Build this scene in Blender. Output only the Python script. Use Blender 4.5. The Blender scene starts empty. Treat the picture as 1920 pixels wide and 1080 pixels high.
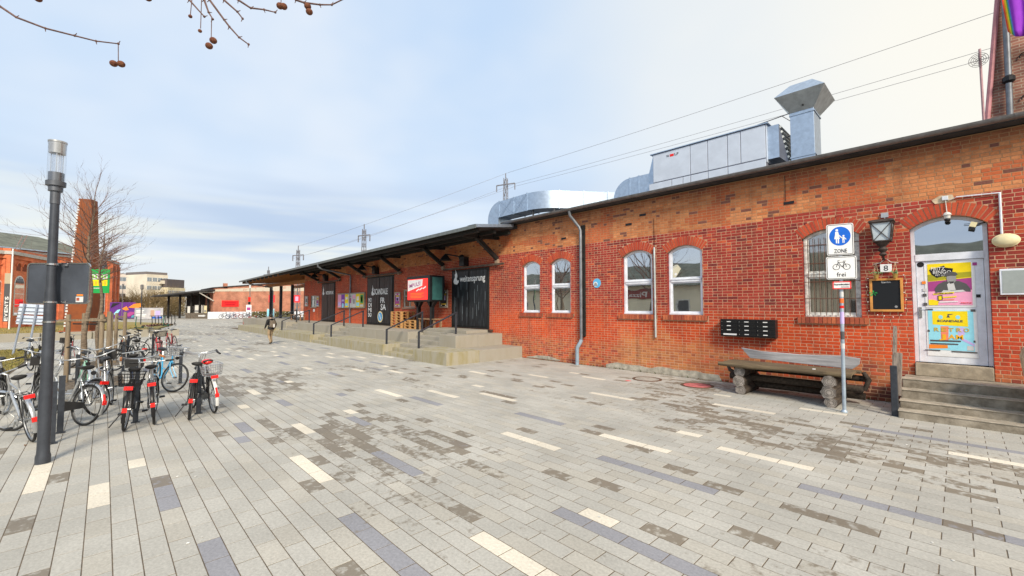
import bpy, math, random
from mathutils import Vector, Matrix
rnd = random.Random(7)
R = math.radians
scene = bpy.context.scene
col = scene.collection

# ------------------------------------------------------------------ camera
# world: X runs along the brick shed (to the right), Y towards it, Z up
CAM_H = 2.03
A = R(43.7)
fh = Vector((-math.cos(A), math.sin(A), 0))
pitch = math.atan(35 / 800)
cd = bpy.data.cameras.new('camera'); cam = bpy.data.objects.new('camera', cd); col.objects.link(cam)
cam.location = (0, 0, CAM_H)
fwd = fh * math.cos(pitch) + Vector((0, 0, 1)) * math.sin(pitch)
cam.rotation_euler = fwd.to_track_quat('-Z', 'Y').to_euler()
cd.sensor_width = 36; cd.lens = 15.0; cd.clip_start = 0.05; cd.clip_end = 3000
scene.camera = cam
right = Vector((math.sin(A), math.cos(A), 0))
upc = Vector((0, 0, 1)) * math.cos(pitch) - fh * math.sin(pitch)
def px_of(p):                       # where a point falls in the 1920 x 1080 picture (used to rank pieces by size)
    q = Vector(p) - cam.location; z = q.dot(fwd)
    if z < .1: return None
    return 960 + 800 * q.dot(right) / z, 540 - 800 * q.dot(upc) / z, z

# ------------------------------------------------------------------ light
SUN_DIR = Vector((0.70, -0.40, 0.59)).normalized()
sd = bpy.data.lights.new('sun', 'SUN'); sun = bpy.data.objects.new('sun', sd); col.objects.link(sun)
sd.energy = 2.6; sd.angle = R(14); sd.color = (1, .88, .70)
sun.rotation_euler = SUN_DIR.to_track_quat('Z', 'Y').to_euler()
sun.location = (20, -20, 30)

world = bpy.data.worlds.new('World'); scene.world = world; world.use_nodes = True
wn = world.node_tree; wn.nodes.clear()
def nd(t, kind, **kw):
    n = t.nodes.new(kind)
    for k, v in kw.items():
        if k == 'ins':
            for i, x in v.items(): n.inputs[i].default_value = x
        else: setattr(n, k, v)
    return n
def ramp(t, pts, interp='LINEAR'):
    n = t.nodes.new('ShaderNodeValToRGB'); cr = n.color_ramp; cr.interpolation = interp
    while len(cr.elements) < len(pts): cr.elements.new(.5)
    for e, (p, c) in zip(cr.elements, pts):
        e.position = p; e.color = (c, c, c, 1) if isinstance(c, (int, float)) else (*c, 1)
    return n
def mixc(t, f, a, b, blend='MIX'):
    n = t.nodes.new('ShaderNodeMix'); n.data_type = 'RGBA'; n.blend_type = blend; n.clamp_factor = True
    for s, v in ((0, f), (6, a), (7, b)):
        if hasattr(v, 'links'): t.links.new(v, n.inputs[s])
        elif isinstance(v, (int, float)): n.inputs[s].default_value = v
        else: n.inputs[s].default_value = (*v, 1)
    return n.outputs[2]
def mth(t, op, a, b=0., c=None):
    n = t.nodes.new('ShaderNodeMath'); n.operation = op
    for i, v in enumerate((a, b, c)):
        if v is None: continue
        if hasattr(v, 'links'): t.links.new(v, n.inputs[i])
        else: n.inputs[i].default_value = v
    return n.outputs[0]
tc = nd(wn, 'ShaderNodeTexCoord'); gen = tc.outputs['Generated']
sep = nd(wn, 'ShaderNodeSeparateXYZ'); wn.links.new(gen, sep.inputs[0]); zz = sep.outputs[2]
base = ramp(wn, [(0, (.84, .84, .80)), (.05, (.84, .85, .82)), (.13, (.68, .78, .90)), (.28, (.58, .735, .935)), (.6, (.56, .72, .94)), (1, (.56, .72, .94))])
wn.links.new(zz, base.inputs[0])
def wnoise(scale, sc, detail, rough=.55):
    m = nd(wn, 'ShaderNodeMapping'); m.inputs['Scale'].default_value = sc; m.inputs['Location'].default_value = (3.1, 1.7, .4)
    wn.links.new(gen, m.inputs[0])
    n = nd(wn, 'ShaderNodeTexNoise', ins={'Scale': scale, 'Detail': detail, 'Roughness': rough})
    wn.links.new(m.outputs[0], n.inputs['Vector']); return n.outputs[0]
nA = ramp(wn, [(.36, 0), (.66, 1)], 'EASE'); wn.links.new(wnoise(1.1, (1, 1, 1.8), 4), nA.inputs[0])       # white veils
nB = ramp(wn, [(.36, 0), (.62, 1)], 'EASE'); wn.links.new(wnoise(1.1, (1, 1, 8), 3), nB.inputs[0])       # low grey-blue banks
band = ramp(wn, [(.0, 0), (.07, .25), (.15, .8), (.21, .65), (.30, .1), (.4, 0)], 'EASE'); wn.links.new(zz, band.inputs[0])
c1 = mixc(wn, mth(wn, 'MULTIPLY', nA.outputs[0], .85), base.outputs[0], (.84, .89, .95))
c2 = mixc(wn, mth(wn, 'MULTIPLY', nB.outputs[0], band.outputs[0]), c1, (.44, .56, .76))
nC = ramp(wn, [(.5, 0), (.68, 1)], 'EASE'); wn.links.new(wnoise(1.5, (1, 1, 11), 3), nC.inputs[0])         # cream streaks low down
lowb = ramp(wn, [(.0, .7), (.09, .95), (.17, .4), (.28, 0)], 'EASE'); wn.links.new(zz, lowb.inputs[0])
c3 = mixc(wn, mth(wn, 'MULTIPLY', nC.outputs[0], lowb.outputs[0]), c2, (.96, .95, .82))
dp = nd(wn, 'ShaderNodeVectorMath', operation='DOT_PRODUCT'); wn.links.new(gen, dp.inputs[0]); dp.inputs[1].default_value = Vector((.55, .75, .37)).normalized()      # the bright cream veil of cloud over the shed
glow = ramp(wn, [(.25, 0), (.62, .6), (.9, 1)], 'EASE'); wn.links.new(dp.outputs['Value'], glow.inputs[0])
c4 = mixc(wn, glow.outputs[0], c3, (1.0, .965, .86))
sky = nd(wn, 'ShaderNodeTexSky'); sky.sky_type = 'NISHITA'; sky.sun_disc = False
sky.sun_elevation = math.asin(SUN_DIR.z); sky.sun_rotation = math.atan2(SUN_DIR.x, SUN_DIR.y)
bg1 = nd(wn, 'ShaderNodeBackground', ins={'Strength': .05}); wn.links.new(sky.outputs[0], bg1.inputs[0])
bg2 = nd(wn, 'ShaderNodeBackground', ins={'Strength': .60}); wn.links.new(c4, bg2.inputs[0])
ads = nd(wn, 'ShaderNodeMixShader', ins={0: .88}); wn.links.new(bg1.outputs[0], ads.inputs[1]); wn.links.new(bg2.outputs[0], ads.inputs[2])
wo = nd(wn, 'ShaderNodeOutputWorld'); wn.links.new(ads.outputs[0], wo.inputs[0])
vs = scene.view_settings; vs.view_transform = 'Standard'; vs.look = 'None'; vs.exposure = 0.9; vs.gamma = 1; vs.use_curve_mapping = False
scene.cycles.max_bounces = 6; scene.cycles.diffuse_bounces = 3; scene.cycles.transparent_max_bounces = 6

# ------------------------------------------------------------------ materials
MATS = {}
def principled(name):
    m = bpy.data.materials.new(name); m.use_nodes = True; t = m.node_tree
    return m, t, t.nodes['Principled BSDF']
def bump(t, b, h, strength, dist=.01):
    n = nd(t, 'ShaderNodeBump', ins={'Strength': strength, 'Distance': dist}); t.links.new(h, n.inputs['Height']); t.links.new(n.outputs[0], b.inputs['Normal'])
def mat(name, c, rough=.6, metal=0., var=.15, scale=5., bmp=0., bscale=40., spec=.4, c2=None, stretch=(1, 1, 1), lo=.38, hi=.66):
    if name in MATS: return MATS[name]
    m, t, b = principled(name)
    tcn = nd(t, 'ShaderNodeTexCoord'); mp = nd(t, 'ShaderNodeMapping'); mp.inputs['Scale'].default_value = stretch
    t.links.new(tcn.outputs['Object'], mp.inputs[0])
    n = nd(t, 'ShaderNodeTexNoise', ins={'Scale': scale, 'Detail': 7, 'Roughness': .62}); t.links.new(mp.outputs[0], n.inputs['Vector'])
    r = ramp(t, [(lo, 0), (hi, 1)]); t.links.new(n.outputs[0], r.inputs[0])
    a = tuple(x * (1 - var) for x in c); bb = tuple(min(1, x * (1 + var)) for x in c) if c2 is None else c2
    t.links.new(mixc(t, r.outputs[0], a, bb), b.inputs['Base Color'])
    b.inputs['Roughness'].default_value = rough; b.inputs['Metallic'].default_value = metal; b.inputs['Specular IOR Level'].default_value = spec
    if bmp:
        n2 = nd(t, 'ShaderNodeTexNoise', ins={'Scale': bscale, 'Detail': 5}); t.links.new(mp.outputs[0], n2.inputs['Vector']); bump(t, b, n2.outputs[0], bmp)
    MATS[name] = m; return m
def flat(name, c, rough=.5, spec=.3, metal=0):
    return mat(name, c, rough, metal, var=.05, scale=9, spec=spec)
def piece_mat(name, src, kind):
    """masonry pieces: colour comes with each piece (mesh attribute or object colour), alpha = how stained it is"""
    m, t, b = principled(name)
    if src == 'attr':
        a = nd(t, 'ShaderNodeAttribute', attribute_name='Col'); colr, alp = a.outputs['Color'], a.outputs['Alpha']
    else:
        a = nd(t, 'ShaderNodeObjectInfo'); colr, alp = a.outputs['Color'], a.outputs['Alpha']
    g = nd(t, 'ShaderNodeNewGeometry'); pos = g.outputs['Position']
    n1 = nd(t, 'ShaderNodeTexNoise', ins={'Scale': 38. if kind == 'paver' else 26., 'Detail': 8, 'Roughness': .7}); t.links.new(pos, n1.inputs['Vector'])
    r1 = ramp(t, [(.3, .78), (.7, 1.16)]); t.links.new(n1.outputs[0], r1.inputs[0])
    c = mixc(t, 1., colr, r1.outputs[0], 'MULTIPLY')
    if kind == 'paver':
        n2 = nd(t, 'ShaderNodeTexNoise', ins={'Scale': 10., 'Detail': 6, 'Roughness': .6}); t.links.new(pos, n2.inputs['Vector'])
        s = mth(t, 'ADD', n2.outputs[0], mth(t, 'MULTIPLY', mth(t, 'SUBTRACT', alp, .5), .62))
        rs = ramp(t, [(.50, 0), (.64, 1)]); t.links.new(s, rs.inputs[0])
        c = mixc(t, mth(t, 'MULTIPLY', rs.outputs[0], .9), c, (.185, .158, .122))
        t.links.new(mth(t, 'SUBTRACT', .78, mth(t, 'MULTIPLY', rs.outputs[0], .22)), b.inputs['Roughness'])
        n3 = nd(t, 'ShaderNodeTexNoise', ins={'Scale': .9, 'Detail': 4}); t.links.new(pos, n3.inputs['Vector'])
        r3 = ramp(t, [(.3, .86), (.7, 1.1)]); t.links.new(n3.outputs[0], r3.inputs[0]); c = mixc(t, 1., c, r3.outputs[0], 'MULTIPLY')
    else:
        n2 = nd(t, 'ShaderNodeTexNoise', ins={'Scale': 3.2, 'Detail': 7, 'Roughness': .65}); t.links.new(pos, n2.inputs['Vector'])
        rs = ramp(t, [(.5, 0), (.75, 1)]); t.links.new(n2.outputs[0], rs.inputs[0])
        c = mixc(t, mth(t, 'MULTIPLY', rs.outputs[0], .4), c, (.17, .035, .03))
        mp5 = nd(t, 'ShaderNodeMapping'); mp5.inputs['Scale'].default_value = (3.2, 3.2, .4); t.links.new(pos, mp5.inputs[0])      # rain streaks
        n5 = nd(t, 'ShaderNodeTexNoise', ins={'Scale': 1., 'Detail': 6, 'Roughness': .6}); t.links.new(mp5.outputs[0], n5.inputs['Vector'])
        r5 = ramp(t, [(.5, 0), (.74, 1)]); t.links.new(n5.outputs[0], r5.inputs[0])
        c = mixc(t, mth(t, 'MULTIPLY', r5.outputs[0], .5), c, (.10, .045, .035))
        b.inputs['Roughness'].default_value = .85
    t.links.new(c, b.inputs['Base Color']); b.inputs['Specular IOR Level'].default_value = .25
    n4 = nd(t, 'ShaderNodeTexNoise', ins={'Scale': 120., 'Detail': 4}); t.links.new(pos, n4.inputs['Vector']); bump(t, b, n4.outputs[0], .35, .006)
    return m
def glass_mat(name, base=(.02, .025, .03), refl=.6, tint=(.9, .95, 1)):
    m, t, b = principled(name)
    b.inputs['Base Color'].default_value = (*base, 1); b.inputs['Roughness'].default_value = .3
    gl = nd(t, 'ShaderNodeBsdfGlossy', ins={'Roughness': .015}); gl.inputs['Color'].default_value = (*tint, 1)
    fr = nd(t, 'ShaderNodeLayerWeight', ins={'Blend': .35})
    f = mth(t, 'ADD', mth(t, 'MULTIPLY', fr.outputs['Fresnel'], .5), refl)
    mx = nd(t, 'ShaderNodeMixShader'); t.links.new(f, mx.inputs[0]); t.links.new(b.outputs[0], mx.inputs[1]); t.links.new(gl.outputs[0], mx.inputs[2])
    t.links.new(mx.outputs[0], t.nodes['Material Output'].inputs[0])
    tcn = nd(t, 'ShaderNodeTexCoord'); n = nd(t, 'ShaderNodeTexNoise', ins={'Scale': 1.3, 'Detail': 1}); t.links.new(tcn.outputs['Object'], n.inputs['Vector'])
    bp = nd(t, 'ShaderNodeBump', ins={'Strength': .06, 'Distance': .05}); t.links.new(n.outputs[0], bp.inputs['Height']); t.links.new(bp.outputs[0], gl.inputs['Normal'])
    return m
def clear_mat(name, fac=.12):
    m, t, b = principled(name)
    tr = nd(t, 'ShaderNodeBsdfTransparent'); gl = nd(t, 'ShaderNodeBsdfGlossy', ins={'Roughness': .03})
    lw = nd(t, 'ShaderNodeLayerWeight', ins={'Blend': .4})
    mx = nd(t, 'ShaderNodeMixShader'); t.links.new(mth(t, 'ADD', mth(t, 'MULTIPLY', lw.outputs['Facing'], .4), fac), mx.inputs[0])
    t.links.new(tr.outputs[0], mx.inputs[1]); t.links.new(gl.outputs[0], mx.inputs[2]); t.links.new(mx.outputs[0], t.nodes['Material Output'].inputs[0])
    return m

M_BRICK = piece_mat('brick_joined', 'attr', 'brick'); M_BRICK_O = piece_mat('brick_single', 'obj', 'brick')
M_PAVER = piece_mat('paver_joined', 'attr', 'paver'); M_PAVER_O = piece_mat('paver_single', 'obj', 'paver')
M_MORTAR = mat('mortar', (.58, .37, .245), .9, var=.1, scale=.9, c2=(.46, .22, .12), bmp=.3, lo=.42, hi=.70)
def _old_lime(m):                    # the buff bricks above z = 4.2 were laid in a darker, older lime mortar
    t = m.node_tree; b = t.nodes['Principled BSDF']; src = b.inputs['Base Color'].links[0].from_socket
    g = nd(t, 'ShaderNodeNewGeometry'); s = nd(t, 'ShaderNodeSeparateXYZ'); t.links.new(g.outputs['Position'], s.inputs[0])
    t.links.new(mixc(t, mth(t, 'GREATER_THAN', s.outputs[2], 4.24), src, (.38, .215, .115)), b.inputs['Base Color'])
_old_lime(M_MORTAR)
M_JOINT = mat('joint_sand', (.125, .098, .07), .95, var=.35, scale=9)
M_WHITE = mat('white_paint', (.70, .735, .81), .45, var=.12, scale=4)
M_OLDWHITE = mat('weathered_white_paint', (.66, .66, .63), .6, var=.25, scale=14)
M_GLASS = glass_mat('window_glass')
M_CONC = mat('concrete', (.40, .375, .32), .85, var=.2, c2=(.29, .265, .21), stretch=(1.5, 1.5, .6), lo=.45, hi=.75, scale=1.6, bmp=.25, bscale=30)
M_CONC_MOSS = mat('mossy_concrete', (.40, .37, .29), .9, scale=2.6, bmp=.25, bscale=30, c2=(.26, .22, .08), stretch=(1.6, 1.6, .35), lo=.44, hi=.72)
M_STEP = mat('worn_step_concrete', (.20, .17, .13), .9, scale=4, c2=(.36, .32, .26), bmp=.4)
M_ANTH = mat('anthracite_steel', (.045, .052, .066), .42, metal=.3, var=.2, scale=12)
M_BLACK = mat('black_rubber', (.014, .014, .015), .6, var=.2)
M_BLKMET = mat('black_metal', (.02, .021, .024), .38, metal=.4, var=.2)
M_STEEL = mat('silver_steel', (.62, .63, .65), .25, metal=1, var=.1)
M_GALV = mat('galvanised_sheet', (.44, .53, .65), .4, metal=.85, var=.1, scale=7)
M_ZINC = mat('zinc_gutter', (.20, .195, .20), .5, metal=.6, var=.2, scale=6)
M_ROOF = mat('bitumen_roof', (.045, .045, .048), .85, var=.25, scale=3)
M_DARKWOOD = mat('black_stained_timber', (.018, .017, .016), .7, var=.3, scale=6)
M_OAKBEAM = mat('varnished_timber', (.42, .17, .05), .6, var=.3, scale=5, stretch=(1, 8, 8))
M_RED = flat('signal_red', (.75, .02, .015), .4); M_YEL = flat('yellow_print', (.88, .68, .01)); M_BLUE = flat('traffic_blue', (.01, .13, .62), .4)
M_SIGNW = flat('sign_white', (.80, .81, .82), .4); M_INK = flat('black_ink', (.015, .015, .018)); M_CREAM = flat('cream_paint', (.72, .64, .40))
M_ORANGE = flat('orange_print', (.85, .25, .03)); M_PINK = flat('pink_print', (.85, .38, .58)); M_MAG = flat('magenta_print', (.38, .06, .25)); M_CYAN = flat('light_blue_print', (.30, .70, .85)); M_GREY = flat('grey_print', (.30, .30, .31)); M_LGREY = flat('pale_grey_print', (.58, .59, .60)); M_DGREY = flat('dark_grey_print', (.09, .09, .095)); M_PURPLE = flat('purple_print', (.22, .04, .42)); M_GREEN = flat('green_print', (.02, .34, .08)); M_LIME = flat('lime_print', (.25, .55, .10)); M_OCHRE = flat('ochre_print', (.60, .42, .04)); M_LILAC = flat('lilac_print', (.55, .45, .80))

# ------------------------------------------------------------------ mesh building
ORG = {}
def link(o): col.objects.link(o); return o
def thing(name, label, cat, loc=(0, 0, 0), rz=0, group=None, kind=None):
    o = link(bpy.data.objects.new(name, None)); o.location = loc; o.rotation_euler = (0, 0, rz); o.empty_display_size = .2
    if label: o['label'] = label
    if cat: o['category'] = cat
    if group: o['group'] = group
    if kind: o['kind'] = kind
    ORG[o.name] = Vector(loc)
    return o
def tag(o, label=None, cat=None, group=None, kind=None):
    for k, v in (('label', label), ('category', cat), ('group', group), ('kind', kind)):
        if v: o[k] = v
    return o
def put(name, me, m=None, parent=None, loc=None, rot=None):
    o = link(bpy.data.objects.new(name, me))
    if m is not None:
        if not me.materials: me.materials.append(m)
        elif me.materials[0] != m:
            o.material_slots[0].link = 'OBJECT'; o.material_slots[0].material = m
    if parent is not None: o.parent = parent; ORG[o.name] = ORG.get(parent.name, Vector())
    if loc is not None: o.location = loc
    if rot is not None: o.rotation_euler = rot
    return o
class MB:
    def __init__(s): s.v = []; s.f = []; s.c = []; s.cur = None
    def add(s, vs, fs):
        b = len(s.v); s.v.extend([tuple(p) for p in vs])
        for f in fs:
            s.f.append([b + i for i in f])
            s.c.append(s.cur)
        return s
    def box(s, x0, x1, y0, y1, z0, z1):
        return s.add([(x0, y0, z0), (x1, y0, z0), (x1, y1, z0), (x0, y1, z0), (x0, y0, z1), (x1, y0, z1), (x1, y1, z1), (x0, y1, z1)],
                     [(3, 2, 1, 0), (4, 5, 6, 7), (0, 1, 5, 4), (1, 2, 6, 5), (2, 3, 7, 6), (3, 0, 4, 7)])
    def obox(s, c, size, m):          # box turned by a 3x3 matrix
        hx, hy, hz = (q / 2 for q in size); c = Vector(c)
        vs = [c + m @ Vector((x, y, z)) for z in (-hz, hz) for x, y in ((-hx, -hy), (hx, -hy), (hx, hy), (-hx, hy))]
        return s.add(vs, [(3, 2, 1, 0), (4, 5, 6, 7), (0, 1, 5, 4), (1, 2, 6, 5), (2, 3, 7, 6), (3, 0, 4, 7)])
    def bar(s, a, b, w, h=None, up=(0, 0, 1)):
        a, b = Vector(a), Vector(b); d = (b - a); L = d.length; d.normalize(); u = Vector(up)
        if abs(d.dot(u)) > .98: u = Vector((1, 0, 0))
        y = u.cross(d).normalized(); z = d.cross(y)
        return s.obox((a + b) / 2, (L, w, h or w), Matrix((d, y, z)).transposed())
    def prism(s, poly, y0, y1):       # outline in (x, z), pulled along y
        n = len(poly)
        return s.add([(x, y0, z) for x, z in poly] + [(x, y1, z) for x, z in poly],
                     [tuple(range(n)), tuple(range(2 * n - 1, n - 1, -1))] + [(i + n, (i + 1) % n + n, (i + 1) % n, i) for i in range(n)])
    def prismz(s, poly, z0, z1):      # outline in (x, y), pulled along z
        n = len(poly)
        return s.add([(x, y, z0) for x, y in poly] + [(x, y, z1) for x, y in poly],
                     [tuple(range(n - 1, -1, -1)), tuple(range(n, 2 * n))] + [(i, (i + 1) % n, (i + 1) % n + n, i + n) for i in range(n)])
    def prismx(s, poly, x0, x1):      # outline in (y, z), pulled along x
        n = len(poly)
        return s.add([(x0, y, z) for y, z in poly] + [(x1, y, z) for y, z in poly],
                     [tuple(range(n - 1, -1, -1)), tuple(range(n, 2 * n))] + [(i, (i + 1) % n, (i + 1) % n + n, i + n) for i in range(n)])
    def tube(s, pts, r, n=8, cap=True):
        pts = [Vector(p) for p in pts]; k = len(pts); rs = r if isinstance(r, (list, tuple)) else [r] * k
        b = len(s.v); prev = None; vs = []
        for i, p in enumerate(pts):
            d = (pts[min(i + 1, k - 1)] - pts[max(i - 1, 0)]).normalized()
            if prev is None:
                u = d.cross(Vector((0, 0, 1)))
                if u.length < .05: u = d.cross(Vector((1, 0, 0)))
            else: u = prev - d * prev.dot(d)
            u.normalize(); w = d.cross(u); prev = u
            vs += [p + (u * math.cos(q) + w * math.sin(q)) * rs[i] for q in (2 * math.pi * j / n for j in range(n))]
        fs = [(i * n + j, i * n + (j + 1) % n, (i + 1) * n + (j + 1) % n, (i + 1) * n + j) for i in range(k - 1) for j in range(n)]
        if cap: fs += [tuple(range(n - 1, -1, -1)), tuple(range((k - 1) * n, k * n))]
        return s.add(vs, fs)
    def lathe(s, prof, c=(0, 0, 0), n=20, axis='z'):
        k = len(prof); vs = []
        for r, h in prof:
            for j in range(n):
                q = 2 * math.pi * j / n; a, b2 = r * math.cos(q), r * math.sin(q)
                p = (a, b2, h) if axis == 'z' else ((a, h, b2) if axis == 'y' else (h, a, b2))
                vs.append((c[0] + p[0], c[1] + p[1], c[2] + p[2]))
        fs = [(i * n + j, i * n + (j + 1) % n, (i + 1) * n + (j + 1) % n, (i + 1) * n + j) for i in range(k - 1) for j in range(n)]
        fs += [tuple(range(n - 1, -1, -1)), tuple(range((k - 1) * n, k * n))]
        return s.add(vs, fs)
    def ball(s, c, r, n=10, sq=(1, 1, 1)):
        pr = [(max(.001, r * math.sin(math.pi * i / n)), -r * math.cos(math.pi * i / n)) for i in range(n + 1)]
        b = len(s.v); s.lathe(pr, (0, 0, 0), n + 2)
        for i in range(b, len(s.v)): x, y, z = s.v[i]; s.v[i] = (c[0] + x * sq[0], c[1] + y * sq[1], c[2] + z * sq[2])
        return s
    def torus(s, R0, r, c=(0, 0, 0), n=28, k=8, a0=0, a1=2 * math.pi, plane='xz'):
        full = abs(a1 - a0 - 2 * math.pi) < 1e-6
        pts = []
        for i in range(n if full else n + 1):
            q = a0 + (a1 - a0) * i / n; pts.append(q)
        vs = []
        for q in pts:
            for j in range(k):
                p = 2 * math.pi * j / k; rr = R0 + r * math.cos(p); o = r * math.sin(p)
                a, b = rr * math.cos(q), rr * math.sin(q)
                P = (a, o, b) if plane == 'xz' else (a, b, o)
                vs.append((c[0] + P[0], c[1] + P[1], c[2] + P[2]))
        m = len(pts); fs = [(i * k + j, ((i + 1) % m) * k + j, ((i + 1) % m) * k + (j + 1) % k, i * k + (j + 1) % k) for i in range(m if full else m - 1) for j in range(k)]
        return s.add(vs, fs)
    def mesh(s, name, smooth=None, off=None):
        me = bpy.data.meshes.new(name)
        vs = s.v if off is None or off.length == 0 else [(x - off.x, y - off.y, z - off.z) for x, y, z in s.v]
        me.from_pydata(vs, [], s.f)
        if any(c is not None for c in s.c):
            at = me.color_attributes.new('Col', 'FLOAT_COLOR', 'CORNER'); buf = []
            for f, c in zip(s.f, s.c): buf.extend(list(c) * len(f))
            at.data.foreach_set('color', buf)
        if smooth:
            me.polygons.foreach_set('use_smooth', [True] * len(me.polygons)); me.set_sharp_from_angle(angle=R(smooth))
        me.validate(); me.update(); return me
    def build(s, name, m, parent=None, world=True, smooth=None, bevel=0):
        off = ORG.get(parent.name) if (parent is not None and world) else None
        o = put(name, s.mesh(name, smooth, off), m, parent)
        if bevel:
            b = o.modifiers.new('bevel', 'BEVEL'); b.width = bevel; b.segments = 2; b.limit_method = 'ANGLE'
        return o
def circ(cx, cz, r, n=24, rz=None, a0=0):
    return [(cx + r * math.cos(a0 + 2 * math.pi * i / n), cz + (rz or r) * math.sin(a0 + 2 * math.pi * i / n)) for i in range(n)]
def rect(x0, x1, z0, z1): return [(x0, z0), (x1, z0), (x1, z1), (x0, z1)]
def rrect(x0, x1, z0, z1, r, n=5):
    o = []
    for cx, cz, a in ((x1 - r, z0 + r, -90), (x1 - r, z1 - r, 0), (x0 + r, z1 - r, 90), (x0 + r, z0 + r, 180)):
        o += [(cx + r * math.cos(R(a + 90 * i / n)), cz + r * math.sin(R(a + 90 * i / n))) for i in range(n + 1)]
    return o
TXT = {}
def text(s, x, y, z, size, m, parent, w=None, name='lettering', rotz=0, align='CENTER', ext=.002, bold=0, tilt=0):
    """letters standing upright, facing -Y (before rotz); z is the baseline, w squeezes or stretches to that width"""
    key = (s, align, bold)
    if key not in TXT:
        cu = bpy.data.curves.new('t', 'FONT'); cu.body = s; cu.align_x = align; cu.extrude = .5; cu.offset = bold; cu.resolution_u = 2
        ob = bpy.data.objects.new('t', cu); col.objects.link(ob)
        dg = bpy.context.evaluated_depsgraph_get(); me = bpy.data.meshes.new_from_object(ob.evaluated_get(dg))
        TXT[key] = [v.co.copy() for v in me.vertices], [list(p.vertices) for p in me.polygons]
        bpy.data.objects.remove(ob); bpy.data.curves.remove(cu); bpy.data.meshes.remove(me)
    vs, fs = TXT[key]
    if not vs: return None
    xs = [v.x for v in vs]; ww = (max(xs) - min(xs)) or 1; sx = (w / ww) if w else size
    rm = Matrix.Rotation(rotz, 3, 'Z'); out = []
    for v in vs:
        px, pz = v.x * sx, v.y * size
        px, pz = px * math.cos(tilt) - pz * math.sin(tilt), px * math.sin(tilt) + pz * math.cos(tilt)
        q = rm @ Vector((px, -v.z * ext * 2, pz)); out.append((x + q.x, y + q.y, z + q.z))
    mb = MB(); mb.add(out, fs)
    return mb.build(name, m, parent)
def plate(name, poly, y, m, parent, t=.003, x0=0):
    return MB().prism(poly, y - t, y).build(name, m, parent)
def hsh(i, j, k=0):
    n = (i * 374761393 + j * 668265263 + k * 2147483647 + 1013904223) & 0xffffffff
    n = ((n ^ (n >> 13)) * 1274126177) & 0xffffffff
    return ((n ^ (n >> 16)) & 0xffff) / 65535
def vn(x, y, k=0):
    i, j = math.floor(x), math.floor(y); u, v = x - i, y - j; u = u * u * (3 - 2 * u); v = v * v * (3 - 2 * v)
    return (hsh(i, j, k) * (1 - u) + hsh(i + 1, j, k) * u) * (1 - v) + (hsh(i, j + 1, k) * (1 - u) + hsh(i + 1, j + 1, k) * u) * v
def lerp(a, b, t): return tuple(p + (q - p) * t for p, q in zip(a, b))
# ------------------------------------------------------------------ ground and paving
g = MB().box(-900, 500, -700, 900, -.6, -.04).build('ground', mat('far_ground', (.20, .19, .17), .95, var=.3, scale=.15)); tag(g, 'bare ground of the yard and beyond', 'ground', kind='structure')
PW, PL, PGAP = .1745, .383, .0085
WHITE = [(-7.94, -.48, 3), (-6.65, .04, 2), (-7.26, .43, 1), (-6.07, 1.95, 3), (-2.8, 2.49, 4), (-2.46, 3.5, 1), (-4.98, 4.73, 3), (-3.63, 5.79, 3), (-2.95, 6.85, 1), (-2.21, 6.44, 3), (0, 8.51, 3), (-3.35, 9.28, 3), (-3.7, 10.36, 1), (-1.9, 10.09, 2), (-5.76, 8.37, 3), (-7.39, 10.1, 2), (-8.12, 10.48, 1), (-8.76, 9.36, 2), (-7.45, 6.52, 3), (-14.99, 4.92, 2), (-13.58, 5.88, 2), (-12.58, 6.59, 2), (-13.37, 6.98, 1), (-12.48, 3.65, 1), (-9.78, 4.99, 3), (-8.68, 5.86, 3), (-10.45, 8.49, 2), (-8.62, 6.92, 1), (-7.99, 3.6, 1), (-19.55, 5.27, 1), (-19.04, 6.09, 2), (-17.7, 6.66, 2), (-18.58, 7.15, 1), (-22.49, 6.79, 1), (-23.45, 6.17, 1), (-12.01, 2.65, 2), (-7.73, 2.55, 2), (-10.14, 2.05, 1)]
BLUE = [(-6.34, .63, 3), (-3.91, 1.71, 4), (-5.33, 2.76, 3), (-4.43, .73, 2), (-3.21, 4.98, 4), (-2.79, 3.32, 5), (-5.07, 3.78, 1), (-7.77, 3.38, 2), (-8.38, 1.83, 2), (-5.54, 5.7, 3), (-1.01, 5.71, 5), (-1.02, 9.25, 5), (-10.22, 2.82, 2), (-8.34, 5.01, 3), (-12.68, 3.45, 2), (-9.92, 4.03, 1), (-13.29, 5.06, 2), (-16.39, 5.84, 3), (-7.48, 1.53, 1), (-13.47, 6.52, 2)]
def in_groups(gl, x, j):
    for gx, gy, n in gl:
        if math.floor((gy + .06) / PW) == j and gx - .22 < x < gx - .22 + n * PL: return True
    return False
pav = thing('paved_square', 'grey block paving with scattered white and blue-grey blocks', 'paving', (0, 0, 0), kind='structure')
MB().box(-66, 6, -5.2, 12.15, -.06, -.0022).build('joint_bed', M_JOINT, pav)
pieces = []
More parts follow.
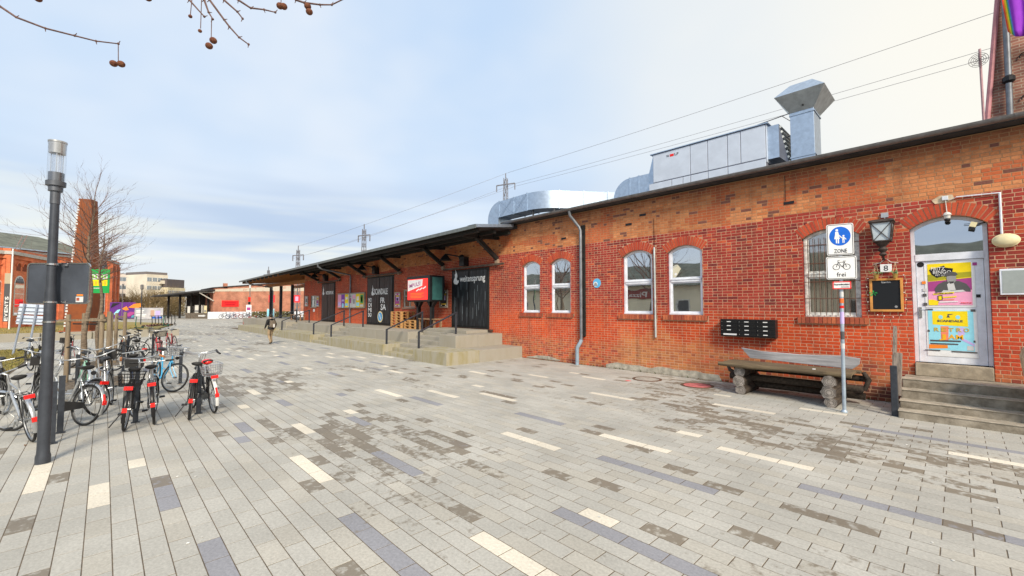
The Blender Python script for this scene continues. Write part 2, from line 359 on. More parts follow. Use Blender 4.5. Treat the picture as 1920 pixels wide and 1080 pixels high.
for j in range(-29, 70):
    y0 = -.06 + j * PW
    for i in range(-176, 17):
        x0 = -2.655 + (.19 if j % 2 else 0) + i * PL
        xc = x0 + PL / 2; yc = y0 + PW / 2
        if yc > 12.1 or xc > 5 or xc < -66 or yc < -5.1: continue
        if yc > 8.75 and -48 < xc < -12.6: continue                  # under the loading platform
        if -31 < xc < -19 and yc < -1.95: continue                   # verge
        if -17.2 < xc < -15.0 and -.75 < yc < .45: continue          # tree pits
        if -22.2 < xc < -20.2 and -.75 < yc < .45: continue
        h = hsh(i, j, 3)
        if in_groups(WHITE, xc, j): c = (.66, .615, .525)
        elif in_groups(BLUE, xc, j): c = (.265, .268, .295)
        elif xc < -15 and hsh(i // 2, j, 5) < .035: c = (.62, .58, .50)
        elif xc < -14 and hsh(i // 3, j, 6) < .04: c = (.265, .27, .295)
        else:
            k = .93 + .13 * h; c = (.405 * k, .397 * k, .367 * k)
            if hsh(i, j, 8) < .25: c = (c[0] * 1.015, c[1] * .995, c[2] * .965)
        wet = vn(xc * .42 + 11, yc * .8, 1); lowx = 1 if xc > -4.2 or yc > 2 else .6
        st = max(0, min(1, (wet - .33) * 1.75)) * lowx * (.25 + .75 * hsh(i, j, 9)) if c[0] < .5 else 0
        if c[0] < .5 and hsh(i, j, 12) < .035 and xc > -14: st = max(st, .75)
        if yc > 10.8: st = max(st, .35)
        pieces.append((x0, y0, (*c, st), (hsh(i, j, 10) - .5) * .002))
def area_px(pts):
    q = [px_of(p) for p in pts]
    if any(a is None for a in q): return 0
    cx = sum(a[0] for a in q) / len(q); cy = sum(a[1] for a in q) / len(q)
    if not (-10 < cx < 1930 and -10 < cy < 1090): return 0
    return abs(sum(q[k][0] * q[(k + 1) % len(q)][1] - q[(k + 1) % len(q)][0] * q[k][1] for k in range(len(q)))) / 2
rank = sorted(range(len(pieces)), key=lambda n: -area_px([(pieces[n][0], pieces[n][1], 0), (pieces[n][0] + PL, pieces[n][1], 0), (pieces[n][0] + PL, pieces[n][1] + PW, 0), (pieces[n][0], pieces[n][1] + PW, 0)]))
single = set(rank[:300])
def paver_block(mb, x0, y0, z, ch=.0015):
    x1, y1 = x0 + PL - PGAP, y0 + PW - PGAP + .001
    mb.add([(x0, y0, -.03), (x1, y0, -.03), (x1, y1, -.03), (x0, y1, -.03), (x0, y0, z - ch), (x1, y0, z - ch), (x1, y1, z - ch), (x0, y1, z - ch),
            (x0 + ch, y0 + ch, z), (x1 - ch, y0 + ch, z), (x1 - ch, y1 - ch, z), (x0 + ch, y1 - ch, z)],
           [(0, 1, 5, 4), (1, 2, 6, 5), (2, 3, 7, 6), (3, 0, 4, 7), (4, 5, 9, 8), (5, 6, 10, 9), (6, 7, 11, 10), (7, 4, 8, 11), (8, 9, 10, 11)])
pm = MB(); paver_block(pm, 0, 0, 0); pmesh = pm.mesh('paver')
rest = MB()
for n, (x0, y0, c, dz) in enumerate(pieces):
    if n in single:
        o = put('paver', pmesh, M_PAVER_O, pav, (x0, y0, dz), (dz * 1.2, dz * .6, 0)); o.color = c
    elif x0 > -26:
        rest.cur = c; paver_block(rest, x0, y0, dz)
    else:
        rest.cur = c; rest.add([(x0, y0, dz), (x0 + PL - PGAP, y0, dz), (x0 + PL - PGAP, y0 + PW - PGAP, dz), (x0, y0 + PW - PGAP, dz)], [(0, 1, 2, 3)])
o = rest.build('paving_field', M_PAVER, pav); o['kind'] = 'stuff'
# far end of the square, too far off to tell the blocks apart
m, t, b = principled('distant_paving'); MATS['distant_paving'] = m
gp = nd(t, 'ShaderNodeNewGeometry'); bt = nd(t, 'ShaderNodeTexBrick', ins={'Scale': 1., 'Mortar Size': .012, 'Brick Width': PL, 'Row Height': PW})
t.links.new(gp.outputs['Position'], bt.inputs['Vector'])
bt.inputs['Color1'].default_value = (.41, .40, .365, 1); bt.inputs['Color2'].default_value = (.36, .35, .32, 1); bt.inputs['Mortar'].default_value = (.2, .18, .15, 1)
vv = nd(t, 'ShaderNodeTexNoise', ins={'Scale': .55, 'Detail': 5}); t.links.new(gp.outputs['Position'], vv.inputs['Vector']); vr = ramp(t, [(.35, .8), (.7, 1.12)]); t.links.new(vv.outputs[0], vr.inputs[0])
t.links.new(mixc(t, 1., bt.outputs[0], vr.outputs[0], 'MULTIPLY'), b.inputs['Base Color']); b.inputs['Roughness'].default_value = .85
tag(MB().box(-135, -65.9, -2, 40, -.05, -.004).build('distant_pavement', m), 'pale far end of the square', 'paving', kind='structure')
tag(MB().box(-49, -37, -30, -2.6, -.05, -.002).build('footpath', MATS['distant_paving']), 'pale paved path crossing below the lawn', 'path', kind='structure')
# lawns
M_LAWN = mat('dry_lawn', (.30, .21, .075), .95, scale=.9, c2=(.20, .20, .06), var=.1, bmp=.5, bscale=25)
tag(MB().prismz([(-39, -14), (-38.4, 3.0), (-50, 3.6), (-60, 5.6), (-66, 5), (-74, 2), (-82, -4), (-80, -40), (-45, -40)], -.03, .10).build('lawn', M_LAWN), 'dry yellowish winter lawn', 'lawn', kind='structure')
tag(MB().prismz([(-30.5, -12), (-19.5, -12), (-19.5, -2.05), (-30.5, -2.05)], -.03, .02).build('grass_verge', mat('verge_grass', (.17, .17, .05), .95, scale=2., c2=(.26, .2, .08), bmp=.5)), 'grass verge beside the cycle stands', 'lawn', kind='structure')
def blades(n, f, h, name, c, c2, label):
    mb = MB(); q = random.Random(3)
    for _ in range(n):
        x, y, z = f(q); a = q.uniform(0, 6.28); w = q.uniform(.006, .014) * h / .06; hh = h * q.uniform(.5, 1.3); lx, ly = q.uniform(-.5, .5) * hh, q.uniform(-.5, .5) * hh
        mb.add([(x - math.cos(a) * w, y - math.sin(a) * w, z), (x + math.cos(a) * w, y + math.sin(a) * w, z), (x + lx, y + ly, z + hh)], [(0, 1, 2)])
    tag(mb.build(name, mat(name + '_blades', c, .9, c2=c2, scale=3)), label, 'grass', kind='stuff')
blades(9000, lambda q: (q.uniform(-30.4, -19.6), q.uniform(-6, -2.07), .02), .08, 'verge_grass', (.20, .19, .05), (.33, .26, .10), 'short rough grass on the verge by the bicycles')
blades(7000, lambda q: (q.uniform(-60, -39.2), q.uniform(-12, 2.4), .10), .11, 'lawn_grass', (.36, .26, .09), (.24, .22, .07), 'short straw-coloured grass on the lawn')
# low concrete wall along the lawn, in cast lengths
lw = thing('low_concrete_wall', 'low pale concrete wall holding up the dry lawn', 'wall', (-38, 0, 0))
for k in range(8):
    y1 = 3.9 - k * 2.2; xo = -38.1 + .12 * k
    MB().box(xo - .45, xo, y1 - 2.185, y1, -.03, .46).build('wall_block', M_CONC, lw, bevel=.012)
# gravel round the trees
def gravel(x0, x1, y0, y1, nm, lab):
    mb = MB(); q = random.Random(x0)
    mb.add([(x0, y0, -.02), (x1, y0, -.02), (x1, y1, -.02), (x0, y1, -.02)], [(0, 1, 2, 3)])
    for _ in range(1500):
        r = q.uniform(.012, .03); x, y = q.uniform(x0, x1), q.uniform(y0, y1); a = q.uniform(0, 3)
        mb.add([(x + r * math.cos(a + w), y + r * math.sin(a + w), -.02) for w in (0, 2.1, 4.2)] + [(x, y, -.02 + r * .8)], [(0, 1, 3), (1, 2, 3), (2, 0, 3)])
    tag(mb.build(nm, mat('grey_gravel', (.30, .29, .28), .9, var=.5, scale=30)), lab, 'gravel', kind='stuff')
gravel(-17.2, -15.0, -.75, .45, 'gravel', 'grey gravel round the staked tree beside the lamp'); gravel(-22.2, -20.2, -.75, .45, 'gravel', 'grey gravel round the farther staked tree')
# manhole covers
for x, y, c, lab in ((-6.10, 11.06, (.36, .34, .30), 'round manhole cover with pale concrete centre by the wall'), (-4.72, 11.1, (.52, .15, .15), 'round manhole cover sprayed pink near the log bench')):
    mh = thing('manhole_cover', lab, 'manhole', (x, y, 0), group='manhole covers by the wall')
    MB().lathe([(.40, -.03), (.40, .010), (.385, .012), (.33, .012), (.33, -.02)], (0, 0, 0), 36).build('ring', mat('rusty_iron', (.12, .065, .04), .8, var=.4, scale=8), mh, world=False)
    MB().lathe([(.325, -.03), (.325, .008), (.31, .010), (.001, .010)], (0, 0, 0), 36).build('lid', mat('manhole_lid_%d' % int(c[0] * 100), c, .85, var=.3, scale=7), mh, world=False)
tag(MB().prismz([(-6.42, 10.42), (-6.28, 10.40), (-6.25, 10.49), (-6.38, 10.52)], .002, .004).build('paint_mark', mat('pink_spray', (.8, .12, .12), .7)), 'small red sprayed mark on the paving by the manhole', 'paint mark')
# ------------------------------------------------------------------ the long brick shed
FY = 12.2                                                     # plane of its front
shed = thing('brick_shed', 'long red brick goods shed with canopy, arched windows and white door', 'building', (-18, FY, 0))
WL, WR, WT = -38.1, 3.4, 5.40
OPEN = [dict(x0=-12.17, x1=-11.20), dict(x0=-10.68, x1=-9.70), dict(x0=-7.56, x1=-6.50), dict(x0=-6.02, x1=-4.98), dict(x0=-2.58, x1=-1.50)]
for o in OPEN: o.update(z0=1.79, crown=3.83, rise=.19, kind='window')
OPEN[4]['crown'] = 3.86
OPEN.append(dict(x0=-.67, x1=.43, z0=.62, crown=3.86, rise=.21, kind='door'))
for o in OPEN:
    w = o['x1'] - o['x0']; s = o['rise']; o['r'] = (w * w / 4 + s * s) / (2 * s); o['xc'] = (o['x0'] + o['x1']) / 2; o['zc'] = o['crown'] - o['r']; o['spring'] = o['crown'] - s; o['T'] = .26
RECT = [(-16.98, -14.2, 1.05, 3.78), (-26.2, -22.72, .93, 3.9), (-34.1, -31.42, .93, 3.84), (-21.62, -20.39, 1.98, 2.96), (-36.5, -35.3, 1.99, 2.92)]
def arch_z(o, x): return o['zc'] + math.sqrt(max(0, o['r'] ** 2 - (x - o['xc']) ** 2))
def cuts(za, zb):
    zm = (za + zb) / 2; out = []
    for o in OPEN:
        if o['z0'] < zm <= o['spring'] + .02: out.append((o['x0'], o['x1']))
        if o['kind'] == 'window' and o['z0'] - .155 < zm <= o['z0']: out.append((o['x0'] - .14, o['x1'] + .14))
        if zm > o['spring'] - .02:
            R2 = o['r'] + o['T']; dz = zm - o['zc']
            # skewbacks lean outwards
            hh = math.sqrt(max(0, R2 * R2 - dz * dz)); sk = (o['x1'] - o['x0']) / 2 * (dz / (o['r'] - o['rise']))
            h2 = min(hh, sk)
            if dz < R2: out.append((o['xc'] - h2, o['xc'] + h2))
    for a, b, c, d in RECT:
        if c < zm < d: out.append((a, b))
    return out
def brick_col(x, z, i, j):
    r = hsh(i, j, 21); r2 = hsh(i, j, 22); n = vn(x * .5 + 40, z * .9, 2); n2 = vn(x * 1.6, z * 2.2, 4)
    if z > 4.23 + (.077 if vn(x * .45, 3.1, 9) > .55 else 0) - (.077 if x < -14 else 0):
        c = lerp((.52, .17, .062), (.66, .28, .12), r)
        if n2 > .58: c = lerp(c, (.50, .11, .042), .75)
        c = tuple(q * (.72 + .42 * vn(x * .8 + 3, z * 1.5, 14)) for q in c)
        if r2 < .05: c = (.20, .08, .06)
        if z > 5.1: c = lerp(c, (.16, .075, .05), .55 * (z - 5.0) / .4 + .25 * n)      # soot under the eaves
        return c
    c = lerp((.33, .040, .030), (.44, .060, .042), r)
    if r2 < .10: c = lerp(c, (.17, .03, .032), .8)
    elif r2 > .93: c = lerp(c, (.66, .13, .05), .7)
    hot = 0
    if x < -8: hot = max(0, min(1, (2.5 - z) / 1.0)) * (.55 + .7 * n)
    else: hot = max(0, min(1, (2.1 - z) / .7)) * (.35 + .9 * n) * (1 if z > .7 else .6)
    if x < -14: hot = .25 + .6 * max(0, min(1, (3 - z) / 2)) * n * 1.3
    c = lerp(c, lerp((.62, .070, .016), (.74, .11, .028), r), min(.9, hot * 1.15))
    c = tuple(q * (.74 + .34 * vn(x * 1.1 + 7, z * .7, 11)) for q in c)
    if z < .85:
        k = min(1, (1.0 - z) / .4) * (.45 + .6 * n2)
        c = lerp(c, ((.22, .075, .055), (.50, .22, .09), (.58, .13, .06), (.33, .13, .06))[int(r2 * 3.99)], k)
    kk = max(0, 1 - abs(x + 6.2) / 2.6) * max(0, min(1, (1.35 - z) / .5)); c = lerp(c, (.55, .24, .085), .75 * max(0, min(1, (kk * 1.3 + n2 - .85) * 3)) * (.4 + .6 * r))
    if z < .3 and x > -3: c = lerp(c, (.08, .04, .035), .6)
    return c
CH = .077
bl = []
for j in range(int(WT / CH)):
    za = j * CH; zb = za + .0655
    cs = sorted(cuts(za, zb)); x = WL + (.13 if j % 4 == 1 else 0); Lg = .255 if j % 2 else .125
    if j % 4 == 1: bl.append((WL, WL + .12, za, zb, -1, j))
    i = 0
    while x < WR:
        seg = [(x, min(x + Lg - .011, WR))]
        for a, b in cs:
            ns = []
            for p, q in seg:
                if q <= a or p >= b: ns.append((p, q)); continue
                if p < a - .03: ns.append((p, a - .004))
                if q > b + .03: ns.append((b + .004, q))
            seg = ns
        for p, q in seg: bl.append((p, q, za, zb, i, j))
        x += Lg + (.0 if Lg > .2 else .002) ; i += 1
# mortar backing with the openings left out
wb = MB(); X = WL
def quadw(x0, x1, z0, z1):
    if z1 - z0 > .001 and x1 - x0 > .001: wb.add([(x0, FY + .001, z0), (x1, FY + .001, z0), (x1, FY + .001, z1), (x0, FY + .001, z1)], [(0, 1, 2, 3)])
allo = sorted([(o['x0'], o['x1'], o['z0'], o) for o in OPEN] + [(a, b, c, d) for a, b, c, d in RECT], key=lambda q: q[0])
for a, b, c, d in allo:
    quadw(X, a, 0, WT); quadw(a, b, 0, c)
    if isinstance(d, dict):
        N = 16
        for k in range(N):
            xa = a + (b - a) * k / N; xb = a + (b - a) * (k + 1) / N; z1, z2 = arch_z(d, xa), arch_z(d, xb)
            wb.add([(xa, FY + .001, z1), (xb, FY + .001, z2), (xb, FY + .001, WT), (xa, FY + .001, WT)], [(0, 1, 2, 3)])
            wb.add([(xa, FY + .001, z1), (xb, FY + .001, z2), (xb, FY + .45, z2), (xa, FY + .45, z1)], [(0, 1, 2, 3)])
    else: quadw(a, b, d, WT)
    X = b
quadw(X, WR, 0, WT)
wb.box(WL, WL + .01, FY + .01, 24, 0, WT); wb.box(WR - .01, WR, FY + .01, 24, 0, WT); wb.box(WL, WR, 23.99, 24, 0, WT)
wall = wb.build('wall', M_MORTAR, shed)
def brick_block(mb, x0, x1, z0, z1, pr, yb=FY + .02, ch=.004):
    y = FY - pr
    mb.add([(x0, yb, z0), (x1, yb, z0), (x1, yb, z1), (x0, yb, z1), (x0, y + ch, z0), (x1, y + ch, z0), (x1, y + ch, z1), (x0, y + ch, z1),
            (x0 + ch, y, z0 + ch), (x1 - ch, y, z0 + ch), (x1 - ch, y, z1 - ch), (x0 + ch, y, z1 - ch)],
           [(0, 1, 5, 4), (1, 2, 6, 5), (2, 3, 7, 6), (3, 0, 4, 7), (4, 5, 9, 8), (5, 6, 10, 9), (6, 7, 11, 10), (7, 4, 8, 11), (8, 9, 10, 11)])
order = sorted(range(len(bl)), key=lambda n: -area_px([(bl[n][0], FY, bl[n][2]), (bl[n][1], FY, bl[n][2]), (bl[n][1], FY, bl[n][3]), (bl[n][0], FY, bl[n][3])]))
order = [n for n in order if not (bl[n][3] < .62 and bl[n][0] > -.9)]       # those behind the steps do not show
one = set(order[:300]); far = MB(); UB = {}
for n, (x0, x1, z0, z1, i, j) in enumerate(bl):
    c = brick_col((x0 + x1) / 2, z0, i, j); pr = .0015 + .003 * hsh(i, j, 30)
    if n in one:
        key = round(x1 - x0, 3)
        if key not in UB: q = MB(); brick_block(q, 0, x1 - x0, 0, z1 - z0, 0); q.v = [(a, b - FY, cc) for a, b, cc in q.v]; UB[key] = q.mesh('brick')
        o = put('brick', UB[key], M_BRICK_O, wall, (x0 + 18, -pr, z0)); o.color = (*c, 1)
    else:
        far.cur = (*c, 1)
        if x0 > -15: brick_block(far, x0, x1, z0, z1, pr)
        else: far.add([(x0, FY, z0), (x1, FY, z0), (x1, FY, z1), (x0, FY, z1), (x0 + .003, FY - pr, z0 + .003), (x1 - .003, FY - pr, z0 + .003), (x1 - .003, FY - pr, z1 - .003), (x0 + .003, FY - pr, z1 - .003)],
                      [(0, 1, 5, 4), (1, 2, 6, 5), (2, 3, 7, 6), (3, 0, 4, 7), (4, 5, 6, 7)])
o = far.build('brickwork', M_BRICK, wall); o['kind'] = 'stuff'
# arches, sills, windows
def arch_bricks(o, k):
    par = MB()
    n0 = 14
    th0 = math.asin((o['x1'] - o['x0']) / 2 / o['r'])
    pts = [(o['xc'] + (o['r'] + .004) * math.sin(-th0 + 2 * th0 * q / n0), o['zc'] + (o['r'] + .004) * math.cos(-th0 + 2 * th0 * q / n0)) for q in range(n0 + 1)]
    pts2 = [(o['xc'] + (o['r'] + o['T']) * math.sin(-th0 + 2 * th0 * q / n0), o['zc'] + (o['r'] + o['T']) * math.cos(-th0 + 2 * th0 * q / n0)) for q in range(n0 + 1)]
    for q in range(n0): par.add([(pts[q][0], FY + .003, pts[q][1]), (pts[q + 1][0], FY + .003, pts[q + 1][1]), (pts2[q + 1][0], FY + .003, pts2[q + 1][1]), (pts2[q][0], FY + .003, pts2[q][1])], [(0, 1, 2, 3)])
    pa = par.build('door_arch' if o['kind'] == 'door' else 'window_arch', M_MORTAR, shed)
    n = max(12, int(2 * th0 * (o['r'] + .13) / .077)); 
    for q in range(n):
        a0 = -th0 + 2 * th0 * (q + .12) / n; a1 = -th0 + 2 * th0 * (q + .88) / n; y = FY - .006 - .008 * hsh(q, k, 31); r0 = o['r']; r1 = o['r'] + o['T'] - .006
        P = [(o['xc'] + rr * math.sin(a), o['zc'] + rr * math.cos(a)) for rr, a in ((r0, a0), (r0, a1), (r1, a1), (r1, a0))]
        b = MB().prism(P, y, FY + .12).build('brick', M_BRICK_O, pa); h = hsh(q, k, 33)
        b.color = (*lerp((.40, .055, .032), (.56, .10, .042), h), 1)
def make_window(o, k):
    x0, x1, z0 = o['x0'], o['x1'], o['z0']; yf = FY + .10
    N = 14; F = .07
    # outer frame ring following the arch
    def outline(d):
        pts = [(x0 + d, z0 + d), (x1 - d, z0 + d)]
        r = o['r'] - d; th = math.asin(min(1, ((x1 - x0) / 2 - d) / r))
        return pts + [(o['xc'] + r * math.sin(th - 2 * th * q / N), o['zc'] + r * math.cos(th - 2 * th * q / N)) for q in range(N + 1)]
    A_, B_ = outline(.004), outline(F); n = len(A_); fr = MB()
    fr.add([(x, yf, z) for x, z in A_] + [(x, yf, z) for x, z in B_] + [(x, yf + .08, z) for x, z in B_] + [(x, yf + .08, z) for x, z in A_],
           [(i, (i + 1) % n, (i + 1) % n + n, i + n) for i in range(n)] + [(i + n, (i + 1) % n + n, (i + 1) % n + 2 * n, i + 2 * n) for i in range(n)] + [(i + 3 * n, (i + 1) % n + 3 * n, (i + 1) % n, i) for i in range(n)])
    zt = z0 + (1.02 if k < 4 else 1.0)                       # transom
    fr.box(x0 + F, x1 - F, yf - .015, yf + .08, zt - .055, zt + .055); fr.box(x0 + F - .01, x1 - F + .01, yf - .03, yf - .015, zt + .01, zt + .04)
    fr.box(x0 + .01, x1 - .01, yf - .03, yf + .05, z0 + .002, z0 + .05)
    wnd = fr.build('window', M_OLDWHITE if k == 4 else M_WHITE, shed, bevel=.006)
    for nm, za, zb in (('lower_sash', z0 + F, zt - .055), ('upper_sash', zt + .055, None)):
        s = MB(); d = .035
        if zb is not None:
            for a, b, c, e in ((x0 + F, x0 + F + d, za, zb), (x1 - F - d, x1 - F, za, zb), (x0 + F + d, x1 - F - d, za, za + d), (x0 + F + d, x1 - F - d, zb - d, zb)): s.box(a, b, yf + .015, yf + .06, c, e)
        else:
            zs = o['spring'] - .02
            s.box(x0 + F, x0 + F + d, yf + .015, yf + .06, za, zs); s.box(x1 - F - d, x1 - F, yf + .015, yf + .06, za, zs); s.box(x0 + F + d, x1 - F - d, yf + .015, yf + .06, za, za + d)
        s.build(nm, M_OLDWHITE if k == 4 else M_WHITE, wnd)
    clear = k == 4
    gm = M_GLASS if not clear else clear_mat('barred_window_glass', .30)
    MB().box(x0 + F, x1 - F, yf + .035, yf + .042, z0 + F, zt - .055).build('pane', gm, wnd)
    up = [p for p in outline(F)][2:]; poly = [(x0 + F, zt + .055), (x1 - F, zt + .055)] + up
    MB().prism(poly, yf + .035, yf + .042).build('pane', gm, wnd)
    # sill of bricks on edge
    sl = MB().box(x0 - .125, x1 + .125, FY - .03, FY + .10, z0 - .145, z0 - .012).build('window_sill', M_MORTAR, shed)
    nb = int((x1 - x0 + .26) / .079)
    for q in range(nb):
        xa = x0 - .13 + q * (x1 - x0 + .26) / nb
        b = MB().box(xa + .005, xa + (x1 - x0 + .26) / nb - .005, FY - .055 - .008 * hsh(q, k, 41), FY + .095, z0 - .15, z0 - .004).build('brick', M_BRICK_O, sl); b.color = (*lerp((.30, .06, .04), (.55, .16, .07), hsh(q, k, 42)), 1)
    # jambs: brick ends shown in the reveal
    jm = MB()
    for xs in (x0, x1):
        for q in range(int((o['spring'] - z0) / CH)):
            jm.cur = (*brick_col(xs, z0 + q * CH, q, k), 1); s = 1 if xs == x0 else -1
            jm.box(min(xs, xs - s * .008), max(xs, xs - s * .008), FY + .0, FY + .16, z0 + q * CH, z0 + q * CH + .066)
    jm.build('window_jamb', M_BRICK, shed)['kind'] = 'stuff'
    MB().box(x0 - .02, x1 + .02, FY + .9, FY + .92, z0 - .1, o['crown'] + .1).build('room_wall', mat('dim_room', (.20, .18, .15), .9), shed)
    return wnd
for k, o in enumerate(OPEN): arch_bricks(o, k)
wins = [make_window(o, k) for k, o in enumerate(OPEN[:5])]
# window 5: vertical blind behind and rusty bars in front
w5 = OPEN[4]; bl5 = thing('vertical_blind', 'pale vertical slat blind behind the barred window', 'blind', (w5['xc'], FY + .32, w5['z0']))
for q in range(13):
    xs = w5['x0'] + .07 + q * .077; MB().obox((xs, FY + .33, (w5['z0'] + 3.72) / 2 + .05), (.072, .004, 3.75 - w5['z0']), Matrix.Rotation(R(24 + 10 * hsh(q, 3)), 3, 'Z')).build('slat', mat('blind_fabric', (.52, .49, .40), .8, var=.2), bl5)
gr = thing('window_grille', 'thin rusty iron bars in front of the window behind the sign post', 'grille', (w5['xc'], FY + .05, w5['z0']))
M_RUST = mat('rusty_bar', (.13, .06, .04), .75, var=.3)
for q in range(9):
    x = w5['x0'] + .10 + q * (w5['x1'] - w5['x0'] - .2) / 8; MB().tube([(x, FY + .045, w5['z0'] + .03), (x, FY + .045, min(arch_z(w5, x) - .09, 3.66))], .007, 6).build('bar', M_RUST, gr)
for z in (2.22, 2.62, 3.06, 3.5): MB().box(w5['x0'] + .005, w5['x1'] - .005, FY + .035, FY + .041, z - .008, z + .008).build('cross_bar', M_RUST, gr)
# small marks in the windows
d = MB().lathe([(.038, 0), (.036, -.003), (.001, -.003)], (-5.82, FY + .133, 3.0), 16, 'y').build('sticker', M_SIGNW); tag(d, 'small round white sticker in the upper pane of a window', 'sticker')
# --- white entrance door
dO = OPEN[5]; yd = FY + .14
fr = MB(); N = 14
def outline_d(dd, zb):
    x0, x1 = dO['x0'], dO['x1']; r = dO['r'] - dd; th = math.asin(min(1, ((x1 - x0) / 2 - dd) / r))
    return [(x0 + dd, zb), (x1 - dd, zb)] + [(dO['xc'] + r * math.sin(th - 2 * th * q / N), dO['zc'] + r * math.cos(th - 2 * th * q / N)) for q in range(N + 1)]
A_, B_ = outline_d(.004, .87), outline_d(.065, .87); n = len(A_)
fr.add([(x, yd, z) for x, z in A_] + [(x, yd, z) for x, z in B_] + [(x, yd + .08, z) for x, z in B_], [(i, (i + 1) % n, (i + 1) % n + n, i + n) for i in range(1, n)] + [(i + n, (i + 1) % n + n, (i + 1) % n + 2 * n, i + 2 * n) for i in range(1, n)])
fr.box(dO['x0'] + .065, dO['x1'] - .065, yd - .01, yd + .08, 2.98, 3.12)
door = fr.build('door', M_WHITE, shed)
x0, x1 = dO['x0'] + .07, dO['x1'] - .07
MB().box(x0, x1, yd + .02, yd + .075, .875, 2.975).build('door_leaf', M_WHITE, door, bevel=.008)
MB().box(x0 + .12, x1 - .12, yd + .012, yd + .02, 2.02, 2.90).build('panel', flat('door_panel_white', (.76, .78, .80)), door, bevel=.006)
MB().box(x0 + .12, x1 - .12, yd + .012, yd + .02, 1.02, 1.96).build('panel', MATS['door_panel_white'], door, bevel=.006)
poly = [(dO['x0'] + .065, 3.12), (dO['x1'] - .065, 3.12)] + outline_d(.065, .8)[2:]
MB().prism(poly, yd + .03, yd + .04).build('pane', M_GLASS, door)
h = MB(); h.box(x0 + .02, x0 + .065, yd - .005, yd + .02, 1.80, 2.02); h.tube([(x0 + .045, yd, 1.96), (x0 + .045, yd - .06, 1.96), (x0 + .15, yd - .06, 1.96)], .011, 8); h.build('handle', M_STEEL, door)
MB().box(dO['x0'] + .01, dO['x1'] - .01, FY - .06, FY + .40, .62, .872).build('threshold', mat('stone_threshold', (.34, .29, .22), .9, var=.25, scale=5, bmp=.4), door, bevel=.01)
MB().box(dO['x0'] + .01, dO['x1'] - .01, yd + .0, yd + .06, .872, .888).build('kick_strip', M_BLKMET, door)
MB().lathe([(.055, 0), (.055, -.004), (.035, -.004), (.035, -.002)], (x0 + .07, yd + .02, 2.91), 20, 'y').build('ring_sticker', M_INK, door)
jd = MB()
for xs in (dO['x0'], dO['x1']):
    for q in range(int((dO['spring'] - .62) / CH)):
        jd.cur = (*brick_col(xs, .62 + q * CH, q, 77), 1); s = 1 if xs == dO['x0'] else -1
        jd.box(min(xs, xs - s * .008), max(xs, xs - s * .008), FY, FY + .2, .62 + q * CH, .62 + q * CH + .066)
jd.build('door_jamb', M_BRICK, shed)['kind'] = 'stuff'
# cement patch along the foot of the wall, vent holes and a missing brick
cp = [(-8.2, 0)] + [(-8.2 + q * .2, .10 + .13 * vn(q * .5, 1.3, 5) + (.05 if 8 < q < 16 else 0)) for q in range(19)] + [(-4.5, 0)]
MB().prism(cp, FY - .018, FY + .01).build('cement_patch', mat('grey_render', (.40, .37, .31), .95, var=.3, scale=6, bmp=.6), shed)
MB().prism([(-11.9, .03), (-10.2, .03), (-10.2, .07), (-10.8, .17), (-11.3, .15), (-11.9, .05)], FY - .016, FY + .01).build('cement_patch', MATS['grey_render'], shed)
for x, z in ((-10.0, 4.545), (-2.83, 4.60), (-6.8, 4.92), (-7.3, 4.69)):
    MB().box(x - .11, x + .11, FY - .012, FY + .01, z - .035, z + .035).build('vent_hole', M_INK, shed)
# main roof, gutter, fascia
rf = MB(); rf.add([(-13.2, 11.93, 5.545), (WR + .4, 11.93, 5.545), (WR + .4, 18.2, 6.05), (-13.2, 18.2, 6.05), (WR + .4, 24.4, 5.5), (-13.2, 24.4, 5.5)], [(0, 1, 2, 3), (3, 2, 4, 5)])
rf.add([(WL - .3, 12.0, 5.42), (-13.2, 12.0, 5.42), (-13.2, 18.2, 6.05), (WL - .3, 18.2, 6.05), (-13.2, 24.4, 5.5), (WL - .3, 24.4, 5.5)], [(0, 1, 2, 3), (3, 2, 4, 5)])
rf.box(-13.2, WR + .4, 11.93, 12.3, 5.42, 5.53)
roof = rf.build('roof', M_ROOF, shed)
gt = MB(); gp_ = [(11.80 + .085 * math.cos(a), 5.50 + .085 * math.sin(a)) for a in [math.pi + math.pi * q / 8 for q in range(9)]]
gt.prismx(gp_ + [(11.885, 5.52), (11.875, 5.52)] , -12.9, WR + .3)
gutter = gt.build('gutter', M_ZINC, shed, smooth=50)
for q in range(17): MB().prismx([(11.80 + .092 * math.cos(a), 5.50 + .092 * math.sin(a)) for a in [math.pi + math.pi * p / 8 for p in range(9)]], -12.5 + q * .95, -12.46 + q * .95).build('gutter_bracket', M_ZINC, gutter)
dp_ = MB(); dp_.tube([(-9.42, 11.8, 5.42), (-9.42, 11.85, 5.25), (-9.2, 12.07, 4.85), (-9.14, 12.08, 4.70), (-9.14, 12.08, .85)], .055, 12)
dpipe = dp_.build('downpipe', mat('zinc_pipe', (.19, .205, .23), .45, metal=.5, var=.2), shed, smooth=60)
MB().tube([(-9.14, 12.08, .87), (-9.16, 12.05, .78), (-9.25, 12.0, .62), (-9.26, 12.0, .5), (-9.26, 12.0, 0)], .066, 12).build('shoe', mat('blue_grey_pipe', (.25, .33, .41), .5, var=.15), dpipe, smooth=60)
for z in (4.6, 3.7, 2.0, 1.0): MB().box(-9.22, -9.06, 12.09, 12.2, z - .02, z + .02).build('pipe_clip', M_BLKMET, dpipe)
MB().box(-9.17, -9.02, 12.14, 12.196, 1.0, 4.9).build('pipe_backing', M_DARKWOOD, dpipe)
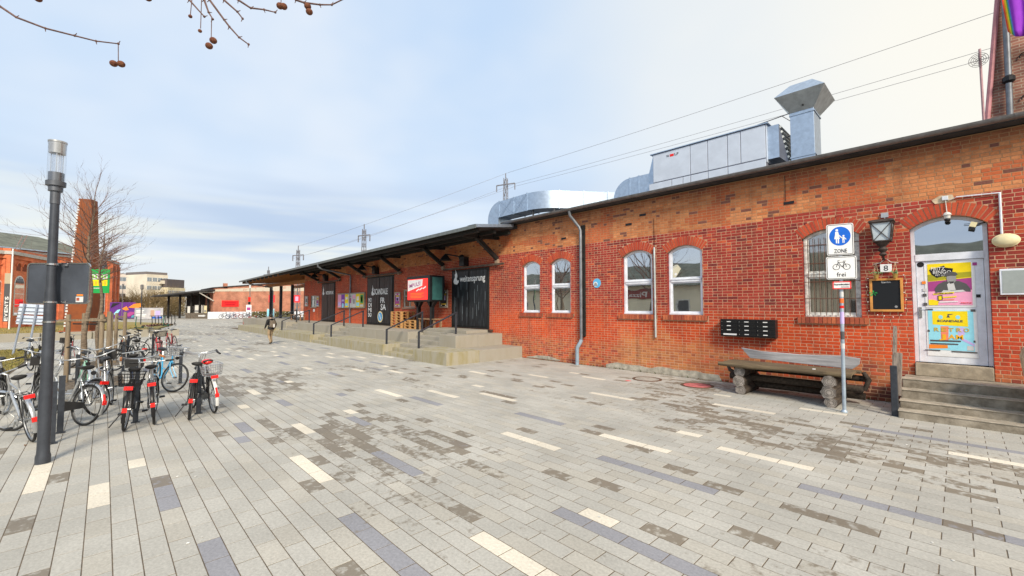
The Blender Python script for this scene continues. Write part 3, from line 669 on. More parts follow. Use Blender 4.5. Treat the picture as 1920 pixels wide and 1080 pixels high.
# --- canopy over the platform
CY = 10.0
def ez(x): return 5.10 + (x + 12.4) * .0119
cn = MB(); xa, xb = -51.0, -12.45
for x, y in ((xa, 0), (xb, 0)): pass
T = .09
cn.add([(xa, CY, ez(xa)), (xb, CY, ez(xb)), (xb, FY + .3, ez(xb) + .30), (xa, FY + .3, ez(xa) + .42), (xa, CY, ez(xa) - T), (xb, CY, ez(xb) - T), (xb, FY + .3, ez(xb) + .16), (xa, FY + .3, ez(xa) + .2)],
       [(0, 1, 2, 3), (7, 6, 5, 4), (0, 4, 5, 1), (1, 5, 6, 2), (3, 7, 4, 0), (2, 6, 7, 3)])
canopy = cn.build('canopy', M_ROOF, shed)
MB().add([(xa, CY - .05, ez(xa) + .012), (xb + .05, CY - .05, ez(xb) + .012), (xb + .05, CY - .05, ez(xb) - .12), (xa, CY - .05, ez(xa) - .12), (xa, CY - .01, ez(xa) + .012), (xb + .05, CY - .01, ez(xb) + .012), (xb + .05, CY - .01, ez(xb) - .12), (xa, CY - .01, ez(xa) - .12)],
         [(3, 2, 1, 0), (0, 1, 5, 4), (3, 7, 6, 2), (4, 5, 6, 7), (1, 2, 6, 5), (0, 4, 7, 3)]).build('eaves_trim', mat('grey_green_trim', (.17, .19, .19), .5, metal=.4), canopy)
MB().add([(xb + .04, CY - .03, ez(xb) + .03), (xb + .04, FY - .25, ez(xb) + .28), (xb + .04, FY - .25, ez(xb) + .16), (xb + .04, CY - .03, ez(xb) - .09), (xb - .5, CY - .03, ez(xb) + .032), (xb - .5, FY - .25, ez(xb) + .282)], [(0, 3, 2, 1), (0, 1, 5, 4)]).build('metal_flashing', M_GALV, canopy)
for q, x in enumerate((-13.63, -17.65, -22.05, -26.48, -30.54, -34.76)):
    zt = ez(x) - .10
    MB().bar((x, FY - .06, 4.08), (x, 11.0, zt - .10), .14, .16).build('strut', M_DARKWOOD, canopy)
    MB().bar((x, FY, zt + .02), (x, CY + .25, zt - .06), .14, .20).build('rafter', M_DARKWOOD, canopy)
    MB().box(x - .09, x + .09, FY - .12, FY, 3.86, 4.06).build('corbel', mat('corbel_stone', (.30, .22, .16), .9), canopy)
for y, dz in ((10.25, .16), (11.1, .10), (11.9, .04)):
    MB().bar((xa + .3, y, ez(xa) - dz), (xb - .15, y, ez(xb) - dz), .12, .14).build('purlin', M_DARKWOOD, canopy)
for q in range(10): x = -50.4 + q * 1.35; MB().bar((x, CY + .15, ez(x) - .2), (x, FY + 3.5, ez(x) + .2), .10, .20).build('rafter', M_OAKBEAM, canopy)
for i_, (y, m) in enumerate(((12.35, M_OAKBEAM), (15.2, M_OAKBEAM))): MB().box(-50.6, -38.2, y - .09, y + .09, 4.05, 4.33).build('beam', m, canopy)
MB().add([(xa, FY + .29, ez(xa) + .42), (-38.1, FY + .29, ez(-38) + .42), (-38.1, 16, ez(-38) + .75), (xa, 16, ez(xa) + .75), (xa, FY + .29, ez(xa) + .34), (-38.1, FY + .29, ez(-38) + .34), (-38.1, 16, ez(-38) + .67), (xa, 16, ez(xa) + .67)],
         [(0, 1, 2, 3), (7, 6, 5, 4), (0, 4, 5, 1), (1, 5, 6, 2), (3, 7, 4, 0), (2, 6, 7, 3)]).build('end_roof', M_ROOF, canopy)
for x in (-49.5, -46.0, -42.5, -38.9): MB().box(x - .11, x + .11, FY + .24, FY + .46, .9, 4.06).build('post', M_ANTH, canopy)
for x in (-47.8, -28.6):
    ps = [(x, CY - .08, ez(x) - .06), (x, CY - .06, ez(x) - .28), (x, CY + .2, ez(x) - .42), (x, FY - .12, ez(x) - .72), (x, FY - .1, ez(x) - .9), (x, FY - .1, .93)]
    if x < -40: ps = ps[:4] + [(x - .4, FY + .2, 3.6), (x - .4, FY + .2, .93)]
    MB().tube(ps, .055, 10).build('rainwater_pipe', MATS['zinc_pipe'], canopy, smooth=60)
# --- sliding doors, hoods and fittings under the canopy (parts of the shed)
M_DOOR = mat('black_door_paint', (.016, .019, .026), .42, var=.5, scale=5, stretch=(3, 3, .35), c2=(.055, .07, .085), lo=.5, hi=.8)
M_CHALK = flat('white_door_paint', (.78, .80, .82))
def slide_door(x0, x1, z0, z1):
    d = MB().box(x0, x1, FY - .02, FY + .05, z0, z1).build('sliding_door', M_DARKWOOD, shed)
    mid = (x0 + x1) / 2
    for a, b in ((x0 + .12, mid - .04), (mid + .04, x1 - .12)):
        n = 5
        for q in range(n):
            w = (b - a) / n; MB().box(a + q * w + .006, a + (q + 1) * w - .006, FY - .05 - .004 * (q % 2), FY - .022, z0 + .1, z1 - .1).build('plank', M_DOOR, d)
        for z in (z0 + .16, (z0 + z1) / 2, z1 - .2): pass
    MB().box(x0 - .55, x1 + 1.05, FY - .16, FY - .08, z1 + .02, z1 + .10).build('door_rail', mat('rusty_rail', (.10, .07, .055), .7, var=.4), d)
    MB().box(x0 - .1, x1 + .25, FY - .14, FY + .02, z0 - .10, z0 - .01).build('door_sill', mat('dark_timber_sill', (.06, .035, .025), .8), d)
    # hooded lamp above
    lx = x0 + (x1 - x0) * .38; h = MB()
    h.lathe([(.03, .0), (.06, -.04), (.30, -.30), (.31, -.31), (.29, -.31), (.05, -.06)], (lx - .55, FY - .75, z1 + .72), 16)
    h.tube([(lx - .55, FY - .75, z1 + .7), (lx - .2, FY - .5, z1 + .62), (lx + .15, FY - .05, z1 + .5)], .03, 8)
    h.ball((lx - .02, FY - .2, z1 + .52), .16, 8); h.box(lx - .1, lx + .25, FY - .3, FY, z1 + .14, z1 + .55)
    h.build('hooded_lamp', M_BLKMET, d, smooth=40)
    return d
dW = slide_door(*RECT[0]); dS = slide_door(*RECT[1]); dM = slide_door(*RECT[2])
yl = FY - .062
text('weitensprung', -15.35, yl, 3.20, .42, M_CHALK, dW, w=1.85, bold=.012)
def swan(x, z, s, par, y=yl):
    p = [(0, 0), (.5, -.08), (.75, .1), (.8, .35), (.55, .32), (.42, .5), (.55, .75), (.5, 1.0), (.38, 1.15), (.22, 1.5), (.25, 1.1), (.1, .95), (.15, .7), (0, .5), (-.12, .25)]
    plate('swan_mark', [(x + a * s, z + b * s) for a, b in p], y, M_CHALK, par, .004)
swan(-16.72, 3.12, .46, dW)
for q in range(16): 
    hx = -16.7 + 2.3 * hsh(q, 1, 50); hz = 1.35 + 1.5 * hsh(q, 2, 50); plate('paint_run', rect(hx, hx + .015, hz, hz + .25 + .5 * hsh(q, 3, 50)), yl, mat('chalky_run', (.20, .24, .27), .7), dW, .002)
text('SCANDALE', -24.25, yl, 2.78, .50, M_CHALK, dS, w=1.75, bold=.02); swan(-25.45, 2.75, .42, dS)
for q, s in enumerate(('MO', 'DI', 'MI', 'DO')): text(s, -25.68, yl, 2.33 - q * .31, .36, M_CHALK, dS, w=.46, bold=.02)
text('FR', -24.02, yl, 2.27, .44, M_CHALK, dS, w=.56, bold=.02); text('SA', -23.92, yl, 1.84, .50, M_CHALK, dS, w=.66, bold=.02)
plate('disc', circ(-24.28, 1.42, .34, 24), yl, M_CREAM, dS, .003); plate('disc_centre', circ(-24.28, 1.42, .25, 24), yl - .003, flat('sky_blue', (.05, .35, .75)), dS, .003); plate('disc_bolt', [(-24.38, 1.58), (-24.3, 1.58), (-24.18, 1.26), (-24.26, 1.26)], yl - .006, M_SIGNW, dS, .003)
text('WEITENSPRUNG', -32.4, yl, 2.95, .34, M_CHALK, dM, w=1.5, bold=.02); swan(-33.75, 2.95, .42, dM)
# small barred windows
for x0, x1, z0, z1 in RECT[3:]:
    w = MB(); F = .06
    for a, b, c, d in ((x0, x1, z0, z0 + F), (x0, x1, z1 - F, z1), (x0, x0 + F, z0 + F, z1 - F), (x1 - F, x1, z0 + F, z1 - F), ((x0 + x1) / 2 - .03, (x0 + x1) / 2 + .03, z0 + F, z1 - F), (x0 + F, x1 - F, z0 + .62, z0 + .66)): w.box(a, b, FY + .03, FY + .09, c, d)
    w = w.build('small_window', mat('grey_window_paint', (.42, .40, .35), .7), shed); MB().box(x0 + .05, x1 - .05, FY + .06, FY + .065, z0 + .05, z1 - .05).build('pane', M_GLASS, w)
    MB().box(x0 - .06, x1 + .06, FY - .05, FY + .03, z0 - .07, z0 - .005).build('sill', MATS['corbel_stone'], w)
# ------------------------------------------------------------------ loading platform
dock = thing('loading_platform', 'two-tier pale concrete loading platform with mossy lower edge', 'platform', (-28, 9, 0))
Z1, Z2 = .44, .91; LY, UY = 8.52, 9.78
ST = [(-16.75, -14.35), (-25.5, -23.05), (-34.3, -31.7)]
def runs(x0, x1, cutsx, maxl):
    e = sorted([x0, x1] + [q for c in cutsx for q in c]); out = []
    for a, b in zip(e[::2], e[1::2]):
        n = max(1, round((b - a) / maxl))
        for k in range(n): out.append((a + (b - a) * k / n + .005, a + (b - a) * (k + 1) / n - .005))
    return out
for a, b in runs(-43.5, -12.15, ST, 3.4): MB().box(a, b, LY, UY + .2, -.02, Z1).build('lower_block', M_CONC_MOSS, dock, bevel=.012)
US = [(a - .15, b - .15) for a, b in ST]
for a, b in runs(-43.0, -13.35, US, 3.0): MB().box(a, b, UY, UY + 1.1, Z1 - .3, Z2).build('upper_block', M_CONC, dock, bevel=.012)
MB().box(-43.0, -13.355, UY + 1.103, FY - .01, -.02, Z2 - .004).build('deck', M_CONC, dock)
MB().box(-12.9, -12.155, UY + .205, FY - .01, -.02, Z1 - .003).build('lower_return', M_CONC, dock, bevel=.012)
MB().box(-13.35, -12.9, UY + .205, FY - .01, -.02, Z1 - .003).build('lower_return', M_CONC, dock)
MB().box(-51, -43.05, UY + .6, 17, -.02, Z2 - .01).build('end_deck', M_CONC, dock)
for a, b in ST:
    for k in range(2): MB().box(a + .006, b - .006, LY + .06 + k * .36, UY, -.02, .15 + k * .147).build('step', M_CONC_MOSS, dock, bevel=.008)
    MB().box(a + .006, b - .006, LY + .06 + .72, UY + .2, -.02, Z1 - .002).build('step', M_CONC, dock, bevel=.008)
for a, b in US:
    for k in range(2): MB().box(a + .006, b - .006, UY + .05 + k * .36, UY + 1.1, Z1 - .3, Z1 + .157 * (k + 1)).build('step', M_CONC, dock, bevel=.008)
    MB().box(a + .006, b - .006, UY + .77, UY + 1.1, Z1 - .3, Z2 - .003).build('step', M_CONC, dock, bevel=.008)
MB().box(-17.3, -14.15, 10.9, FY - .03, Z2 - .004, 1.03).build('door_slab', M_CONC, dock, bevel=.01)
rl = 0
for k, (a, b) in enumerate(ST):
    for s, x in enumerate((a - .12, b + .05)):
        nm = ('staircase nearest the brick wall corner', 'middle staircase', 'farthest staircase')[k]
        h = thing('handrail', 'dark steel handrail on the %s side of the %s' % (('far', 'near')[s], nm), 'handrail', (x, LY + .2, 0), group='handrails on the platform stairs')
        M_ = M_ANTH; zt0, zt1 = 1.06, 1.80; yb = LY + .22; ye = 10.48
        zb = .15 if s == 0 else Z1
        MB().bar((x, yb, zb - .02 if s else .14), (x, yb, zt0), .075, .045).build('post', M_, h)
        MB().bar((x, ye, Z2 - .01), (x, ye, zt1), .075, .045).build('post', M_, h)
        MB().bar((x, yb - .02, zt0 - .01), (x, ye + .03, zt1), .075, .045).build('rail', M_, h)
# ------------------------------------------------------------------ things standing and hanging on the platform
def pallet_stack(x0, x1, y0, y1, n, label, z=Z2):
    for k in range(n):
        p = thing('pallet', label % ('lowest', 'second', 'third', 'fourth', 'fifth', 'topmost')[k if k < n - 1 else 5], 'pallet', (x0, y0, z + k * .144), group='pallets by the club door')
        M_ = mat('pallet_wood', (.50, .27, .10), .8, var=.3, scale=4, stretch=(1, 6, 6))
        for q in range(5): w = (y1 - y0) / 5; MB().box(0, x1 - x0, q * w + .01, (q + 1) * w - .02, .118, .142).build('board', M_, p, world=False)
        for q in range(3): yy = (y1 - y0 - .1) * q / 2; MB().box(0, x1 - x0, yy, yy + .1, 0, .022).build('board', M_, p, world=False)
        for xx in (0, (x1 - x0 - .14) / 2, x1 - x0 - .14):
            for yy in (0, (y1 - y0 - .1) / 2, y1 - y0 - .1): MB().box(xx, xx + .14, yy, yy + .1, .022, .118).build('block', M_, p, world=False)
pallet_stack(-21.1, -19.95, 11.15, 11.95, 6, 'orange-brown wooden pallet, %s of the tall stack by the big club door')
pallet_stack(-19.8, -18.65, 11.2, 12.0, 3, 'wooden pallet, %s of the low stack beside the tall one')
def wood_table(x0, x1, y0, y1, zt, label, cat='bench'):
    t_ = thing('timber_bench', label, cat, ((x0 + x1) / 2, (y0 + y1) / 2, Z2)); M_ = mat('old_bench_wood', (.27, .16, .09), .8, var=.3, scale=4, stretch=(1, 6, 6))
    for q in range(3): w = (y1 - y0) / 3; MB().box(x0, x1, y0 + q * w + .01, y0 + (q + 1) * w - .01, zt - .05, zt).build('plank', M_, t_)
    for x in (x0 + .08, x1 - .18):
        for y in (y0 + .05, y1 - .13): MB().box(x, x + .1, y, y + .08, Z2, zt - .05).build('leg', M_, t_)
wood_table(-18.55, -17.0, 11.2, 11.75, 1.46, 'rough brown timber table below the screen', 'table')
wood_table(-38.8, -36.3, 11.3, 11.75, 1.38, 'long brown timber bench at the far end of the platform')
# big screen on its stand
sc = thing('display_screen', 'large outdoor screen with red advert on a black stand', 'screen', (-18, 11.2, Z2))
MB().box(-19.0, -16.95, 10.9, 11.75, 2.27, 3.5).build('case', M_BLKMET, sc, bevel=.02)
MB().box(-16.945, -16.93, 11.05, 11.6, 2.35, 3.42).build('side_panel', mat('teal_side_panel', (.03, .10, .10), .35), sc)
red = MB().box(-18.88, -17.1, 10.88, 10.897, 2.36, 3.36); m_, t_, b_ = principled('lit_red_screen'); b_.inputs['Base Color'].default_value = (.8, .02, .02, 1); b_.inputs['Emission Color'].default_value = (1, .03, .02, 1); b_.inputs['Emission Strength'].default_value = .55
rd = red.build('display', m_, sc)
plate('white_patch', [(-18.86, 2.78), (-17.55, 3.02), (-17.5, 3.33), (-18.86, 3.33)], 10.88, M_SIGNW, rd, .003); text('IMPULS!', -18.22, 10.876, 3.0, .26, M_MAG, rd, w=1.05, bold=.01, tilt=.12)
for q in range(3): plate('swoosh', [(-18.1 + q * .3, 2.80 + q * .05), (-17.85 + q * .3, 2.90 + q * .05), (-17.8 + q * .3, 2.85 + q * .05), (-18.05 + q * .3, 2.75 + q * .05)], 10.876, M_SIGNW, rd, .003)
for q in range(4): plate('text_bar', rect(-18.6, -17.4 - .2 * (q % 2), 2.66 - q * .07, 2.685 - q * .07), 10.88, M_ORANGE, rd, .003)
for x in (-18.5, -17.3): MB().box(x - .08, x + .08, 11.2, 11.36, Z2, 2.27).build('leg', M_BLKMET, sc); MB().prism([(x - .35, 2.27), (x + .35, 2.27), (x + .1, 2.02), (x - .1, 2.02)], 11.2, 11.36).build('bracket', M_BLKMET, sc)
# framed posters on the wall
def framed(x0, x1, z0, z1, label, body, marks):
    p = thing('framed_poster', label, 'poster', ((x0 + x1) / 2, FY, z0), group='framed posters under the canopy')
    for a, b, c, d in ((x0, x1, z0, z0 + .06), (x0, x1, z1 - .06, z1), (x0, x0 + .06, z0 + .06, z1 - .06), (x1 - .06, x1, z0 + .06, z1 - .06)): MB().box(a, b, FY - .07, FY - .015, c, d).build('frame', mat('poster_frame_grey', (.38, .34, .28), .6), p)
    sh = MB().box(x0 + .06, x1 - .06, FY - .05, FY - .02, z0 + .06, z1 - .06).build('sheet', body, p)
    w, h = x1 - x0, z1 - z0
    for q, (a, b, c, d, m) in enumerate(marks): plate('print', rect(x0 + a * w, x0 + b * w, z0 + c * h, z0 + d * h), FY - .05, m, sh, .002)
mk = [(.25, .75, .68, .8, M_OCHRE), (.28, .72, .42, .68, M_LILAC), (.35, .62, .44, .62, M_MAG), (.2, .8, .16, .24, M_OCHRE), (.15, .3, .82, .9, M_SIGNW), (.7, .85, .82, .9, M_SIGNW), (.15, .3, .1, .16, M_SIGNW), (.7, .85, .1, .16, M_SIGNW)]
framed(-17.96, -17.28, 1.98, 2.86, 'dark framed poster between the screen and the swan-marked door', M_INK, mk)
framed(-22.54, -21.9, 1.98, 2.86, 'dark framed poster between the big club door and a small window', M_MAG, mk)
framed(-37.8, -37.12, 2.05, 2.92, 'small pale framed poster nearest the far corner of the shed', M_LGREY, [(.3, .7, .4, .75, M_DGREY), (.3, .7, .2, .3, M_RED)])
framed(-35.2, -34.58, 2.03, 2.88, 'small pale framed poster beside the far narrow door', M_LGREY, [(.2, .8, .65, .85, M_OCHRE), (.2, .8, .3, .6, M_MAG), (.2, .8, .15, .25, M_BLUE)])
nt = MB().box(-35.9, -35.55, FY - .03, FY - .012, 1.62, 1.84).build('paper_notice', M_SIGNW); tag(nt, 'small white notice below the far barred window', 'notice')
sw = [(M_PINK, [(.1, .9, .1, .4, M_LILAC)]), (M_PURPLE, [(.1, .9, .45, .6, M_LILAC)]), (M_YEL, [(.1, .9, .1, .3, M_CYAN), (.2, .8, .6, .8, M_SIGNW)]), (M_LGREY, [(.2, .8, .3, .7, M_MAG), (.2, .8, .75, .9, M_GREY)]), (M_LGREY, [(.25, .75, .25, .6, M_GREY), (.1, .9, .65, .9, M_PINK)]), (M_YEL, [(.1, .9, .08, .35, M_CYAN), (.2, .8, .5, .8, M_SIGNW)]), (M_OCHRE, [(.15, .85, .3, .9, M_GREEN), (.3, .7, .4, .8, M_YEL), (.1, .9, .05, .2, M_LGREY)])]
pb = thing('poster_case', 'wide wall case with seven colourful event posters', 'poster case', (-28.5, FY, 1.9))
MB().box(-30.7, -26.4, FY - .12, FY - .01, 1.93, 2.96).build('case', mat('grey_case', (.30, .28, .24), .5), pb, bevel=.01)
for q, (m_, ms) in enumerate(sw):
    xx = -30.62 + q * .60; s_ = MB().box(xx, xx + .56, FY - .127, FY - .121, 2.0, 2.88).build('poster', m_, pb)
    for a, b, c, d, mm in ms: plate('print', rect(xx + a * .56, xx + b * .56, 2.0 + c * .88, 2.0 + d * .88), FY - .127, mm, s_, .002)
plate('round_sticker', circ(-29.75, 2.12, .17, 18), FY - .131, M_CYAN, pb, .002)
# ------------------------------------------------------------------ plant on the roof
M_PANEL = mat('grey_plant_panel', (.58, .64, .74), .42, metal=.2, var=.06, scale=2)
M_SEAM = mat('panel_seam', (.26, .27, .33), .5, metal=.4)
ac = thing('ventilation_unit', 'long grey rooftop ventilation unit made of panels with louvred end', 'ventilation unit', (-6, 16, 5.75))
def panel(x0, x1, z0, z1, y=15.0): MB().box(x0 + .012, x1 - .012, y - .012, y + .05, z0 + .012, z1 - .012).build('panel', M_PANEL, ac, bevel=.008)
MB().box(-7.9, -4.06, 15.005, 16.9, 6.72, 7.82).build('housing', M_SEAM, ac); MB().box(-8.08, -4.06, 15.008, 16.95, 5.75, 6.72).build('base_housing', M_SEAM, ac)
xs = [-7.9, -6.47, -5.86, -5.21, -4.80, -4.06]
for a, b in zip(xs, xs[1:]): panel(a, b, 6.73, 7.81)
xs = [-8.08, -7.17, -6.75, -6.47, -5.86, -5.21, -4.06]
for a, b in zip(xs, xs[1:]): panel(a, b, 5.80, 6.72)
MB().box(-4.055, -4.04, 15.0, 16.9, 6.6, 7.81).build('end_plate', M_PANEL, ac)
MB().box(-8.0, -3.98, 14.95, 16.96, 7.822, 7.85).build('cover', M_GALV, ac)
text('W', -7.30, 14.984, 7.58, .125, M_DGREY, ac, w=.12, bold=.02); text('LF', -6.97, 14.984, 7.58, .125, M_DGREY, ac, w=.15, bold=.02)
plate('logo_mark', rect(-7.22, -7.07, 7.575, 7.665), 14.985, M_RED, ac, .002)
MB().prismx([(15.1, 6.7), (16.9, 6.7), (16.9, 7.75), (15.1, 7.75)], -4.04, -3.72).build('intake_hood', M_GALV, ac)
lv = MB().add([(-3.72, 15.1, 7.75), (-3.72, 16.9, 7.75), (-3.46, 16.9, 6.42), (-3.46, 15.1, 6.42), (-3.72, 15.1, 6.7), (-3.72, 16.9, 6.7)], [(0, 4, 3), (1, 2, 5), (4, 5, 2, 3), (0, 3, 2, 1)]).build('louvre_frame', mat('louvre_grey', (.20, .21, .25), .5, metal=.4), ac)
for q in range(8):
    t_ = (q + .4) / 8; x = -3.72 + .26 * t_ + .012; z = 7.75 - 1.33 * t_
    MB().obox((x, 16.0, z - .04), (.09, 1.78, .07), Matrix.Rotation(R(-28), 3, 'Y')).build('louvre_slat', mat('louvre_light', (.78, .78, .72), .4, metal=.3), ac)
MB().box(-3.45, -3.43, 15.98, 16.02, 6.45, 7.7)
# exhaust stack
ex = thing('exhaust_stack', 'tall square galvanised exhaust stack with flared hood', 'exhaust stack', (-3.05, 15.45, 5.75))
X0, X1, Y0, Y1 = -3.39, -2.78, 15.0, 15.85
MB().box(X0, X1, Y0, Y1, 5.75, 7.93).build('duct', M_GALV, ex, bevel=.01)
def frustum(a, b, z0, z1): return MB().add([(a[0], a[2], z0), (a[1], a[2], z0), (a[1], a[3], z0), (a[0], a[3], z0), (b[0], b[2], z1), (b[1], b[2], z1), (b[1], b[3], z1), (b[0], b[3], z1)], [(0, 1, 5, 4), (1, 2, 6, 5), (2, 3, 7, 6), (3, 0, 4, 7)])
e = .33
frustum((X0, X1, Y0, Y1), (X0 - e, X1 + e, Y0 - e, Y1 + e), 7.93, 8.42).build('hood_flare', mat('galvanised_shade_side', (.50, .54, .56), .5, metal=.7), ex)
frustum((X0 - e, X1 + e, Y0 - e, Y1 + e), (X0 + .02, X1 - .02, Y0 + .02, Y1 - .02), 8.42, 8.80).build('hood_top', M_GALV, ex)
for z in (7.85, 6.55): MB().box(X0 - .02, X1 + .02, Y0 - .02, Y1 + .02, z - .02, z + .02).build('flange', M_GALV, ex)
MB().ball((-3.03, Y0 - .10, 8.05), .03, 8).build('rivet', M_INK, ex)
st = thing('support_strut', 'thin steel rods bracing the exhaust stack to the unit', 'brace', (-3.7, 15.2, 7.8))
MB().tube([(-4.3, 15.05, 7.88), (-3.4, 15.02, 7.95)], .014, 6).build('rod', M_ZINC, st); MB().tube([(-3.6, 15.03, 7.93), (-3.36, 15.02, 7.68)], .012, 6).build('rod', M_ZINC, st); MB().tube([(-3.75, 15.4, 7.35), (-3.36, 15.2, 7.32)], .014, 6).build('rod', M_ZINC, st)
# ducts
def sweep(path, w, h, z0, name, par, m=M_GALV):
    mb = MB(); n = len(path)
    for i, (x, y) in enumerate(path):
        a, b = path[max(i - 1, 0)], path[min(i + 1, n - 1)]; d = Vector((b[0] - a[0], b[1] - a[1])).normalized(); nn = Vector((-d.y, d.x))
        for s, z in ((-1, z0), (1, z0), (1, z0 + h), (-1, z0 + h)): mb.v.append((x + nn.x * s * w / 2, y + nn.y * s * w / 2, z))
    for i in range(n - 1):
        for j in range(4): k = (j + 1) % 4; mb.f.append([i * 4 + j, (i + 1) * 4 + j, (i + 1) * 4 + k, i * 4 + k]); mb.c.append(None)
    mb.f += [[3, 2, 1, 0], [(n - 1) * 4 + q for q in range(4)]]; mb.c += [None, None]
    return mb.build(name, m, par, smooth=30)
d1 = thing('air_duct', 'long rectangular silver duct bending back across the roof above the canopy', 'duct', (-14, 15.4, 5.7))
ZD = 6.72; H = .84
segs = [[(-16.55, 15.3), (-15.4, 15.25)], [(-15.4, 15.25), (-14.4, 15.2)]]
for s in segs: sweep(s, .85, H, ZD, 'duct_section', d1)
bend = [(-14.4 + 1.3 * math.sin(a) , 16.5 - 1.3 * math.cos(a)) for a in [R(90) * q / 12 * .62 for q in range(13)]]
sweep(bend, .85, H, ZD, 'duct_bend', d1)
dx, dy = bend[-1][0] - bend[-2][0], bend[-1][1] - bend[-2][1]; L = math.hypot(dx, dy); dx /= L; dy /= L; p0 = bend[-1]
for q in range(3): sweep([(p0[0] + dx * q * 1.2, p0[1] + dy * q * 1.2), (p0[0] + dx * (q + 1) * 1.2 - .01, p0[1] + dy * (q + 1) * 1.2 - .01)], .85, H, ZD, 'duct_section', d1)
# elbow down into the roof
el = MB(); pr_ = []
for q in range(9):
    a = R(90) * q / 8; pr_.append((-16.55 - .9 * math.sin(a), ZD - .06 + .9 * math.cos(a)))
pr_ += [(-17.45, 5.7), (-16.6, 5.7), (-16.6, ZD - .0)]
el.prism(pr_, 14.875, 15.725).build('duct_elbow', M_GALV, d1, smooth=30)
for s in segs + [[(-14.4, 15.2), (-14.39, 15.2)]]:
    x, y = s[0]; MB().box(x - .025, x + .025, y - .45, y + .45, ZD - .03, ZD + H + .03).build('flange', M_GALV, d1)
for q in range(3): MB().obox((p0[0] + dx * q * 1.2, p0[1] + dy * q * 1.2, ZD + H / 2), (.05, .92, H + .06), Matrix.Rotation(math.atan2(dy, dx), 3, 'Z')).build('flange', M_GALV, d1)
for x, y in ((-14.2, 15.0), (-13.2, 15.4), (-12.3, 16.6)): MB().box(x - .03, x + .03, y - .03, y + .03, 5.7, ZD).build('leg', M_ZINC, d1)
# diagonal creases of the sheet metal
for x0, x1 in ((-16.5, -15.45), (-15.35, -14.45)):
    for a, b in (((x0, ZD + .03), (x1, ZD + H - .03)), ((x0, ZD + H - .03), (x1, ZD + .03))): MB().bar((a[0], 14.832 + (a[0] + 16.5) * -.045, a[1]), (b[0], 14.832 + (b[0] + 16.5) * -.045, b[1]), .012, .014).build('crease', M_GALV, d1)
d2 = thing('air_duct', 'short silver duct with curved end joining the ventilation unit', 'duct', (-9, 15.6, 5.7))
pr_ = [(-8.15, 6.35), (-8.15, 7.2), (-9.0, 7.2)] + [(-9.0 - .75 * math.sin(R(90) * q / 8), 6.45 + .75 * math.cos(R(90) * q / 8)) for q in range(1, 9)] + [(-9.75, 5.7), (-9.1, 5.7), (-9.1, 6.35)]
MB().prism(pr_, 15.15, 16.1).build('duct_elbow', M_GALV, d2, smooth=30)
MB().add([(-8.15, 15.15, 6.35), (-8.15, 16.1, 6.35), (-8.15, 16.1, 7.2), (-8.15, 15.15, 7.2), (-7.9, 15.02, 6.0), (-7.9, 16.8, 6.0), (-7.9, 16.8, 7.8), (-7.9, 15.02, 7.8)], [(0, 4, 7, 3), (3, 7, 6, 2), (1, 2, 6, 5), (0, 1, 5, 4)]).build('transition', M_GALV, d2)
for x in (-9.0, -8.6): MB().box(x - .02, x + .02, 15.13, 16.12, 6.33, 7.22).build('flange', M_GALV, d2)
# ------------------------------------------------------------------ tall gabled brick building behind, at the right edge
gb = thing('gabled_building', 'tall weathered brick gable wall rising behind the shed roof', 'building', (4, 17, 0))
m, t, b = principled('old_gable_brick'); gp = nd(t, 'ShaderNodeNewGeometry'); mp = nd(t, 'ShaderNodeMapping'); mp.inputs['Rotation'].default_value = (R(90), 0, 0); t.links.new(gp.outputs['Position'], mp.inputs[0])
bt = nd(t, 'ShaderNodeTexBrick', ins={'Scale': 1., 'Mortar Size': .008, 'Brick Width': .26, 'Row Height': .077}); t.links.new(mp.outputs[0], bt.inputs['Vector'])
bt.inputs['Color1'].default_value = (.36, .17, .12, 1); bt.inputs['Color2'].default_value = (.28, .12, .09, 1); bt.inputs['Mortar'].default_value = (.45, .36, .28, 1)
nn = nd(t, 'ShaderNodeTexNoise', ins={'Scale': 2.2, 'Detail': 7}); t.links.new(gp.outputs['Position'], nn.inputs['Vector']); rr = ramp(t, [(.35, .55), (.7, 1.4)]); t.links.new(nn.outputs[0], rr.inputs[0])
t.links.new(mixc(t, 1., bt.outputs[0], rr.outputs[0], 'MULTIPLY'), b.inputs['Base Color']); b.inputs['Roughness'].default_value = .9; bump(t, b, bt.outputs['Fac'], -.4, .01)
GY = 17.0
MB().prism([(.64, 5.0), (9, 5.0), (9, 16.0), (1.55, 16.0), (.98, 10.2), (.70, 7.1)], GY, GY + 6).build('wall', m, gb)
MB().tube([(.60, GY - .03, 5.6), (.69, GY - .03, 7.1), (.97, GY - .03, 10.2), (1.54, GY - .03, 16.0)], .055, 8).build('gable_trim', mat('pink_painted_trim', (.50, .22, .24), .6), gb)
pp = MB().tube([(1.06, GY - .12, 5.2), (1.08, GY - .12, 7.6), (1.09, GY - .12, 11.4)], .065, 10).build('downpipe', MATS['zinc_pipe'], gb, smooth=60)
MB().lathe([(.075, 0), (.12, .05), (.12, .15), (.075, .2)], (1.085, GY - .12, 7.85), 12).build('pipe_collar', M_BLKMET, pp)
for q, z in enumerate((6.6, 7.4, 8.5, 9.2)): MB().torus(.09, .012, (1.38, GY - .03, z), 14, 6, R(-60), R(200)).build('iron_tie', M_BLKMET, gb)
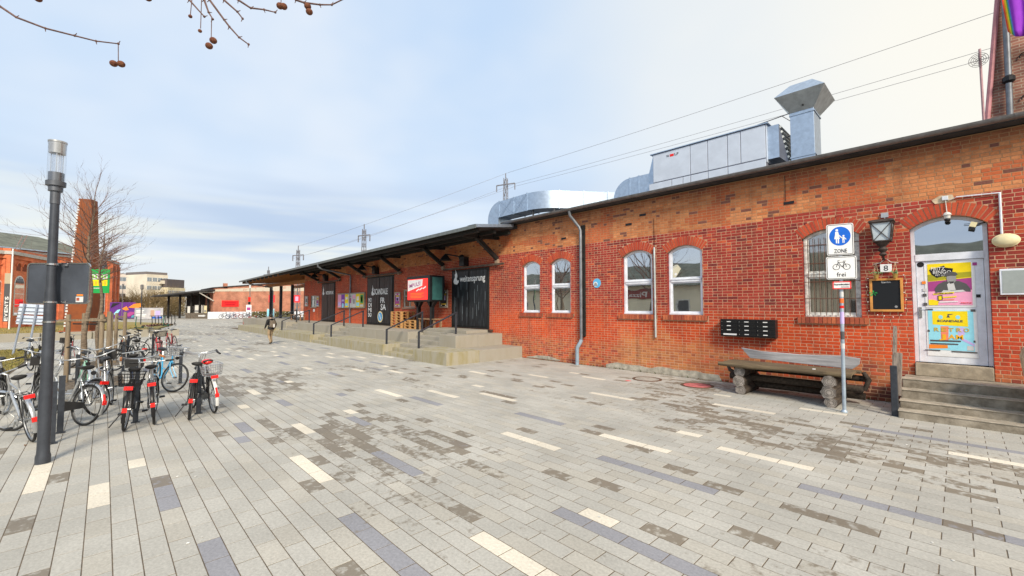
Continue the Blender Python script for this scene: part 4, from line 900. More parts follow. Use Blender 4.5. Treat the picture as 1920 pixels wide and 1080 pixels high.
# rainbow flag
fl = thing('rainbow_flag', 'rainbow flag hanging with mostly purple cloth showing', 'flag', (.95, 15.9, 10))
cs = [(.75, .05, .03), (.85, .28, .02), (.85, .70, .03), (.10, .42, .10), (.10, .20, .62), (.30, .04, .55)]
for k in range(6):
    mb = MB(); w0 = (0, .05, .10, .15, .20, .25)[k]; w1 = (.05, .10, .15, .20, .25, 1.6)[k]; n = 8; mm = 10
    for i in range(n + 1):
        u = w0 + (w1 - w0) * i / n
        for j in range(mm + 1):
            v = j / mm; x = .93 + u * .42 + v * .12; z = 10.25 - v * (1.72 - .3 * (1 - min(1, u * 3.5))) + .12 * u; y = 15.9 + .06 * math.sin(u * 9 + v * 2) * (.3 + v)
            mb.v.append((x, y, z))
    for i in range(n):
        for j in range(mm): q = i * (mm + 1) + j; mb.f.append([q, q + 1, q + mm + 2, q + mm + 1]); mb.c.append(None)
    o = mb.build('stripe', flat('flag_stripe_%d' % k, cs[k], .8), fl, smooth=80)
    so = o.modifiers.new('thick', 'SOLIDIFY'); so.thickness = .004
MB().tube([(1.2, 16.98, 9.9), (.93, 15.88, 10.28)], .02, 8).build('pole', M_STEEL, fl)
# mesh dish on a thin pole
ds = thing('dish_antenna', 'small mesh dish on a thin pole above the roof ridge', 'antenna', (.57, 15.6, 5.8))
MB().tube([(.575, 15.6, 5.7), (.56, 15.6, 8.45)], .025, 8).build('pole', mat('pink_painted_pole', (.42, .24, .26), .6), ds)
d = MB(); cx, cz = .53, 8.15
for r in (.05, .09, .13, .17): d.torus(r, .006, (cx, 15.52, cz), 20, 5)
for q in range(8): a = q * math.pi / 4; d.tube([(cx, 15.54, cz), (cx + .17 * math.cos(a), 15.52, cz + .17 * math.sin(a))], .005, 5)
d.build('dish', M_ZINC, ds)
# ------------------------------------------------------------------ railway masts and wires behind
def mast(x, y, h, label, lat=.55, arm=1.6):
    p = thing('railway_mast', label, 'mast', (x, y, 0), rz=R(20), group='steel lattice railway masts behind the shed'); M_ = mat('mast_steel', (.24, .24, .27), .6, metal=.4)
    t_ = MB(); n = int(h / .9)
    c = lambda k, s: [(sx * lat * (1 - .55 * k / n) / 2 * s, sy * lat * (1 - .55 * k / n) / 2 * s) for sx, sy in ((-1, -1), (1, -1), (1, 1), (-1, 1))]
    for k in range(n):
        a, b = c(k, 1), c(k + 1, 1); z0, z1 = h * k / n, h * (k + 1) / n
        for j in range(4):
            t_.bar((*a[j], z0), (*b[j], z1), .075); jj = (j + 1) % 4
            t_.bar((*a[j], z0), (*b[jj], z1), .045) if k % 2 else t_.bar((*a[jj], z0), (*b[j], z1), .045)
    t_.build('lattice', M_, p, world=False)
    MB().bar((-arm, 0, h - .9), (arm, 0, h - .9), .14).build('cross_arm', M_, p, world=False); MB().bar((0, 0, h), (0, 0, h + .7), .1).build('tip', M_, p, world=False)
    for s in (-1, 1): MB().bar((s * arm, 0, h - .9), (s * arm, 0, h - 1.8), .11).build('insulator', M_, p, world=False)
mast(-44.0, 40.8, 20.3, 'lattice mast standing above the silver duct', .9, 1.45)
mast(-57.8, 26.3, 13.0, 'lattice mast above the middle of the platform canopy', .7, 1.1)
mast(-75, 22.9, 11.4, 'small lattice mast above the far third of the canopy', .7, 1.3)
mast(-96, 23.8, 9.4, 'smallest lattice mast at the left end of the canopy', .6, 1.4)
def wire(pts, label, r=.022):
    o = []
    for a, b in zip(pts, pts[1:]):
        a, b = Vector(a), Vector(b); n = 14
        for k in range(n): u = k / n; o.append(a.lerp(b, u) - Vector((0, 0, 1)) * 4 * u * (1 - u) * (b - a).length * .004)
    o.append(Vector(pts[-1])); tag(MB().tube(o, r, 5).build('overhead_wire', mat('wire_grey', (.26, .26, .29), .6)), label, 'wire', 'overhead railway wires')
wire([(22, 41, 21.0), (2.1, 41, 21.0), (-43.75, 41.0, 21.08), (-57.8, 26.3, 13.6), (-75, 22.9, 12.0)], 'topmost overhead wire running to the mast tips', .018)
wire([(22, 41, 18.7), (1.55, 41, 18.75), (-43.06, 41.8, 19.54), (-56.8, 26.9, 12.0), (-74, 23.4, 10.4)], 'middle overhead wire passing behind the exhaust stack', .016)
wire([(22, 41, 18.1), (1.53, 41, 18.15), (-43.06, 41.8, 19.15), (-58.8, 25.7, 11.6), (-76, 22.4, 10.0)], 'lowest overhead wire passing behind the exhaust stack', .016)
# ------------------------------------------------------------------ entrance steps and things along the wall
stp = thing('entrance_steps', 'four worn grey stone steps up to the white door', 'steps', (0, 11.4, 0))
for k, (y, z) in enumerate(((10.58, .135), (10.86, .275), (11.14, .445), (11.42, .618))):
    zb = (-.02, .13, .27, .44)[k]
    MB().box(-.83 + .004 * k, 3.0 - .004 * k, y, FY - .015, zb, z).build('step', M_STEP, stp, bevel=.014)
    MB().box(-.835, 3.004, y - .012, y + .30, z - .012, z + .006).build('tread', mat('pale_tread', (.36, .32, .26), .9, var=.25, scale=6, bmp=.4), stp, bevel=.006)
sp = thing('step_post', 'weathered timber and iron post beside the entrance steps', 'post', (-.9, 10.8, 0))
M_OLD = mat('weathered_grey_wood', (.24, .20, .17), .9, var=.35, scale=3, stretch=(9, 9, .7), bmp=.5)
MB().box(-.93, -.83, 10.66, 10.74, 0, .93).build('iron_post', M_ANTH, sp, bevel=.01)
MB().bar((-.86, 10.90, .35), (-.83, 11.02, 1.15), .05, .12).build('short_board', M_OLD, sp, bevel=.008); MB().bar((-.92, 11.2, .55), (-.90, 11.55, 1.63), .05, .14).build('tall_board', M_OLD, sp, bevel=.008)
# slab at the right edge of the picture
pw = thing('step_parapet', 'sandy stone parapet at the edge of the entrance steps', 'parapet', (1.2, 11.3, 0))
MB().prism([(.74, .62), (1.25, .4), (1.6, .4), (1.6, 1.36), (.72, 1.36), (.68, 1.2)], 10.6, 11.25).build('coping', mat('sandy_stone', (.52, .42, .27), .9, var=.25, bmp=.4), pw, bevel=.02)
MB().box(.95, 1.6, 10.62, FY - .02, 0, .62).build('base', MATS['sandy_stone'], pw)
# ---- log bench
bn = thing('log_bench', 'rustic bench of stacked logs with thick plank seat and grey backboard', 'bench', (-2.7, 10.9, 0))
M_LOG = mat('grey_log', (.062, .047, .036), .9, var=.4, scale=4, stretch=(5, .8, 5), bmp=.6); M_END = mat('log_end', (.31, .28, .255), .9, var=.45, scale=9, bmp=.8); M_PLANK = mat('mossy_plank', (.12, .088, .055), .9, scale=3, c2=(.19, .145, .085), stretch=(.6, 8, 8), bmp=.6)
def log(x, z, y0, y1, r, k):
    mb = MB(); n = 14; wob = [1 + .08 * math.sin(k + 3 * a) for a in range(n)]
    for y in (y0, y1):
        for j in range(n): a = 2 * math.pi * j / n; mb.v.append((x + r * wob[j] * math.cos(a), y, z + r * wob[j] * math.sin(a)))
    for j in range(n): mb.f.append([j, (j + 1) % n, n + (j + 1) % n, n + j]); mb.c.append(None)
    lg = mb.build('log', M_LOG, bn, smooth=50)
    e_ = MB(); e_.add([(x + r * .97 * wob[j] * math.cos(2 * math.pi * j / n), y0 - .004, z + r * .97 * wob[j] * math.sin(2 * math.pi * j / n)) for j in range(n)] + [(x + r * .95 * math.cos(2 * math.pi * j / n), y0 + .02, z + r * .95 * math.sin(2 * math.pi * j / n)) for j in range(n)], [tuple(range(n))] + [(j, n + j, n + (j + 1) % n, (j + 1) % n) for j in range(n)])
    e_.build('cut_end', M_END, lg)
    for rr in (.35, .62, .85): MB().torus(r * rr, .004, (x + .01, y0 - .005, z), 16, 5).build('growth_ring', mat('dark_ring', (.12, .10, .085), .9), lg)
for xx, y0 in ((-3.58, 10.72), (-1.86, 10.60)):
    log(xx + .02, .10, y0 + .02, 11.75, .115, xx); log(xx - .01, .30, y0, 11.8, .135, xx + 1); log(xx, .515, y0 + .03, 11.8, .125, xx + 2)
for z, y, r in ((.34, 11.25, .08), (.52, 11.55, .07), (.16, 11.5, .08)): MB().tube([(-3.95, y, z), (-3.0, y + .01, z + .01), (-1.4, y, z)], [r, r * 1.05, r * .9], 10).build('cross_log', M_LOG, bn, smooth=50)
def slab(pts, y0, y1, z0, z1, nm, m):
    return MB().prism(pts, y0, y1).build(nm, m, bn, bevel=.012)
slab([(-4.0, .655), (-3.5, .63), (-2.6, .645), (-1.6, .635), (-1.5, .66), (-1.52, .70), (-2.4, .705), (-3.3, .70), (-3.98, .715)], 10.66, 11.32, 0, 0, 'seat', M_PLANK)
MB().tube([(-4.02, 10.68, .675), (-3.3, 10.655, .665), (-2.5, 10.67, .675), (-1.5, 10.66, .668)], [.045, .055, .048, .05], 10).build('bark_edge', M_PLANK, bn, smooth=50)
MB().prism([(-4.0, .66), (-1.45, .64), (-1.45, .69), (-4.0, .70)], 11.34, 11.58).build('seat_plank', M_PLANK, bn, bevel=.01)
MB().prism([(-3.82, 1.0), (-3.62, .76), (-1.62, .69), (-1.50, .80), (-1.48, .93), (-1.8, .96), (-2.6, .93), (-3.4, .945)], 11.62, 11.70).build('backboard', mat('silver_grey_board', (.36, .36, .38), .85, var=.25, scale=3, stretch=(.6, 8, 8), bmp=.5), bn, bevel=.01)
MB().tube([(-1.42, 11.5, .66), (-1.33, 11.45, .52), (-1.40, 11.4, .30)], [.04, .05, .04], 8).build('arm_branch', M_LOG, bn, smooth=50); MB().tube([(-4.12, 11.5, .60), (-4.02, 11.4, .45), (-3.8, 11.3, .38)], [.03, .045, .05], 8).build('arm_branch', M_LOG, bn, smooth=50)
tag(MB().box(-2.18, -2.13, 10.85, 10.89, .707, .725).build('paper_scrap', M_SIGNW), 'scrap of white paper on the log bench seat', 'litter')
# ---- mailboxes
mbx = thing('mailbox_block', 'block of twelve black letterboxes on the brick wall', 'mailboxes', (-3.8, FY, 1.2))
MB().box(-4.44, -3.14, FY - .22, FY - .012, 1.25, 1.70).build('case', M_BLKMET, mbx, bevel=.006)
for r in range(4):
    for c in range(3):
        x = -4.42 + c * .43; z = 1.27 + r * .107
        f_ = MB().prism(rect(x, x + .41, z, z + .098), FY - .235, FY - .222).build('letterbox_door', flat('box_door_black', (.012, .012, .013), .35), mbx, bevel=.003)
        MB().box(x + .03, x + .38, FY - .245, FY - .236, z + .075, z + .09).build('flap', M_BLKMET, f_); MB().box(x + .15, x + .25, FY - .238, FY - .2365, z + .035, z + .055).build('name_plate', M_SIGNW, f_)
        MB().lathe([(.009, 0), (.009, -.008), (.001, -.008)], (x + .03, FY - .236, z + .045), 8, 'y').build('lock', M_STEEL, f_)
for x, w in ((-4.36, .26), (-4.1, .07)): plate('sticker', rect(x, x + w, 1.285, 1.325), FY - .2365, M_SIGNW, mbx, .002)
# ---- lantern
ln = thing('wall_lantern', 'old four-sided wall lantern with wire cross over milky glass', 'lantern', (-1.08, FY, 3.1))
lx, ly = -1.08, FY - .26
def lant(z, s): return [(lx - s * .88, ly - s * .88, z), (lx + s * .88, ly - s * .88, z), (lx + s * .88, ly + s * .88, z), (lx - s * .88, ly + s * .88, z)]
gl = MB(); gl.add(lant(3.43, .145) + lant(3.80, .19), [(0, 1, 5, 4), (1, 2, 6, 5), (2, 3, 7, 6), (3, 0, 4, 7), (3, 2, 1, 0)]); gl.build('glass', flat('milky_lantern_glass', (.52, .60, .66), .25), ln)
M_LF = mat('rusty_lantern_iron', (.055, .04, .035), .7, var=.4, scale=9)
a, b = lant(3.42, .155), lant(3.81, .20); fm = MB()
for j in range(4): fm.bar(a[j], b[j], .022); fm.bar(a[j], a[(j + 1) % 4], .022); fm.bar(b[j], b[(j + 1) % 4], .03)
for p, q in ((a[0], b[1]), (a[1], b[0]), (a[1], b[2]), (a[2], b[1])): fm.bar(p, q, .011)
fm.build('frame', M_LF, ln)
MB().add(lant(3.82, .235) + lant(3.86, .225) + lant(3.885, .12), [(3, 2, 1, 0), (0, 1, 5, 4), (1, 2, 6, 5), (2, 3, 7, 6), (3, 0, 4, 7), (4, 5, 9, 8), (5, 6, 10, 9), (6, 7, 11, 10), (7, 4, 8, 11), (8, 9, 10, 11)]).build('roof', M_LF, ln)
MB().lathe([(.03, 3.10), (.07, 3.14), (.04, 3.18), (.09, 3.24), (.05, 3.30), (.11, 3.37), (.13, 3.42)], (lx, ly, 0), 14).build('foot', M_LF, ln, smooth=50)
MB().tube([(lx, FY, 3.05), (lx, ly + .1, 3.04), (lx, ly, 3.12)], .022, 8).build('bracket', M_LF, ln, smooth=50); MB().box(lx - .03, lx + .09, FY - .04, FY - .006, 3.96, 4.06).build('junction_box', flat('grey_plastic', (.38, .42, .48)), ln); MB().tube([(lx + .03, FY - .03, 3.97), (lx + .03, FY - .05, 3.85)], .008, 6).build('cable', flat('grey_plastic', (.38, .42, .48)), ln)
pts = [(lx - .05, 3.72), (lx, 3.755), (lx + .03, 3.745), (lx - .02, 3.69), (lx + .02, 3.68), (lx + .06, 3.70), (lx + .07, 3.735)]
# ---- house number and chalkboard
no = thing('house_number', 'small white number eight plate hanging above the chalkboard', 'number plate', (-1.06, FY, 2.77))
MB().box(-1.155, -.965, FY - .05, FY - .03, 2.775, 2.945).build('plate', M_SIGNW, no, bevel=.004); text('8', -1.06, FY - .051, 2.80, .17, M_INK, no)
for s in (-1, 1): MB().tube([(-1.06 + s * .02, FY - .04, 3.05), (-1.06 + s * .09, FY - .03, 2.98), (-1.06 + s * .2, FY - .02, 2.96)], .006, 5).build('hanger', M_OLDWHITE, no)
cb = thing('chalkboard', 'blank chalkboard in an orange wooden frame beside the door', 'chalkboard', (-1.07, FY, 1.92))
x0, x1, z0, z1 = -1.345, -.80, 1.925, 2.64; M_FR = mat('orange_pine', (.62, .28, .07), .6, var=.2, scale=4)
for a, b, c, d in ((x0, x1, z0, z0 + .045), (x0, x1, z1 - .045, z1), (x0, x0 + .045, z0 + .045, z1 - .045), (x1 - .045, x1, z0 + .045, z1 - .045)): MB().box(a, b, FY - .05, FY - .012, c, d).build('frame', M_FR, cb, bevel=.004)
MB().box(x0 + .04, x1 - .04, FY - .03, FY - .014, z0 + .04, z1 - .04).build('board', flat('slate_black', (.012, .014, .018), .45), cb)
text('Scandale', -1.07, FY - .031, z1 - .10, .05, M_SIGNW, cb, w=.15); plate('chalk_mark', circ(-.92, 2.03, .025, 10), FY - .031, M_GREY, cb, .002)
lf = MB()
for q in range(5): a = q * 1.3; lf.add([(x0 + .06, FY - .055, 2.32), (x0 + .06 + .08 * math.cos(a), FY - .06, 2.32 + .06 * math.sin(a)), (x0 + .06 + .06 * math.cos(a + .5), FY - .065, 2.32 + .06 * math.sin(a + .5))], [(0, 1, 2)])
lf.build('paper_leaf', M_GREEN, cb)
for s, gx in enumerate((-1.22, -.91)):
    p = thing('hanging_pot', 'small brass pot hung above the chalkboard, %s' % ('with trailing green leaves' if s == 0 else 'nearest the door'), 'pot', (gx, FY - .09, 2.63), group='two little pots above the chalkboard')
    MB().lathe([(.035, 2.64), (.05, 2.72), (.052, 2.725), (.045, 2.725), (.03, 2.66)], (gx, FY - .09, 0), 14).build('pot', mat('brass_pot', (.55, .36, .10), .4, metal=.6), p, smooth=50)
    lv_ = MB(); q_ = random.Random(s)
    for q in range(26):
        c = Vector((gx + q_.uniform(-.11, .11) * (1 if s == 0 else .4), FY - .09 + q_.uniform(-.05, .05), 2.735 + q_.uniform(-.01, .05))); a = q_.uniform(0, 6); r = .028
        lv_.add([c, c + Vector((r * math.cos(a), -r * .4, r * math.sin(a))), c + Vector((r * math.cos(a + 1), -r * .8, r * math.sin(a + 1)))], [(0, 1, 2)])
    lv_.build('leaves', flat('pot_leaves', (.12, .26, .10)), p)
    for d_ in (-1, 1): MB().tube([(gx + d_ * .045, FY - .09, 2.72), (gx, FY - .05, 2.96)], .003, 4).build('string', M_CREAM, p)
fl_ = thing('fairy_lights', 'string of small fairy lights round the chalkboard', 'fairy lights', (-1.07, FY - .03, 1.9))
q_ = random.Random(5); chain = []
for k in range(40):
    u = k / 39
    if u < .33: p = (x0 - .03, z1 - u * 3 * .75)
    elif u < .66: p = (x0 - .0 + (u - .33) * 3 * .6, z0 - .06 - .05 * math.sin((u - .33) * 9.5))
    else: p = (x1 + .03, z0 + (u - .66) * 3 * .75)
    chain.append((p[0] + q_.uniform(-.02, .02), FY - .03, p[1] + q_.uniform(-.015, .015)))
MB().tube(chain, .003, 4).build('cable', M_BLKMET, fl_)
for k in range(0, 40, 3): MB().ball(chain[k], .011, 6).build('bulb', M_SIGNW, fl_)
# ---- fittings round the door
wl = thing('wall_lamp', 'oval cream bulkhead lamp fed by a white conduit beside the door', 'wall lamp', (.65, FY, 3.2))
b_ = MB(); b_.lathe([(.001, -.12), (.10, -.115), (.16, -.085), (.175, -.05), (.19, -.045), (.19, -.008)], (0, 0, 0), 24, 'y'); b_.v = [(x * .95 + .648, y + FY, z * .68 + 3.27) for x, y, z in b_.v]; b_.build('lamp_body', M_CREAM, wl, smooth=40)
MB().tube([(.60, FY - .03, 3.40), (.60, FY - .03, 4.18)], .018, 8).build('conduit', M_WHITE, wl); MB().tube([(.62, FY - .03, 4.18), (.03, FY - .03, 4.205)], .012, 8).build('conduit', M_WHITE, wl)
MB().tube([(.03, FY - .03, 4.2), (-.03, FY - .03, 4.17), (-.09, FY - .03, 4.18)], .007, 6).build('cable', M_OLDWHITE, wl)
MB().box(-.17, -.08, FY - .05, FY - .008, 4.17, 4.25).build('junction_box', M_WHITE, wl, bevel=.006); MB().tube([(-.12, FY - .03, 4.17), (-.105, FY - .035, 3.9)], .007, 6).build('cable', M_OLDWHITE, wl)
MB().prism([(-.32, 4.2), (-.2, 4.28), (-.02, 4.27), (.0, 4.2), (-.1, 4.13), (-.27, 4.12)], FY - .013, FY).build('plaster_patch', mat('plaster_patch', (.55, .43, .30), .9, var=.3), wl)
MB().lathe([(.02, 3.92), (.05, 3.90), (.07, 3.86), (.05, 3.855), (.045, 3.80), (.02, 3.77)], (-.105, FY - .06, 0), 14).build('bulb_holder', M_OLDWHITE, wl, smooth=40); MB().ball((-.105, FY - .06, 3.77), .045, 10).build('camera_dome', M_INK, wl)
fld = thing('floodlight', 'little tilted floodlight at the top corner of the door', 'floodlight', (.25, FY + .05, 3.6))
MB().obox((.24, FY + .03, 3.62), (.09, .07, .12), Matrix.Rotation(R(20), 3, 'Y')).build('head', M_CREAM, fld); MB().obox((.225, FY + .02, 3.56), (.09, .075, .05), Matrix.Rotation(R(20), 3, 'Y')).build('lens', M_INK, fld); MB().tube([(.28, FY + .06, 3.63), (.40, FY + .08, 3.66)], .012, 6).build('arm', M_BLKMET, fld); MB().tube([(.12, FY + .06, 3.66), (.28, FY + .06, 3.66)], .006, 6).build('wire', M_BLKMET, fld)
ib = thing('notice_case', 'empty pale grey notice case on the brickwork at the picture edge', 'notice case', (.8, FY, 2.25))
MB().box(.545, 1.15, FY - .06, FY - .012, 2.25, 2.735).build('frame', M_WHITE, ib, bevel=.006); MB().box(.575, 1.12, FY - .065, FY - .061, 2.285, 2.70).build('pane', flat('notice_glass', (.33, .37, .37), .15, .6), ib)
# posters on the door
p1 = thing('door_poster', 'yellow and pink poster with a man in a flat cap on the door', 'poster', (-.12, yd, 2.05)); yp = yd + .010
X0, X1, Z0, Z1 = -.43, .19, 2.06, 2.91; w_, h_ = X1 - X0, Z1 - Z0
def pr(poly, m, par, lay, nm='print'): return MB().prism([(X0 + a * w_, Z0 + b * h_) for a, b in poly], yp - .0015 * (lay + 1), yp - .0015 * lay).build(nm, m, par)
pr([(0, 0), (1, 0), (1, 1), (0, 1)], M_YEL, p1, 0, 'sheet')
pr([(0, .58), (1, .66), (1, .78), (0, .74)], flat('olive_print', (.38, .36, .02)), p1, 1); pr([(0, .33), (1, .33), (1, .64), (0, .57)], M_MAG, p1, 1); pr([(0, .0), (1, .0), (1, .36), (0, .33)], M_PINK, p1, 2)
pr([(0, 0), (.22, 0), (.24, .1), (.1, .14), (0, .13)], M_YEL, p1, 3); pr([(.04, .86), (.40, .95), (.42, .90), (.60, .87), (.57, .73), (.44, .71), (.22, .66), (.10, .74)], M_INK, p1, 3)
text('FRITZ', X0 + .245 * w_, yp - .007, Z0 + .84 * h_, .095, M_SIGNW, p1, w=.20, bold=.0, tilt=-.03); text('BINGO', X0 + .34 * w_, yp - .007, Z0 + .755 * h_, .095, M_SIGNW, p1, w=.26, bold=.0, tilt=-.03); text('MIT LUZE', X0 + .33 * w_, yp - .007, Z0 + .70 * h_, .05, M_SIGNW, p1, w=.18, bold=.0, tilt=-.03)
pr([(.17, .30), (.16, .40), (.24, .50), (.38, .57), (.72, .57), (.88, .50), (.97, .38), (.97, .31), (.6, .34)], M_DGREY, p1, 4, 'jacket'); pr([(.47, .35), (.45, .50), (.52, .54), (.60, .54), (.64, .36)], M_LGREY, p1, 5, 'shirt'); pr([(.46, .56), (.44, .66), (.48, .72), (.60, .73), (.66, .68), (.66, .58), (.60, .52), (.52, .51)], M_GREY, p1, 5, 'face')
pr([(.40, .68), (.42, .76), (.52, .80), (.66, .78), (.70, .72), (.64, .69), (.55, .70)], M_DGREY, p1, 6, 'cap'); pr([(.48, .565), (.62, .565), (.60, .545), (.50, .545)], M_DGREY, p1, 6, 'moustache'); pr([(.30, .30), (.36, .36), (.55, .345), (.80, .36), (.86, .32), (.6, .30)], M_LGREY, p1, 6, 'hands')
pr([(.12, .25), (.60, .28), (.60, .315), (.12, .285)], M_YEL, p1, 7, 'strip'); text('FRITZ BINGO AUF TOUR', X0 + .36 * w_, yp - .0125, Z0 + .272 * h_, .026, M_INK, p1, w=.26, bold=.02, tilt=.03)
pr([(.22, .11), (.33, .12), (.33, .24), (.22, .23)], M_INK, p1, 7); pr([(.24, .13), (.31, .135), (.31, .22), (.24, .215)], M_YEL, p1, 8); pr([(.34, .17), (.65, .185), (.65, .215), (.34, .2)], M_YEL, p1, 7); pr([(.34, .12), (.6, .125), (.6, .14), (.34, .135)], M_ORANGE, p1, 7); pr([(.25, .06), (.68, .075), (.68, .095), (.25, .09)], M_SIGNW, p1, 7)
text('FRITZ', X0 + .86 * w_, yp - .013, Z0 + .04 * h_, .03, M_RED, p1, w=.15, bold=.02)
p2 = thing('door_poster', 'light blue retro jam poster with yellow cassette on the lower door', 'poster', (-.12, yd, 1.15))
X0, X1, Z0, Z1 = -.45, .19, 1.15, 1.955; w_, h_ = X1 - X0, Z1 - Z0
pr([(0, .0), (1, .0), (1, 1), (0, 1)], M_CYAN, p2, 0, 'sheet'); pr([(.10, .64), (.88, .60), (.88, .98), (.10, .98)], M_YEL, p2, 1, 'cassette')
pr(circ(.29, .83, .05, 16), M_CYAN, p2, 2); pr(circ(.67, .83, .05, 16), M_CYAN, p2, 2); pr([(.42, .82), (.5, .82), (.47, .88), (.56, .90), (.56, .91), (.45, .91), (.44, .86)], M_DGREY, p2, 2)
text('SCANDALE', X0 + .49 * w_, yp - .0052, Z0 + .71 * h_, .058, M_DGREY, p2, w=.36, bold=.03)
pr([(.28, .25), (.44, .25), (.46, .60), (.28, .60)], flat('coral_print', (.85, .25, .15)), p2, 1); pr([(.66, .36), (.80, .40), (.80, .58), (.66, .58)], M_LILAC, p2, 1); pr([(.70, .28), (1, .12), (1, .18), (.74, .33)], M_LILAC, p2, 1)
for q, c in enumerate('RETRO'): text(c, X0 + (.18 + .165 * q) * w_, yp - .0055, Z0 + .47 * h_, .105, M_OCHRE, p2, w=.075, bold=.02)
for q, c in enumerate('JAM'): text(c, X0 + (.35 + .17 * q) * w_, yp - .0055, Z0 + .285 * h_, .125, flat('amber_print', (.85, .45, .02)), p2, w=.10, bold=.03)
pr([(.03, .205), (.70, .215), (.72, .235), (.70, .255), (.03, .25)], M_DGREY, p2, 2); pr([(.03, .135), (.64, .14), (.66, .155), (.64, .175), (.03, .17)], M_DGREY, p2, 2); pr([(0, .02), (.42, .05), (.42, .13), (0, .13)], M_ORANGE, p2, 1); pr([(.84, .02), (.98, .02), (.98, .13), (.84, .13)], M_LGREY, p2, 2)
for q, (a, b, c, d) in enumerate(((-.05, .12, 1.0, 1.04), (.95, 1.05, .97, 1.03), (-.02, .03, .45, .5), (.98, 1.02, .22, .27), (-.1, .25, -.03, -.005), (.5, 1.05, -.04, -.01))): pr([(a, c), (b, c), (b, d), (a, d)], M_DGREY, p2, 2, 'tape')
for q, (x, z, m_) in enumerate(((-.49, 2.53, M_ORANGE), (-.48, 2.38, M_LGREY), (-.485, 2.27, M_DGREY), (-.48, 2.08, M_DGREY), (.24, 2.87, M_MAG), (.27, 2.24, M_INK))):
    s_ = MB().box(x - .03, x + .03, yd + .008, yd + .0115, z - .03, z + .03).build('door_sticker', m_); tag(s_, ('small rainbow-orange', 'small pale', 'small dark square', 'small dark lowest', 'small magenta upper', 'small black triangular')[q] + ' sticker on the white door', 'sticker', 'stickers on the white door')
# blue wall disc, steel rod
bd = thing('wall_disc', 'small light blue round sticker on the red bricks by the downpipe', 'sticker', (-8.545, FY, 2.8))
MB().lathe([(.16, -.008), (.16, -.016), (.001, -.016)], (-8.545, FY, 2.834), 24, 'y').build('disc', flat('sticker_blue', (.12, .45, .75)), bd); plate('face', circ(-8.6, 2.8, .085, 16), FY - .016, M_SIGNW, bd, .003); plate('print', [(-8.68, 2.74), (-8.52, 2.74), (-8.55, 2.84), (-8.62, 2.86)], FY - .0195, M_GREY, bd, .003)
rd_ = MB().tube([(-6.39, FY - .05, 1.10), (-6.40, FY - .05, 3.85)], .03, 10).build('steel_conduit', mat('bright_conduit', (.55, .60, .60), .4, metal=.5), smooth=60); tag(rd_, 'pale vertical steel tube on the wall between two windows', 'conduit')
w_ = MB().tube([(-6.41, FY - .02, 3.85), (-6.42, FY - .02, 4.75)], .006, 5).build('cable', M_INK); tag(w_, 'thin dark cable up the wall above the steel tube', 'cable')
w_ = MB().tube([(-2.9, FY - .02, 4.65), (-2.9, FY - .02, 5.3)], .007, 5).build('cable', M_INK); tag(w_, 'thin dark cable hanging from the eaves to a vent hole', 'cable')
# ---- pedestrian zone sign post
sg = thing('sign_post', 'grey steel post with pedestrian zone, cycles and fire access signs', 'sign post', (-1.585, 10.36, 0))
MB().tube([(-1.585, 10.36, 0), (-1.56, 10.36, 3.64)], .032, 12).build('pole', mat('galvanised_post', (.38, .46, .55), .45, metal=.4, var=.2), sg, smooth=60)
MB().lathe([(.055, 0), (.055, .02), (.034, .05)], (-1.585, 10.36, 0), 14).build('collar', MATS['galvanised_post'], sg)
ROT = R(12)
def splate(x0, x1, z0, z1, nm, back=.012):
    mb = MB().prism(rrect(x0, x1, z0, z1, .035), -.045 - back, -.045)
    mb.v = [tuple(Matrix.Rotation(ROT, 3, 'Z') @ Vector(v)) for v in mb.v]
    mb.v = [(x - 1.563, y + 10.36, z) for x, y, z in mb.v]; return mb.build(nm, M_SIGNW, sg, bevel=.004)
def sshape(poly, m, par, lay=0, nm='symbol'):
    mb = MB().prism(poly, -.060 - .002 * lay, -.058 - .002 * lay); mb.v = [tuple(Matrix.Rotation(ROT, 3, 'Z') @ Vector(v)) for v in mb.v]; mb.v = [(x - 1.563, y + 10.36, z) for x, y, z in mb.v]; return mb.build(nm, m, par)
def stext(s, x, z, size, m, par, w, bold=0):
    v = Matrix.Rotation(ROT, 3, 'Z') @ Vector((x, -.060, 0)); return text(s, v.x - 1.563, v.y + 10.36, z, size, m, par, w=w, rotz=ROT, bold=bold)
s1 = splate(-.215, .205, 3.03, 3.64, 'zone_sign')
def ring(x0, x1, z0, z1, m, par, d=.010, inset=.012, r=.03):
    A_, B_ = rrect(x0 + inset, x1 - inset, z0 + inset, z1 - inset, r), rrect(x0 + inset + d, x1 - inset - d, z0 + inset + d, z1 - inset - d, r * .7); n = len(A_)
    mb = MB(); mb.add([(x, -.0595, z) for x, z in A_] + [(x, -.0595, z) for x, z in B_], [(i, (i + 1) % n, (i + 1) % n + n, i + n) for i in range(n)])
    mb.v = [tuple(Matrix.Rotation(ROT, 3, 'Z') @ Vector(v)) for v in mb.v]; mb.v = [(x - 1.563, y + 10.36, z) for x, y, z in mb.v]; mb.build('border', m, par)
ring(-.215, .205, 3.03, 3.64, M_DGREY, s1)
sshape(circ(-.005, 3.40, .165, 32, .185), M_BLUE, s1)
W_ = M_SIGNW
sshape(circ(-.05, 3.52, .022, 14), W_, s1, 1); sshape([(-.075, 3.49), (-.03, 3.49), (-.02, 3.43), (.04, 3.36), (.03, 3.35), (-.02, 3.40), (-.005, 3.345), (-.095, 3.345), (-.08, 3.42)], W_, s1, 1); sshape(rect(-.07, -.05, 3.265, 3.345), W_, s1, 1); sshape(rect(-.04, -.02, 3.26, 3.345), W_, s1, 1)
